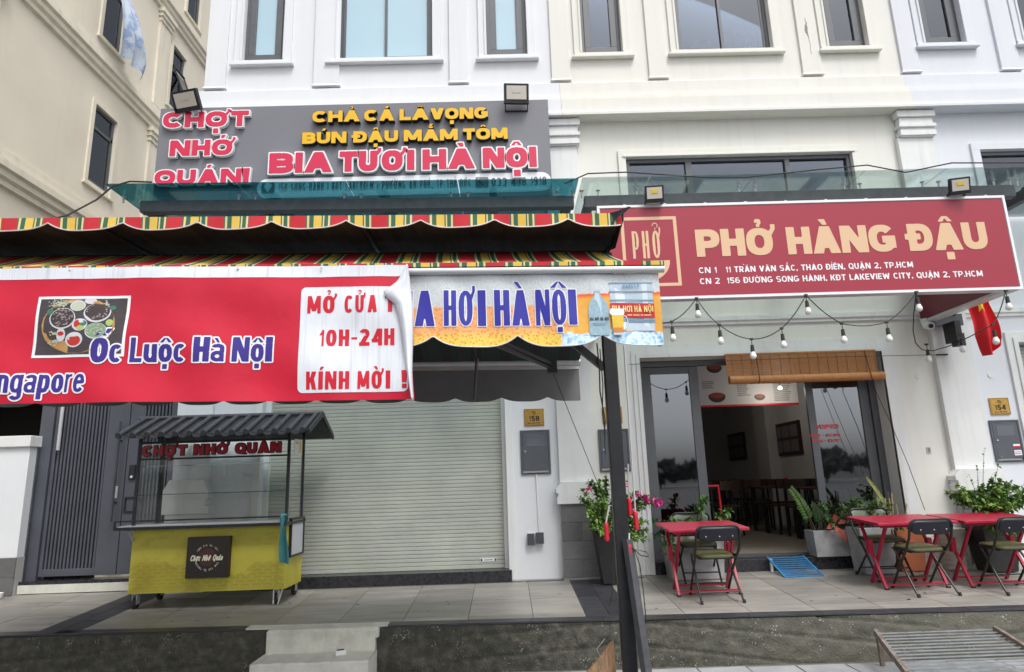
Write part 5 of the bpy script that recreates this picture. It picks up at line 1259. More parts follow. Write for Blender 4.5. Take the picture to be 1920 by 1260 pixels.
# printed front valance
def vf(x, z): return .010 * math.sin(x * 6.5 + 1) * (2.80 - z) * 2.2 + .004 * math.sin(x * 21 + z * 9)
YV = 3.60
pvm = MB(); scal(pvm, XL, .905, 2.80, 2.442, 2.377, .475, .562, YV, vf, rows_=10)
pv_ = part('printed_valance', pvm, 'beer_print', aw, smooth='all')
pp = MB(); pts = []; x = -.62
while x < .905:
    f = ((x - .562) / .475) % 1.0; low = 2.442 - .065 * (1 - (2 * abs(f - .5)) ** 3.2); pts.append((x, YV - .001 + vf(x, low), low)); x += .015
pp.tube(pts, .0035, 5); part('valance_piping', pp, 'bar_white', pv_, smooth=True)
def vtext(t, x0, x1, z0, cap, bold, gap, sp, dy, m, extra=0, name='print_lettering', cell=None, slope=0.):
    return part(name, line_text(t, x0, x1, z0, cap, bold, YV - dy, gap, sp, cell=cell or cap / 44, fn=vf, extra=extra, pw=3, slope=slope), m, pv_, fix=False)
for t_, xa, xb in (('BIA', -.66, -.378), ('HƠI', -.326, -.089), ('HÀ', -.041, .157), ('NỘI', .193, .425)):
    vtext(t_, xa, xb, 2.498, .208, .0140, .013, .045, .003, 'print_white', .0055)
    vtext(t_, xa, xb, 2.498, .208, .0140, .013, .045, .0045, 'print_blue')
# keg, bottle and mug pictures, printed flat
def vpoly(pts, dy, m, name):
    b = MB(); b.v = [(x, YV - dy + vf(x, z), z) for x, z in pts]; b.face(tuple(range(len(pts)))); return part(name, b, m, pv_)
mat('keg_mid', (.50, .60, .70), .45, var=.04, vscale=20); mat('keg_dark', (.16, .30, .42), .45); mat('keg_light', (.68, .77, .84), .45); mat('keg_red', (.55, .02, .03), .45); mat('bottle_blue', (.32, .47, .56), .45, var=.15, vscale=30)
mat('bottle_light', (.56, .70, .78), .45); mat('mug_gold', (.75, .50, .05), .45, var=.1, vscale=40); mat('mug_red', (.60, .22, .05), .45); mat('print_gold', (.85, .66, .25), .45)
kx0, kx1 = .618, .862
vpoly([(kx0, 2.745), (kx1, 2.742), (kx1, 2.46), (kx0, 2.46)], .003, 'keg_mid', 'keg_print')
vpoly([(kx0 + .03, 2.735), (kx0 + .085, 2.735), (kx0 + .085, 2.46), (kx0 + .03, 2.46)], .0036, 'keg_light', 'keg_shine')
vpoly([(kx1 - .06, 2.735), (kx1 - .03, 2.735), (kx1 - .03, 2.46), (kx1 - .06, 2.46)], .0036, 'keg_light', 'keg_shine')
for zc in (2.744, 2.693, 2.642, 2.527, 2.518): vpoly([(kx0 - .004, zc), (kx1 + .004, zc - .002), (kx1 + .004, zc - .009), (kx0 - .004, zc - .007)], .0042, 'keg_dark', 'keg_ring')
vpoly([(kx0 - .003, 2.622), (kx1 + .003, 2.618), (kx1 + .003, 2.533), (kx0 - .003, 2.537)], .0048, 'keg_red', 'keg_band')
vtext('BIA HƠI HÀ NỘI', kx0 + .004, kx1 - .006, 2.567, .036, .0014,   .003, .010, .0150, 'print_gold', cell=.0016)
for xa, xb in ((.09, .115), (.122, .158), (.166, .178), (.184, .225)): vpoly([(kx0 + xa, 2.551), (kx0 + xb, 2.551), (kx0 + xb, 2.546), (kx0 + xa, 2.546)], .0150, 'print_gold', 'fine_print')
vtext('HABECO', kx0 + .075, kx1 - .075, 2.712, .020, .0016, .003, .01, .0150, 'keg_dark', cell=.0014)
bt = [(.527, 2.695), (.563, 2.695), (.560, 2.672), (.575, 2.655), (.598, 2.62), (.605, 2.58), (.605, 2.45), (.60, 2.435), (.497, 2.435), (.490, 2.45), (.490, 2.58), (.497, 2.62), (.517, 2.655), (.530, 2.672)]
vpoly(bt[::-1], .0040, 'bottle_blue', 'bottle_print'); vpoly([(.533, 2.68), (.552, 2.68), (.565, 2.62), (.562, 2.44), (.525, 2.44), (.522, 2.62)], .0046, 'bottle_light', 'bottle_shine')
vtext('BIA HƠI HÀ NỘI', .496, .600, 2.520, .018, .0009, .0015, .006, .0085, 'ink', cell=.0011)
for xa, xb, zz in ((.505, .590, 2.505), (.512, .583, 2.496)): vpoly([(xa, zz), (xb, zz), (xb, zz - .003), (xa, zz - .003)], .0085, 'keg_dark', 'fine_print')
vpoly([(.612, 2.585), (.688, 2.585), (.690, 2.56), (.682, 2.545), (.618, 2.545), (.606, 2.56)], .0170, 'print_white', 'mug_foam_print')
vpoly([(.616, 2.545), (.684, 2.545), (.676, 2.445), (.622, 2.445)], .0162, 'mug_gold', 'mug_print'); vpoly([(.6215, 2.475), (.678, 2.475), (.676, 2.445), (.622, 2.445)], .0170, 'mug_red', 'mug_print')
vpoly([(.620, 2.445), (.678, 2.445), (.676, 2.432), (.622, 2.432)], .0170, 'keg_mid', 'mug_foot_print')
hd = MB(); hd.tube([(.684, YV - .0064 + vf(.69, 2.5), 2.545), (.700, YV - .0064 + vf(.7, 2.5), 2.54), (.708, YV - .0064 + vf(.7, 2.5), 2.51), (.698, YV - .0064 + vf(.7, 2.5), 2.475), (.680, YV - .0064 + vf(.69, 2.5), 2.465)], .0035, 6); part('mug_handle_print', hd, 'keg_light', pv_, smooth=True)

# crank handles hanging on the post, cables, leaning tube
for i, (a, b, lab) in enumerate((((.68, 4.53, 1.48), (.650, 4.52, 1.37), 'red crank grip hanging on the left face of the black post'), ((.838, 4.60, 1.75), (.828, 4.60, 1.52), 'uppermost red crank grip on the right side of the black post'), ((.868, 4.60, 2.58), (.862, 4.58, 1.43), 'red crank grip at the end of the long grey rod'), ((.80, 4.52, 1.30), (.79, 4.50, 1.23), 'lowest red crank grip tied with loops of black cord'))):
    h = thing('crank_handle', lab, 'crank handle', b, 'awning crank handles on the post')
    part('rod', MB().tube([a, b], .006, 8), 'silver', h); part('grip', MB().lathe((b[0], b[1], b[2] - .115), [(0, 0), (.014, 0), (.017, .02), (.014, .035), (.018, .06), (.014, .085), (.017, .105), (.010, .118), (0, .118)], 12), 'red_paint', h, smooth=True)
lt = thing('leaning_tube', 'dark grey square steel tube leaning against the black post', 'steel tube', (.84, 4.4, .12)); part('tube', MB().beam((.785, 4.52, 1.26), (.856, 4.40, .12), .052, .05), 'tube_grey', lt, bevel=.003)
wp = thing('wood_board', 'splintered raw wooden board at the foot of the black post', 'board', (.6, 4.62, .12))
part('board', MB().plate([(.40, .14), (.68, .14), (.685, .45), (.680, .60), (.655, .585), (.60, .52), (.52, .44), (.44, .36)], 4.70, 4.74), 'wood', wp, bevel=.004)
part('wire', MB().tube([(.62, 4.69, .62), (.56, 4.68, .56), (.60, 4.68, .48), (.54, 4.68, .40), (.61, 4.68, .30)], .004, 6), 'rope_grey', wp)
cd = thing('loose_cables', 'thin black cables and cords running down the black post', 'cables', (.7, 4.5, 2.4))
part('cable', MB().tube([(.672, 4.58, 2.60), (.675, 4.56, 2.40), (.668, 4.55, 2.25), (.690, 4.54, 2.05), (.680, 4.54, 1.95)], .005, 6).tube([(.685, 4.54, 2.55), (.69, 4.54, 2.3), (.675, 4.54, 2.1), (.682, 4.54, 2.0), (.676, 4.54, 1.82)], .004, 6), 'cable', cd, smooth=True)
part('cable', MB().tube([(.80, 4.50, 1.22), (.86, 4.49, 1.16), (.91, 4.49, 1.15), (.90, 4.49, 1.18), (.82, 4.49, 1.20), (.85, 4.49, 1.10), (.86, 4.49, .95), (.865, 4.49, .75)], .0035, 6), 'cable', cd, smooth=True)
part('cable', MB().tube([(.69, 4.52, 1.20), (.68, 4.52, 1.02), (.655, 4.52, .9), (.64, 4.52, .85)], .0035, 6), 'cable', cd, smooth=True)
gr_ = thing('guy_rope', 'taut thin rope from the rear awning bar down to the potted bougainvillea', 'rope', (.4, 5.5, 2.55)); part('rope', MB().tube([(.405, 5.47, 2.58), (1.06, 7.35, 1.42)], .0035, 6), 'cable', gr_)
gw = thing('overhead_cable', 'dark cable hanging between the awning hood and the glass canopy edge', 'cable', (-4.1, 6.3, 4.5)); part('cable', MB().tube([(-4.4, 5.5, 3.95), (-4.25, 6.1, 4.36), (-4.1, 6.28, 4.6), (-3.98, 6.33, 4.77), (-3.82, 6.35, 4.83), (-3.6, 6.36, 4.82)], .009, 6), 'cable', gw, smooth=True)
ow = thing('wall_wire', 'sagging black wire lying along the edge of the clear glass canopy', 'wire', (3, 6.35, 4.76))
part('wire', MB().tube([(.70, 6.40, 4.70), (.95, 6.38, 4.80), (1.35, 6.37, 4.80), (2.2, 6.38, 4.72), (2.6, 6.36, 4.70), (3.4, 6.36, 4.77), (3.9, 6.35, 4.80), (4.3, 6.36, 4.71), (4.8, 6.35, 4.80), (5.6, 6.35, 4.78)], .007, 6), 'cable', ow, smooth=True)
lw = thing('door_wires', 'thin wires strung across the top of the restaurant opening', 'wires', (3, 7.74, 3.0))
part('wire', MB().tube([(1.5, 7.735, 2.985), (2.6, 7.72, 2.99), (4.0, 7.72, 3.0), (5.30, 7.72, 2.985)], .0035, 5).tube([(5.20, 7.715, 2.985), (5.34, 7.715, 2.985)], .009, 6).tube([(4.36, 7.70, 2.68), (4.50, 7.68, 2.2), (4.62, 7.66, 1.7), (4.70, 7.62, 1.2)], .004, 5).tube([(3.95, 7.98, 2.66), (4.1, 7.97, 2.1), (4.25, 7.96, 1.6)], .003, 5), 'cable', lw)

# ------------------------------------------------------------------ red banner
bn = thing('vinyl_banner', 'long red vinyl banner with snail dish photo and opening hours tied to the awning', 'banner', (-2, 3.55, 2.5))
def bf(x, z):
    d = (2.9 - z)
    return .012 * math.sin(x * 4.3 + .6) * (.3 + d) + .006 * math.sin(x * 11 + z * 7) * (.4 + d) + .004 * math.sin(z * 17 + x * 3) + .0022 * math.sin(x * 31 - z * 23) * math.sin(x * 2.3) - .025 * d
YB = 3.553
def bx(u, v): x = XL + (-.535 + .055 * v - XL) * u; z = 2.875 - (.765) * v; return (x, YB + bf(x, z), z)
def bz(x): return 0
part('sheet', MB().grid(bx, 200, 24), 'banner_red', bn, smooth='all')
part('white_hem', MB().grid(lambda u, v: ((lambda x, z: (x, YB - .0015 + bf(x, z), z + bz(x)))(XL + (-.535 - XL) * u, 2.877 - .066 * v)), 200, 3), 'banner_white', bn, smooth='all')
part('eyelets', (lambda m_: [m_.cyl((x, YB - .008, 2.862), .006, .005, 8, axis='Y') for x in np.arange(-4.3, -.6, .47)] and m_)(MB()), 'silver', bn)
def bpoly(pts, dy, m, name='print_patch', nx=1):
    b = MB(); b.v = [(x, YB - dy + bf(x, z), z) for x, z in pts]; b.face(tuple(range(len(pts)))); return part(name, b, m, bn)
def bgrid(x0, x1, z0, z1, dy, m, name):
    return part(name, MB().grid(lambda u, v: ((lambda x, z: (x, YB - dy + bf(x, z), z))(x0 + (x1 - x0) * u, z0 + (z1 - z0) * v)), 30, 20), m, bn, smooth='all')
# white panel with rounded corners (built from an outline field so it follows the cloth)
gxs = rrect(-1.118, -.515, 2.152, 2.750, .028, 5)
part('white_panel', (lambda L: tmesh([np.array(L)], 0, .012, YB - .0022, 0, 0, 0, bf))(gxs), 'banner_white', bn, fix=False)
def btext(t, x0, x1, z0, cap, bold, gap, sp, m, dy=.004, extra=0, slope=0.):
    return part('print_lettering', line_text(t, x0, x1, z0, cap, bold, YB - dy, gap, sp, cell=cap / 34, fn=bf, extra=extra, pw=3, slope=slope), m, bn, fix=False)
for t_, xa, xb, zz, hh in (('MỞ', -1.080, -.920, 2.598, .100), ('CỬA', -.873, -.690, 2.598, .100), ('TỪ', -.647, -.505, 2.598, .100), ('10H–24H', -1.010, -.592, 2.410, .094), ('KÍNH', -1.070, -.835, 2.170, .098), ('MỜI', -.790, -.612, 2.170, .098), ('!', -.548, -.530, 2.170, .098)):
    btext(t_, xa, xb, zz, hh, .0085, .012, .04, 'print_red')
for t_, xa, xb, zz in (('Ốc', -2.245, -2.07, 2.328), ('Luộc', -2.03, -1.725, 2.328), ('Hà', -1.685, -1.52, 2.328), ('Nội', -1.48, -1.262, 2.328), ('Singapore', -2.86, -2.256, 2.168)):
    btext(t_, xa, xb, zz, .138, .0135, .0085, .06, 'print_white', .0034, .0085)
    btext(t_, xa, xb, zz, .138, .0135, .0085, .06, 'print_navy', .0046)
# dish photograph
mat('photo_ground', (.055, .045, .050), .5, var=.25, vscale=12, stretch=(1, 1, 6)); mat('photo_tray', (.42, .21, .075), .5, var=.2, vscale=10, col2=(.5, .33, .10), lo=.45, hi=.7); mat('photo_snail', (.05, .035, .035), .5); mat('photo_shell', (.30, .24, .24), .5)
mat('photo_green', (.22, .34, .20), .5); mat('photo_chili', (.50, .03, .02), .5); mat('photo_bowl', (.62, .62, .66), .4); mat('photo_broth', (.48, .52, .40), .4); mat('photo_leaf', (.05, .18, .11), .5); mat('photo_lime', (.40, .50, .14), .5)
bgrid(-2.577, -2.062, 2.361, 2.708, .0022, 'print_white', 'photo_border'); bgrid(-2.560, -2.078, 2.376, 2.693, .0030, 'photo_ground', 'photo_print')
def disc(cx, cz, rx, rz, m, dy, n=24, a0=0): return bpoly([(cx + rx * math.cos(a0 + 2 * math.pi * k / n), max(2.377, min(2.692, cz + rz * math.sin(a0 + 2 * math.pi * k / n)))) for k in range(n)], dy, m, 'photo_print')
PX = lambda u: -2.577 + (u / 1740) * .515; PZ = lambda v: 2.708 - (v / 1090) * .347
def pd_(u, v, ru, rv, m, dy): return disc(PX(u - 80), PZ(v - 65), ru / 1740 * .515, rv / 1090 * .347, m, dy)
pd_(900, 590, 690, 500, 'photo_tray', .0038)
pd_(600, 470, 250, 190, 'photo_bowl', .0044); pd_(600, 460, 228, 170, 'photo_snail', .0050)
pd_(1240, 370, 255, 178, 'photo_bowl', .0044); pd_(1240, 355, 232, 160, 'photo_snail', .0050)
pd_(860, 240, 145, 100, 'photo_bowl', .0046); pd_(860, 245, 125, 80, 'photo_broth', .0052)
pd_(1080, 150, 110, 60, 'photo_bowl', .0046)
pd_(945, 585, 145, 110, 'photo_bowl', .0046); pd_(895, 570, 60, 70, 'photo_chili', .0052); pd_(1010, 560, 65, 50, 'photo_leaf', .0052); pd_(960, 640, 70, 40, 'photo_lime', .0054)
pd_(865, 850, 170, 135, 'photo_bowl', .0046); pd_(865, 865, 130, 92, 'photo_chili', .0052)
pd_(1260, 700, 200, 145, 'photo_bowl', .0046); pd_(1260, 690, 185, 130, 'photo_green', .0052)
pd_(605, 760, 85, 120, 'photo_bowl', .0046); pd_(602, 738, 60, 36, 'photo_chili', .0052)
pd_(1490, 555, 65, 60, 'photo_lime', .0046); pd_(350, 345, 60, 50, 'photo_leaf', .0046); pd_(1510, 285, 70, 42, 'photo_leaf', .0046)
sn = MB(); fl = MB(); rp = random.Random(5)
def spot(mb, u, v, ru, rv, dy):
    cx, cz = PX(u - 80), PZ(v - 65); rx, rz = ru / 1740 * .515, rv / 1090 * .347; b = len(mb.v); a0 = rp.uniform(0, 3)
    for k in range(7):
        a = a0 + 2 * math.pi * k / 7; X = cx + rx * math.cos(a); Z = max(2.377, min(2.692, cz + rz * math.sin(a))); mb.v.append((X, YB - dy + bf(X, Z), Z))
    mb.face(tuple(range(b, b + 7)))
for cx_, cz_, a_, b_ in ((600, 460, 200, 150), (1240, 355, 205, 140)):
    for _ in range(60):
        t = rp.uniform(0, 6.28); q = math.sqrt(rp.random()); spot(sn, cx_ + a_ * q * math.cos(t), cz_ + b_ * q * math.sin(t), rp.uniform(12, 26), rp.uniform(7, 15), .0058)
for _ in range(70): spot(fl, rp.gauss(540, 90), rp.gauss(190, 40), rp.uniform(10, 28), rp.uniform(5, 14), .0056)
for _ in range(14): spot(fl, rp.gauss(1385, 35), rp.gauss(205, 25), 20, 9, .006); spot(fl, rp.gauss(480, 50), rp.gauss(880, 25), 20, 12, .006); spot(fl, rp.gauss(470, 40), rp.gauss(740, 25), 16, 12, .006)
for _ in range(26):
    t = rp.uniform(0, 6.28); q = math.sqrt(rp.random()); spot(fl, 1260 + 160 * q * math.cos(t), 690 + 110 * q * math.sin(t), 26, 8, .0059)
part('photo_print', sn, 'photo_shell', bn); part('photo_print', fl, 'photo_broth', bn)
# the loose corner, folded over to show its white back
def fold(u, v):
    zr = 2.872 - .768 * v; xr = -.520 + .050 * v + .012 * math.sin(v * 5)
    lft = [(0, -.525), (.12, -.580), (.20, -.655), (.235, -.645), (.30, -.590), (.42, -.562), (.6, -.542), (.8, -.520), (1, -.495)]
    for (a, xa), (b, xb) in zip(lft, lft[1:]):
        if a <= v <= b: xl = xa + (xb - xa) * (v - a) / (b - a); break
    x = xl + (xr - xl) * u
    return (x, YB + bf(x, zr) - .012 - .040 * math.sin(math.pi * min(1, u * .9 + .05)), zr - .004)
part('folded_edge', MB().grid(fold, 10, 40), 'banner_white', bn, smooth='all', solid=.001)

# both hang a little out of level: the awning climbs 2 cm per metre towards the left
def unlevel(root, k, x0, skip=()):
    ox = OFF[root.name].x; done = set()
    for ch in root.children_recursive:
        if ch.name.split('.')[0] in skip or ch.data is None or ch.data.name in done: continue
        done.add(ch.data.name)
        for v in ch.data.vertices: v.co.z += k * (x0 - (v.co.x + ox))
unlevel(cnp, .0155, -3.84); unlevel(bn, .0205, -.80); unlevel(aw, .0195, .80, ('post',))

# ------------------------------------------------------------------ food cart
ct = thing('food_cart', 'yellow wheeled food cart with glass display and grey tiled roof', 'food cart', (-3.0, 7.2, .54))
CX0, CX1, CY0, CY1 = -3.79, -2.235, 6.95, 7.47
part('cabinet', MB().box(CX0, CX1, CY0, CY1, .69, 1.305), 'cart_yellow', ct, bevel=.004)
wv = MB()
def arc(cx, cz, r, a0=10, a1=170, w=.0022):
    n = 7; b = len(wv.v)
    for k in range(n + 1):
        a = R(a0 + (a1 - a0) * k / n)
        for rr2 in (r, r + w): wv.v.append((cx + rr2 * math.cos(a), CY0 - .0015, cz + rr2 * math.sin(a)))
    for k in range(n): wv.face((b + 2 * k, b + 2 * k + 1, b + 2 * k + 3, b + 2 * k + 2))
for row in range(9):
    z = .697 + row * .034; off = (row % 2) * .055
    for k in range(-1, 16):
        x = CX0 + .06 + off + k * .11; h = .10 + .10 * abs((x - CX0) / (CX1 - CX0) - .45) * 1.6
        hgt = .69 + .06 + (.17 if x > -2.62 else (.10 + .10 * math.cos((x + 3.6) * 2.2) if x < -2.9 else .05))
        if CX0 + .054 < x < CX1 - .054 and z < hgt:
            for r_ in (.050, .034, .018): arc(x, z, r_, w=.003)
for (x, z) in ((-3.62, 1.19), (-3.50, 1.21), (-3.66, 1.15), (-2.42, 1.21), (-2.55, 1.16), (-2.38, 1.17)):
    for k in range(3): wv.box(x - .05 + k * .012, x + .05, CY0 - .0016, CY0 - .0006, z + k * .013, z + k * .013 + .002)
part('wave_print', wv, 'cart_print', ct, kind='stuff')
lb = part('logo_board', MB().box(-3.205, -2.785, 6.885, CY0 - .001, .828, 1.218), 'logo_brown', ct, bevel=.003)
part('logo_disc', MB().plate([(-2.995 + .085 * math.cos(R(a)), 1.02 + .085 * math.sin(R(a))) for a in range(0, 360, 12)], 6.881, 6.8845), 'logo_dim', lb)
lt_ = script_text('Chợt Nhớ Quán', -3.165, -2.845, .990, .056, .0034, 6.879, .002, .022, .0028)
part('logo_lettering', lt_, 'logo_text', lb, fix=False)
def arctext(t, rad, cap, a0, a1, top=True):
    m2 = MB(); src = line_text(t, 0, 1.0, 0, cap, .0012, 0, .006, .02, cell=.0022) if False else None
    L_ = abs(R(a1 - a0)) * rad; src = line_text(t, 0, L_, 0, cap, .0014, 0, .008, .016, cell=.0024)
    for (x, y, z) in src.v:
        a = R(a0) + (R(a1) - R(a0)) * x / L_; rr2 = rad + z if top else rad + cap - z; m2.v.append((-2.995 + rr2 * math.cos(a), 6.879, 1.02 + rr2 * math.sin(a)))
    m2.f = src.f; m2.mi = src.mi; return m2
part('logo_lettering', arctext('TINH HOA ẨM THỰC', .108, .020, 150, 30), 'logo_text', lb, fix=False)
part('logo_lettering', arctext('HƯƠNG VỊ QUÊ NHÀ', .108, .020, 205, 335, False), 'logo_text', lb, fix=False)
part('counter_frame', frame_ring(MB(), -3.93, -2.21, 6.84, 7.48, .028, 0, .03), 'steel_black', ct) if False else None
cf = MB(); cf.box(-3.93, -2.21, 6.84, 6.862, 1.305, 1.335); cf.box(-3.93, -3.905, 6.862, 7.48, 1.305, 1.335); cf.box(-2.235, -2.21, 6.862, 7.48, 1.305, 1.335); cf.box(-3.93, -2.21, 6.84, 6.858, 1.385, 1.40); cf.box(-3.93, -3.915, 6.84, 6.855, 1.335, 1.385); cf.box(-2.225, -2.21, 6.84, 6.855, 1.335, 1.385)
part('counter_frame', cf, 'steel_black', ct)
part('counter_top', MB().box(-3.904, -2.236, 6.863, 7.47, 1.31, 1.345), 'cart_white', ct)
for xx in (-3.78, -2.25): part('bracket', MB().beam((xx, 6.94, 1.20), (xx, 6.86, 1.30), .02, .012), 'silver', ct)
for (x, y) in ((-3.80, 6.95), (-2.255, 6.95), (-3.80, 7.44), (-2.255, 7.44)):
    part('corner_post', MB().box(x - .014, x + .014, y, y + .028, 1.346, 2.27), 'steel_black', ct)
for zz in (2.165, 1.995, 2.25): part('sign_rail', MB().box(-3.785, -2.27, 6.955, 6.975, zz, zz + .018), 'steel_black', ct)
for ch, L in layout('CHỢT NHỚ QUÁN', 1.43, .105, .0125, .016, .055):
    b_ = part('letter', tmesh(L, .0075, .0055, 6.945, .012, -3.765, 2.036, pw=3), 'letter_black', ct, fix=False); part('letter_face', tmesh(L, 0, .0055, 6.938, .006, -3.765, 2.036, pw=3), 'cart_letter', b_, fix=False)
part('glass_front', MB().box(-3.785, -2.27, 6.962, 6.967, 1.348, 1.995), 'glass_clear', ct)
part('glass_side', MB().box(-2.252, -2.247, 6.98, 7.44, 1.348, 2.26), 'glass_clear', ct); part('glass_side', MB().box(-3.808, -3.803, 6.98, 7.44, 1.348, 2.26), 'glass_clear', ct)
for z in (1.93, 1.64): part('glass_shelf', MB().box(-3.785, -2.27, 7.02, 7.22 if z > 1.8 else 7.40, z, z + .008), 'glass_edge', ct)
part('side_sticker', MB().box(-2.2455, -2.2435, 7.12, 7.36, 2.02, 2.18), 'print_white', ct); part('sticker_print', MB().box(-2.243, -2.2415, 7.27, 7.33, 2.04, 2.17).box(-2.243, -2.2415, 7.15, 7.24, 2.13, 2.15), 'letter_yellow', ct)
sf = part('side_flap', MB().box(-2.230, -2.218, 7.02, 7.42, 1.00, 1.345), 'cart_white', ct)
fr_ = MB(); fr_.box(-2.236, -2.206, 7.00, 7.02, .98, 1.365).box(-2.236, -2.206, 7.42, 7.44, .98, 1.365).box(-2.235, -2.206, 7.02, 7.42, .98, 1.0).box(-2.235, -2.206, 7.02, 7.42, 1.345, 1.365); part('flap_frame', fr_, 'steel_black', sf)
# roof: deck, tiles one by one, ridge
part('roof_deck', MB().prism([(6.74, 2.235), (7.20, 2.44), (7.66, 2.235), (7.66, 2.21), (7.20, 2.41), (6.74, 2.21)], -3.93, -2.0), 'steel_black', ct)
part('ridge_cap', MB().tube([(-3.96, 7.20, 2.455), (-1.99, 7.20, 2.455)], .024, 10).box(-3.96, -1.99, 7.185, 7.215, 2.42, 2.45), 'cart_roof', ct, smooth=True)
part('gable_board', MB().prism([(6.72, 2.20), (7.20, 2.42), (7.68, 2.20), (7.68, 2.25), (7.20, 2.475), (6.72, 2.25)], -1.998, -1.975), 'steel_black', ct)
tl0 = None; rl0 = None
d_ = Vector((0, .46, .205)); nrm_ = Vector((0, -.205, .46)).normalized()
for side in (0, 1):
    for i in range(14):
        x = -3.90 + i * .1425
        if rl0 is None:
            a = Vector((x, 6.715, 2.238)); rl0 = part('round_roof_tile', MB().tube([a, a + d_ * 1.02], .024, 12).tube([a + Vector((0, -.004, 0)), a + Vector((0, .012, .005))], .029, 12), 'cart_roof', ct, smooth=True); o = rl0; sx0 = x
        else:
            o = rl0.copy(); COL.objects.link(o); o.location = (x - sx0, 0, 0)
        if side: o.rotation_euler = (0, 0, math.pi); o.location = (x + sx0 + 3.0 * 2, 0, 0) if False else (2 * (-3.0 - -3.0) + (x - -3.0) + (sx0 - -3.0), 0, 0)
for i in range(13):
    x = -3.90 + (i + .5) * .1425
    for r_ in range(3):
        p = Vector((x, 6.73, 2.222)) + d_ * (r_ / 3) + nrm_ * (.004)
        if tl0 is None:
            tb = MB(); tb.grid(lambda u, v: (x - .058 + .116 * u, p.y + d_.y * v * .36, p.z + d_.z * v * .36 - .014 * math.sin(math.pi * u) + .010 * (1 - v)), 8, 2)
            tb.grid(lambda u, v: (x - .058 + .116 * u, p.y, p.z - .014 * math.sin(math.pi * u) + .010 - v * (.012 + .012 * math.sin(math.pi * u))), 8, 1)
            tl0 = part('flat_roof_tile', tb, 'cart_roof', ct, smooth=True, fix=False); p0 = p.copy(); o = tl0
        else:
            o = tl0.copy(); COL.objects.link(o); o.location = p - p0
# castors
def castor(x, y, yaw=0):
    zf = platz(y); w = part('castor', MB().box(x - .03, x + .03, y - .03, y + .03, .675, .69).box(x - .024, x - .018, y - .03, y + .03, zf + .045, .68).box(x + .018, x + .024, y - .03, y + .03, zf + .045, .68), 'silver', ct)
    part('wheel', MB().tube([(x - .016, y, zf + .055), (x + .016, y, zf + .055)], .053, 20), 'rubber', w, smooth=True)
castor(-3.74, 7.02); castor(-2.34, 7.03); castor(-3.70, 7.42); castor(-2.29, 7.42)
part('foot_stand', MB().tube([(-2.27, 6.99, .69), (-2.31, 6.98, platz(6.98) + .01)], .008, 8).tube([(-2.36, 6.99, .69), (-2.355, 6.98, platz(6.98) + .01)], .008, 8), 'silver', ct)
cl = MB()
def clothp(u, v):
    if v < .2: t = v / .2; return (-2.285 + .085 * u, 7.05 - .20 * t, 1.412 + .006 * math.sin(u * 9))
    t = (v - .2) / .8; x = -2.285 + .080 * u + .035 * t + .010 * math.sin(t * 6 + u * 3); return (x, 6.833 - .018 * math.sin(u * 7 + t * 2) - .01 * t, 1.415 - .46 * t - .02 * u * t)
single('hanging_cloth', cl.grid(clothp, 14, 30), 'cloth_teal', 'teal cloth draped over the right corner of the yellow food cart', 'cloth', smooth='all')
ob = thing('cigarette_box', 'small white cardboard packet lying on the lower concrete step', 'packet', (-1.42, 5.93, .30)); part('packet', MB().boxr((-1.425, 5.93, .318), (.085, .055, .035), Matrix.Rotation(R(25), 3, 'Z')), 'white_plastic', ob); part('packet_top', MB().boxr((-1.425, 5.93, .3365), (.06, .035, .002), Matrix.Rotation(R(25), 3, 'Z')), 'ink', ob)

# ------------------------------------------------------------------ wall fittings
def plate(num, x0, z0, label):
    p = thing('number_plate', label, 'number plate', (x0, 7.79, z0), 'brass house number plates'); w, h = .235, .20
    b = part('plate', MB().box(x0, x0 + w, F - .016, F - .001, z0, z0 + h), 'brass', p, bevel=.002)
    part('border_print', frame_ring(MB(), x0 + .008, x0 + w - .008, z0 + .008, z0 + h - .008, .003, F - .0175, F - .016), 'ink', b)
    t = line_text(num, x0 + .055, x0 + w - .055, z0 + .055, .062, .005, F - .018, .008, .02); line_text('S', x0 + .095, x0 + .14, z0 + .135, .036, .002, F - .018, .0, .02, mb=t)
    [t.box(x0 + a, x0 + b, F - .018, F - .0165, z0 + .028, z0 + .036) for a, b in ((.04, .085), (.095, .13), (.14, .19))]
    part('number_lettering', t, 'ink', b, fix=False)
plate('158', .228, 2.295, 'brass number plate on the wall above the meter box with white conduit'); plate('156', 1.155, 2.29, 'brass number plate mostly hidden behind the black awning post'); plate('154', 5.785, 2.255, 'brass number plate at the right edge above the stickered meter box')
def meter(x0, x1, z0, z1, label, kind):
    p = thing('meter_box', label, 'meter box', (x0, 7.79, z0), 'grey electricity meter boxes'); w = x1 - x0; h = z1 - z0
    b = part('box', frame_ring(MB(), x0, x1, z0, z1, .022, F - .022, F - .001), 'meter_grey', p, bevel=.002)
    part('door', MB().box(x0 + .025, x1 - .025, F - .019, F - .002, z0 + .045, z1 - .025), 'meter_grey', p, bevel=.003)
    part('vent_slot', MB().box(x0 + .07, x1 - .07, F - .024, F - .0225, z0 + .008, z0 + .016), 'ink', p)
    part('lock', MB().cyl((x0 + .055, F - .028, z0 + h * .52), .010, .01, 10, axis='Y'), 'silver', p)
    if kind: part('window', MB().box(x0 + .07, x1 - .07, F - .0215, F - .019, z1 - .19, z1 - .065), 'glass_dark', p, bevel=.002)
    return p
meter(.172, .520, 1.735, 2.245, 'grey meter box with window and white conduit right of the roller shutter', 1)
meter(1.090, 1.448, 1.735, 2.228, 'grey meter box with blank door partly behind the black post', 0)
m3 = meter(5.735, 6.085, 1.70, 2.19, 'grey meter box with stickers at the right edge', 1)
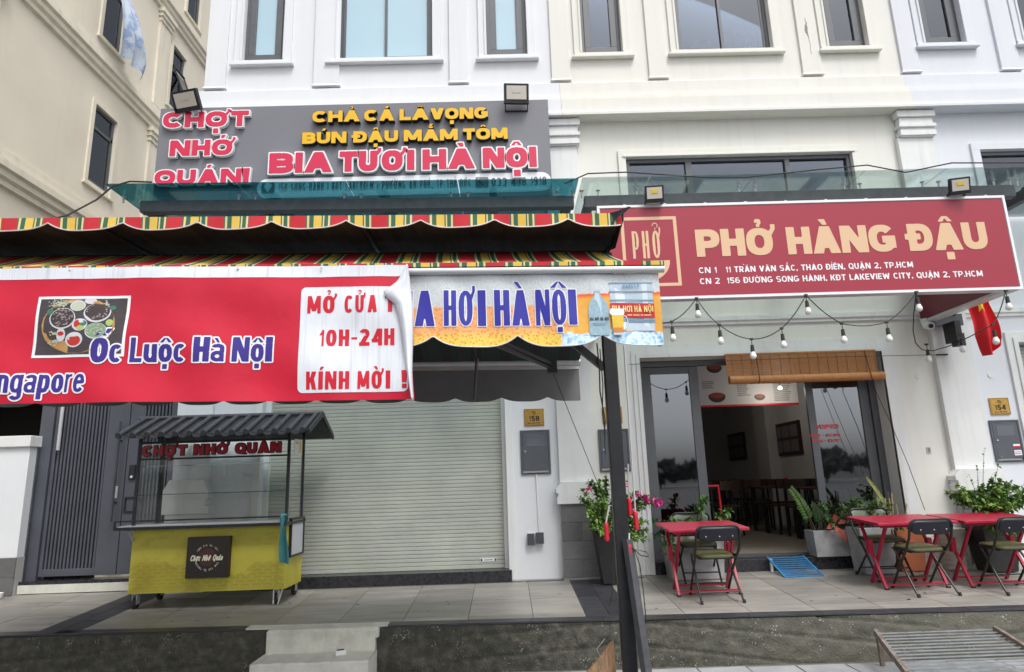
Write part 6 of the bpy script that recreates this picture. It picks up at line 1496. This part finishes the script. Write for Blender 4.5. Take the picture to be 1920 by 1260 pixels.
part('sticker', MB().box(5.965, 6.045, F - .0222, F - .0192, 1.865, 1.905).box(5.965, 6.05, F - .0222, F - .0192, 1.775, 1.835), 'print_white', m3); part('sticker_print', MB().box(5.965, 6.045, F - .0232, F - .0223, 1.865, 1.882).box(5.97, 6.04, F - .0232, F - .0223, 1.79, 1.797).box(5.97, 6.04, F - .0232, F - .0223, 1.81, 1.817), 'print_red', m3)
so = thing('wall_socket', 'pair of weatherproof wall sockets fed by white conduit', 'socket', (.3, 7.79, .96))
part('conduit', MB().tube([(.345, F - .012, 1.735), (.352, F - .012, 1.10)], .009, 8), 'white_plastic', so); part('back_plate', MB().box(.225, .40, F - .02, F - .001, .985, 1.09), 'white_plastic', so)
part('socket_cover', MB().box(.215, .295, F - .07, F - .02, .955, 1.08), 'grey_plastic', so, bevel=.005); part('socket_cover', MB().box(.312, .402, F - .07, F - .02, .968, 1.09), 'grey_plastic', so, bevel=.005)
sw = thing('light_switch', 'white wall switch seen through the food cart glass', 'switch', (-3.29, 7.79, 1.87)); part('plate', MB().box(-3.33, -3.25, F - .012, F - .001, 1.83, 1.95), 'white_plastic', sw, bevel=.002); part('rocker', MB().box(-3.31, -3.27, F - .017, F - .0125, 1.86, 1.92), 'paint_trim', sw, bevel=.002)
for (x, z, l) in ((4.985, 2.745, 'round white wall cover beside the restaurant opening'), (5.87, 2.735, 'round white wall cover above plate 154')):
    single('wall_cover', MB().cyl((x, F - .008, z), .034, .007, 20, axis='Y'), 'paint_trim', l, 'cover', 'round wall covers', smooth=True)
vs = thing('wall_vent', 'small rectangular metal vent plate on the wall right of the restaurant', 'vent', (4.97, 7.79, 1.85)); part('plate', MB().box(4.945, 4.995, F - .008, F - .001, 1.83, 1.905), 'silver', vs); part('opening', MB().box(4.955, 4.985, F - .0095, F - .0085, 1.842, 1.893), 'rope_grey', vs)

# ------------------------------------------------------------------ folding chairs and red tables
def make_chair():
    c = thing('folding_chair', 'x', 'chair', (0, 0, 0), 'black folding chairs on the platform', local=True)
    fr = MB(); arcp = [(-.185, .215, 0), (-.192, .0, .30), (-.198, -.085, .40), (-.207, -.125, .455), (-.207, -.165, .52), (-.207, -.19, .62)]
    for k in range(7): a = R(180 - 15 * k); arcp.append((-.147 + .060 * math.cos(a), -.195 - .004 * k / 6, .625 + .060 * math.sin(a)))
    full = arcp + [(-x, y, z) for x, y, z in arcp[::-1]]
    part('back_frame', MB().tube(full, .0115, 8), 'chair_tube', c, smooth=True)
    for s in (-1, 1):
        part('leg', MB().tube([(s * .172, .14, .385), (s * .180, .05, .28), (s * .197, -.19, .0)], .0105, 8), 'chair_tube', c, smooth=True)
        part('foot_cap', MB().tube([(s * .1965, -.187, .028), (s * .198, -.196, -.002)], .0145, 8), 'rubber', c); part('foot_cap', MB().tube([(s * .186, .205, .024), (s * .185, .218, -.002)], .0145, 8), 'rubber', c)
        part('hinge_plate', MB().beam((s * .190, -.09, .405), (s * .182, .12, .39), .008, .03), 'chair_tube', c)
    part('stretcher', MB().tube([(-.189, .135, .115), (.189, .135, .115)], .007, 6), 'chair_tube', c); part('stretcher', MB().tube([(-.19, -.118, .085), (.19, -.118, .085)], .007, 6), 'chair_tube', c)
    def bp(u, v): return (-.197 + .394 * u, -.198 - .028 * math.sin(math.pi * u) + .012 * (1 - v), .555 + .125 * v)
    outl = MB(); n = 14
    def bp2(u, v):
        x, y, z = bp(u, v); e = max(0, abs(u - .5) - .36) / .14; z2 = .617 + (z - .617) * (1 - .45 * e * e); return (x, y, z2)
    pl_ = part('backrest', MB().grid(bp2, n, 6), 'chair_plate', c, smooth='all', solid=.004)
    pad = part('back_pad', MB().grid(lambda u, v: (lambda p: (p[0] * .95, p[1] + .008 + .014 * math.sin(math.pi * min(1, max(0, v))) ** .5, p[2]))(bp2(u, v)), n, 8), 'chair_pad', c, smooth='all')
    rv_ = MB()
    for x in (-.125, 0, .125): rv_.lathe((0, 0, 0), [(0, 0), (.0, .0)], 4) if False else rv_.cyl((x, -.236 + .02 * abs(x) * 6 * .5, .60), .006, .006, 8, axis='Y')
    part('rivet', rv_, 'silver', c)
    st_ = MB(); 
    def seatp(u, v):
        a = u * 2 * math.pi; ca, sa = math.cos(a), math.sin(a); e = 5.0; r_ = (abs(ca) ** e + abs(sa) ** e) ** (-1 / e)
        prof = [(0, .030), (.5, .030), (.85, .026), (.97, .016), (1, .004), (.98, -.008), (.9, -.012), (0, -.012)]; k = v * 7; i = min(6, int(k)); t = k - i
        rr2 = prof[i][0] + (prof[i + 1][0] - prof[i][0]) * t; zz = prof[i][1] + (prof[i + 1][1] - prof[i][1]) * t
        return (.172 * r_ * ca * rr2, .035 + .168 * r_ * sa * rr2, .398 + zz)
    part('seat', st_.grid(seatp, 40, 14), 'chair_seat', c, smooth='all')
    part('seat_pan', MB().box(-.168, .168, -.12, .19, .378, .388), 'chair_tube', c)
    return c
ch0 = make_chair()
def put_chair(x, y, rz, label, proto=True):
    o = ch0 if proto is False else copy_tree(ch0); o.location = (x, y, platz(y) + .002)
    o.rotation_mode = 'XYZ'; o.rotation_euler = Matrix.Rotation(TILT, 3, 'X').to_euler() if not rz else (Matrix.Rotation(TILT, 3, 'X') @ Matrix.Rotation(rz, 3, 'Z')).to_euler(); o['label'] = label; return o
put_chair(1.952, 6.60, R(1), 'black folding chair nearest the camera at the left red table', False)
put_chair(3.935, 6.575, R(3), 'black folding chair in front of the middle red table')
put_chair(4.745, 6.52, R(-1), 'black folding chair cut off by the right edge of the photo')
put_chair(2.015, 7.38, R(178), 'folding chair with sage green back pad behind the left red table')
put_chair(3.945, 7.26, R(181), 'folding chair with sage green back pad behind the middle red table')
def make_table():
    t = thing('folding_table', 'x', 'table', (0, 0, 0), 'red folding tables on the platform', local=True)
    part('table_top', MB().box(-.39, .39, -.30, .30, .612, .640), 'table_red', t, bevel=.006)
    part('apron', MB().box(-.33, .33, -.24, -.215, .585, .611).box(-.33, .33, .215, .24, .585, .611), 'table_red', t)
    for s in (-1, 1):
        x = s * .30
        part('leg', MB().beam((x, .21, .60), (x, -.16, .0), .026, .026), 'table_red', t, bevel=.002); part('leg', MB().beam((x - s * .032, -.21, .60), (x - s * .032, .16, .0), .026, .026), 'table_red', t, bevel=.002)
        part('hinge_bracket', MB().box(x - .035, x + .012, .02, .075, .30, .44), 'table_red', t, bevel=.002)
        part('foot_cap', MB().box(x - .016, x + .016, -.18, -.148, -.003, .012), 'rubber', t)
    part('stretcher', MB().box(-.30, .30, -.150, -.132, .028, .046), 'table_red', t); part('stretcher', MB().box(-.27, .27, .125, .143, .028, .046), 'table_red', t)
    return t
tb0 = make_table()
for i, (x, y, l) in enumerate(((1.935, 6.90, 'red folding table standing alone at the left of the seating'), (3.95, 6.88, 'middle red folding table with a terracotta pot behind it'), (4.765, 6.84, 'red folding table at the right edge in front of the leafy bush'))):
    o = tb0 if i == 0 else copy_tree(tb0); o.location = (x, y, platz(y) + .003); o.rotation_euler = (TILT, 0, 0); o['label'] = l
# ------------------------------------------------------------------ plants
def leafq(mb, p, d, s, w=.55, fold_=.25, up=None):
    d = Vector(d).normalized(); side = d.cross(Vector(up or (rnd.uniform(-.4, .4), rnd.uniform(-.4, .4), 1))).normalized(); nn = side.cross(d)
    p = Vector(p); b = len(mb.v); dr = Vector((0, 0, -.18 * s))
    mb.v += [tuple(p), tuple(p + d * s * .5 + side * s * w * .5 + nn * s * fold_ * .3), tuple(p + d * s + dr), tuple(p + d * s * .5 - side * s * w * .5 + nn * s * fold_ * .3), tuple(p + d * s * .5)]
    mb.face((b, b + 1, b + 2, b + 4)); mb.face((b, b + 4, b + 2, b + 3))
def rdir(zb=0): 
    a = rnd.uniform(0, 6.283); z = rnd.uniform(-1, 1); r_ = math.sqrt(max(0, 1 - z * z)); return Vector((r_ * math.cos(a), r_ * math.sin(a), z + zb)).normalized()
def pot_sq(x0, x1, y0, y1, z0, z1, taper, m, th_, parent, name='pot'):
    b = MB(); cx, cy = (x0 + x1) / 2, (y0 + y1) / 2
    def ring(k, z): return [(cx + (x - cx) * k, cy + (y - cy) * k, z) for x, y in ((x0, y0), (x1, y0), (x1, y1), (x0, y1))]
    R_ = [ring(taper, z0), ring(1, z1), ring(1 - th_, z1), ring(1 - th_, z1 - .05)]
    for r_ in R_: b.v += r_
    for k in range(3):
        for i in range(4): b.face((k * 4 + i, k * 4 + (i + 1) % 4, k * 4 + 4 + (i + 1) % 4, k * 4 + 4 + i))
    b.face((3, 2, 1, 0)); o = part(name, b, m, parent, bevel=.006); s_ = MB(); s_.v = [(p[0], p[1], p[2] + .02) for p in R_[3]]; s_.face((0, 1, 2, 3)); part('soil', s_, 'soil', parent); return o
def shoot(st_mb, lf_mb, p0, p1, sag, nleaf, size, w=.6, start=.15, rad=.005, spread=.9):
    p0, p1 = Vector(p0), Vector(p1); pts = []
    for k in range(7): t = k / 6; pts.append(p0.lerp(p1, t) + Vector((0, 0, sag * math.sin(math.pi * t))))
    st_mb.tube(pts, [rad * (1 - .7 * k / 6) for k in range(7)], 5)
    for _ in range(nleaf):
        t = rnd.uniform(start, 1) * 5.999; i = int(t); p = pts[i].lerp(pts[i + 1], t - i); ax = (pts[i + 1] - pts[i]).normalized()
        leafq(lf_mb, p, ax * .35 + rdir(.1) * spread, size * rnd.uniform(.6, 1.2), w)
# bougainvillea in the tall black pot
bp_ = thing('bougainvillea', 'bougainvillea with magenta flowers in a tall black square pot', 'potted plant', (1.1, 7.4, .57))
pot_sq(.93, 1.25, 7.28, 7.58, .57, 1.10, .62, 'pot_black', .12, bp_)
sm_, lf, lf2, br = MB(), MB(), MB(), MB()
tips = [(.80, 7.3, 1.50), (.86, 7.2, 1.32), (.92, 7.3, 1.60), (1.02, 7.3, 1.62), (1.12, 7.4, 1.66), (1.20, 7.3, 1.52), (1.30, 7.2, 1.50), (1.42, 7.15, 1.47), (1.50, 7.1, 1.44), (1.58, 7.1, 1.42), (.85, 7.1, 1.12), (.95, 7.05, 1.10), (1.36, 7.1, 1.22), (1.42, 7.1, 1.02), (1.28, 7.05, 1.05), (1.0, 7.1, 1.40), (1.10, 7.0, 1.30), (.90, 7.15, 1.22), (1.45, 7.1, 1.16)]
for p in tips:
    for q in range(2):
        shoot(sm_, lf if rnd.random() < .35 else lf2, (1.09 + rnd.uniform(-.05, .05), 7.42, 1.08), (p[0] + rnd.uniform(-.04, .04), p[1] + rnd.uniform(-.08, .08), p[2] + rnd.uniform(-.05, .05)), .06, 78, .058, .62, .25, .005)
for c_, n_, r_ in (((1.56, 7.08, 1.40), 80, .06), ((1.44, 7.1, 1.44), 50, .05), ((1.36, 7.1, 1.48), 30, .05), ((.86, 7.15, 1.56), 26, .035), ((1.24, 7.05, 1.60), 10, .03), ((1.30, 7.1, 1.36), 12, .05)):
    for _ in range(n_): leafq(br, Vector(c_) + Vector((0, -.06, 0)) + rdir() * r_ * rnd.random(), rdir(.2) + Vector((0, -.6, 0)), .034, .9, .4)
part('stem', sm_, 'stem', bp_); part('foliage', lf, 'leaf', bp_, fix=False); part('foliage', lf2, 'leaf_light', bp_, fix=False); part('flowers', br, 'bract', bp_, fix=False)
# long concrete planter behind the left table
p1 = thing('planter_box', 'grey concrete planter full of leafy plants behind the left red table', 'planter', (2.0, 7.55, .57)); pot_sq(1.72, 2.34, 7.42, 7.72, .57, 1.02, .9, 'planter', .10, p1)
s1, l1, l2 = MB(), MB(), MB()
for _ in range(46):
    b_ = (rnd.uniform(1.76, 2.30), rnd.uniform(7.46, 7.68), 1.0); a_ = rnd.uniform(-.16, .16)
    shoot(s1, l1 if rnd.random() < .6 else l2, b_, (b_[0] + a_, b_[1] - rnd.uniform(-.03, .22), 1.0 + rnd.uniform(.02, .20)), .06, 22, .060, .6, .2, .004)
for p in ((2.12, 7.4, 1.36), (2.18, 7.4, 1.42), (2.42, 7.35, 1.28), (2.36, 7.4, 1.22), (1.66, 7.35, .90), (1.70, 7.3, .80), (1.75, 7.3, 1.16)):
    for _ in range(2): shoot(s1, l2, ((p[0] + 2.0) / 2, 7.5, 1.0), p, .08, 12, .095, .5, .5, .006)
part('stem', s1, 'stem', p1); part('foliage', l1, 'leaf_dark', p1, fix=False); part('foliage', l2, 'leaf', p1, fix=False)
# middle planter on the threshold, with a zz plant frond and red leaves
p2 = thing('planter_box', 'grey concrete trough with red and green plants right of the blue ramp', 'planter', (3.65, 7.9, .72)); pot_sq(3.45, 3.93, 7.72, 7.96, .722, 1.01, .93, 'planter', .10, p2)
s1, l1, l2, l3 = MB(), MB(), MB(), MB()
for _ in range(40):
    b_ = (rnd.uniform(3.5, 3.92), rnd.uniform(7.76, 7.92), 1.0); shoot(s1, l1 if rnd.random() < .5 else l2, b_, (b_[0] + rnd.uniform(-.14, .16), b_[1] - rnd.uniform(-.05, .18), 1.0 + rnd.uniform(.05, .33)), .05, 16, .058, .55, .3, .004)
def frond(st_mb, lf_mb, p0, p1, sag, n, size):
    p0, p1 = Vector(p0), Vector(p1); pts = [p0.lerp(p1, k / 10) + Vector((0, 0, sag * math.sin(math.pi * k / 10))) for k in range(11)]; st_mb.tube(pts, [.007 * (1 - .06 * k) for k in range(11)], 6)
    for k in range(n):
        t = (.25 + .75 * k / n) * 9.99; i = int(t); p = pts[i].lerp(pts[min(10, i + 1)], t - i); ax = (pts[min(10, i + 1)] - pts[i]).normalized(); sd = ax.cross(Vector((0, -1, .3))).normalized()
        for s in (-1, 1): leafq(lf_mb, p, ax * .7 + sd * s, size * (1.1 - .5 * k / n), .42, .2, up=(0, -1, .3))
frond(s1, l1, (3.52, 7.8, 1.0), (3.20, 7.6, 1.50), .05, 13, .085); frond(s1, l1, (3.50, 7.82, 1.0), (3.30, 7.7, 1.30), .08, 10, .08); frond(s1, l2, (3.60, 7.8, 1.0), (3.42, 7.6, 1.32), .06, 10, .07); frond(s1, l1, (3.75, 7.8, 1.0), (3.98, 7.7, 1.30), .05, 9, .07)
for p, d, s in (((3.70, 7.68, 1.08), (-.15, -.3, .9), .15), ((3.69, 7.68, 1.07), (-.9, -.3, -.1), .13), ((3.71, 7.67, 1.05), (.35, -.3, -.9), .17), ((3.72, 7.68, 1.08), (.7, -.2, .35), .11), ((3.70, 7.67, 1.06), (-.3, -.3, -.8), .09)): leafq(l3, p, d, s, .50, .1, up=(0, -1, .2))
part('stem', s1, 'stem', p2); part('foliage', l1, 'leaf', p2, fix=False); part('foliage', l2, 'leaf_dark', p2, fix=False); part('red_leaf', l3, 'leaf_red', p2, fix=False)
# tall square planter with snake plant and dry stalks
p3 = thing('planter_box', 'tall grey planter with a striped snake plant behind the middle table', 'planter', (3.98, 7.5, .57)); pot_sq(3.79, 4.17, 7.36, 7.66, .57, 1.05, .86, 'planter', .10, p3)
s1, l1, l2, l3 = MB(), MB(), MB(), MB()
for _ in range(30):
    b_ = (rnd.uniform(3.84, 4.14), rnd.uniform(7.42, 7.62), 1.03); shoot(s1, l1, b_, (b_[0] + rnd.uniform(-.12, .12), b_[1] - rnd.uniform(-.05, .15), 1.0 + rnd.uniform(.15, .36)), .05, 16, .058, .6, .3, .004)
def blade(mb, pts, w):
    n = len(pts); b = len(mb.v)
    for k, p in enumerate(pts):
        t = k / (n - 1); ww = w * (1 - t ** 2.5) ** .5 * (.5 + .5 * min(1, t * 4)); mb.v += [(p[0] - ww, p[1], p[2] - ww * .5), (p[0], p[1] + .008, p[2]), (p[0] + ww, p[1], p[2] + ww * .5)]
    for k in range(n - 1):
        for j in range(2): a = b + k * 3 + j; mb.face((a, a + 1, a + 4, a + 3))
blade(l2, [(4.20, 7.5, 1.22), (4.17, 7.48, 1.32), (4.10, 7.46, 1.44), (4.02, 7.44, 1.55), (3.97, 7.42, 1.62)], .020); blade(l2, [(4.16, 7.5, 1.05), (4.17, 7.5, 1.2), (4.19, 7.5, 1.35)], .018)
for x in (4.08, 4.12, 4.15, 4.18, 4.21, 4.235): s1.tube([(x, 7.46, 1.05), (x + rnd.uniform(-.02, .02), 7.45, 1.30 + rnd.uniform(-.05, .16))], .006, 5); l3.tube([(x, 7.45, 1.15), (x + rnd.uniform(-.02, .02), 7.44, 1.30 + rnd.uniform(-.04, .12))], .007, 5)
for _ in range(10): shoot(s1, l1, (4.15, 7.5, 1.0), (4.28 + rnd.uniform(-.03, .08), 7.3, 1.05 + rnd.uniform(-.05, .1)), .04, 8, .05, .6, .4, .003)
part('stem', s1, 'stem', p3); part('foliage', l1, 'leaf', p3, fix=False); part('blade', l2, 'leaf_stripe', p3, smooth='all'); part('dry_stalk', l3, 'leaf_dry', p3)
# terracotta pot, rattan pot, black pot with the bush
tp = thing('terracotta_pot', 'tall orange terracotta square pot behind the middle table', 'pot', (4.4, 7.55, .57)); pot_sq(4.24, 4.54, 7.45, 7.72, .575, 1.01, .88, 'terracotta', .10, tp)
s_ = MB(); [s_.tube([(4.38 + dx, 7.58, 1.0), (4.38 + dx * 3, 7.56, 1.28)], .006, 5) for dx in (-.04, -.01, .03)]; part('cut_stem', s_, 'leaf_dry', tp)
rp_ = thing('rattan_pot', 'round pale wave textured pot between the terracotta and black pots', 'pot', (4.88, 7.52, .57)); prof = []
for k in range(25): t = k / 24; prof.append((.115 + .045 * t + .006 * math.sin(t * 50), .43 * t))
prof += [(.145, .43), (.14, .38), (0, .38)]
part('pot', MB().lathe((4.885, 7.55, .572), prof, 28), 'rattan', rp_, smooth='all')
bk = thing('potted_bush', 'spreading light green bush in a tall black pot at the right', 'potted plant', (5.2, 7.35, .57)); pot_sq(5.02, 5.43, 7.2, 7.55, .565, 1.06, .68, 'pot_black', .10, bk)
s1, l1, l2 = MB(), MB(), MB(); rnd.seed(8)
tips = [(4.70, 7.1, 1.44), (4.78, 7.1, 1.34), (4.86, 7.05, 1.26), (4.95, 7.1, 1.36), (5.03, 7.1, 1.42), (5.10, 7.1, 1.40), (5.17, 7.1, 1.48), (5.24, 7.1, 1.40), (5.32, 7.1, 1.46), (5.40, 7.1, 1.44), (5.50, 7.1, 1.42), (5.60, 7.1, 1.40), (5.66, 7.1, 1.34), (5.36, 7.05, 1.30), (5.48, 7.1, 1.28), (5.0, 7.0, 1.26), (5.15, 7.0, 1.28), (5.25, 7.0, 1.22), (4.95, 6.95, 1.10), (5.08, 6.95, .98), (5.2, 6.95, 1.08), (4.92, 7.0, 1.02)]
for p in tips:
    for q in range(3): shoot(s1, l2 if rnd.random() < .6 else l1, (5.2 + rnd.uniform(-.08, .08), 7.36, 1.05), (p[0] + rnd.uniform(-.05, .05), p[1] + rnd.uniform(-.12, .12), p[2] + rnd.uniform(-.05, .05)), .07, 52, .054, .7, .35, .005)
for a, b in (((5.15, 7.3, 1.3), (5.20, 7.2, 1.86)), ((5.25, 7.3, 1.3), (5.36, 7.2, 1.76)), ((5.1, 7.3, 1.3), (4.98, 7.2, 1.58)), ((5.12, 7.3, 1.3), (5.08, 7.2, 1.66)), ((5.22, 7.3, 1.3), (5.28, 7.2, 1.60))): shoot(s1, l2, a, b, .02, 9, .035, .6, .4, .004)
part('stem', s1, 'stem', bk); part('foliage', l1, 'leaf', bk, fix=False); part('foliage', l2, 'leaf_light', bk, fix=False)

# ------------------------------------------------------------------ blue ramp and steel grate
br_ = thing('blue_ramp', 'light blue plastic slatted ramp leaning on the restaurant threshold', 'ramp', (3.1, 7.6, .57))
A = Vector((2.955, 7.42, .566)); B = Vector((2.925, 7.80, .735))
def rp3(u, v): return A.lerp(B, v) + Vector((.41 * u, 0, 0))
for v in np.linspace(.03, .95, 10):
    a = rp3(.02, v); b = rp3(.98, v); part('slat', MB().beam(a, b, .024, .010), 'ramp_blue', br_)
part('side_rail', MB().beam(rp3(0, 0), rp3(0, 1), .018, .014).beam(rp3(1, 0), rp3(1, 1), .018, .014), 'ramp_blue', br_)
part('support_leg', MB().box(2.935, 2.96, 7.74, 7.77, .58, .72), 'white_plastic', br_)
gt_ = thing('steel_grate', 'rusty steel bar grate ramp lying against the mossy bank', 'grate', (3.5, 5.4, .12))
q00, q10, q01, q11 = Vector((2.93, 5.66, .385)), Vector((3.87, 5.62, .385)), Vector((2.80, 5.05, .235)), Vector((3.87, 5.02, .235))
for k in range(13):
    t = (k + .4) / 13; a = q00.lerp(q01, t); b = q10.lerp(q11, t); part('bar', MB().boxr((a + b) / 2, ((b - a).length, .021, .006), Matrix.Identity(3)), 'grate_steel', gt_)
part('side_rail', MB().beam(q00, q01, .03, .05), 'rust', gt_); part('side_rail', MB().beam(q10, q11, .03, .05), 'rust', gt_)
part('leg', MB().beam(q01 + Vector((.01, .02, 0)), q01 + Vector((.01, .02, -.12)), .03).beam(q00 + Vector((.02, 0, 0)), q00 + Vector((.02, 0, -.25)), .03).beam(q11 + Vector((-.01, .02, 0)), q11 + Vector((-.01, .02, -.12)), .03), 'rust', gt_)

# ------------------------------------------------------------------ what the panes mirror: a line of trees across the street
rt = random.Random(4); tr = MB(); tk = MB()
for k in range(24):
    cx_, cy_ = -110 + k * 9.5 + rt.uniform(-2, 2), -88 + rt.uniform(-4, 4); h = rt.uniform(3.6, 5.4); tk.tube([(cx_, cy_, .1), (cx_ + .2, cy_, h * .6)], [.18, .1], 6)
    for _ in range(240):
        d = Vector((rt.gauss(0, 1), rt.gauss(0, 1), rt.gauss(0, .7))); d = d.normalized() * rt.random() ** .4; p = Vector((cx_, cy_, h * .62)) + Vector((d.x * 5.6, d.y * 3, d.z * h * .40)); s = rt.uniform(.4, .8)
        a = Vector((rt.uniform(-1, 1), rt.uniform(-1, 1), rt.uniform(-1, 1))).normalized(); b = a.orthogonal().normalized() * s; c = a.cross(b).normalized() * s; tr.quad(p - b - c, p + b - c, p + b + c, p - b + c)
o = part('tree_line', tr, 'tree_leaf_hazed', None, fix=False, kind='stuff'); part('trunks', tk, 'bark', o)
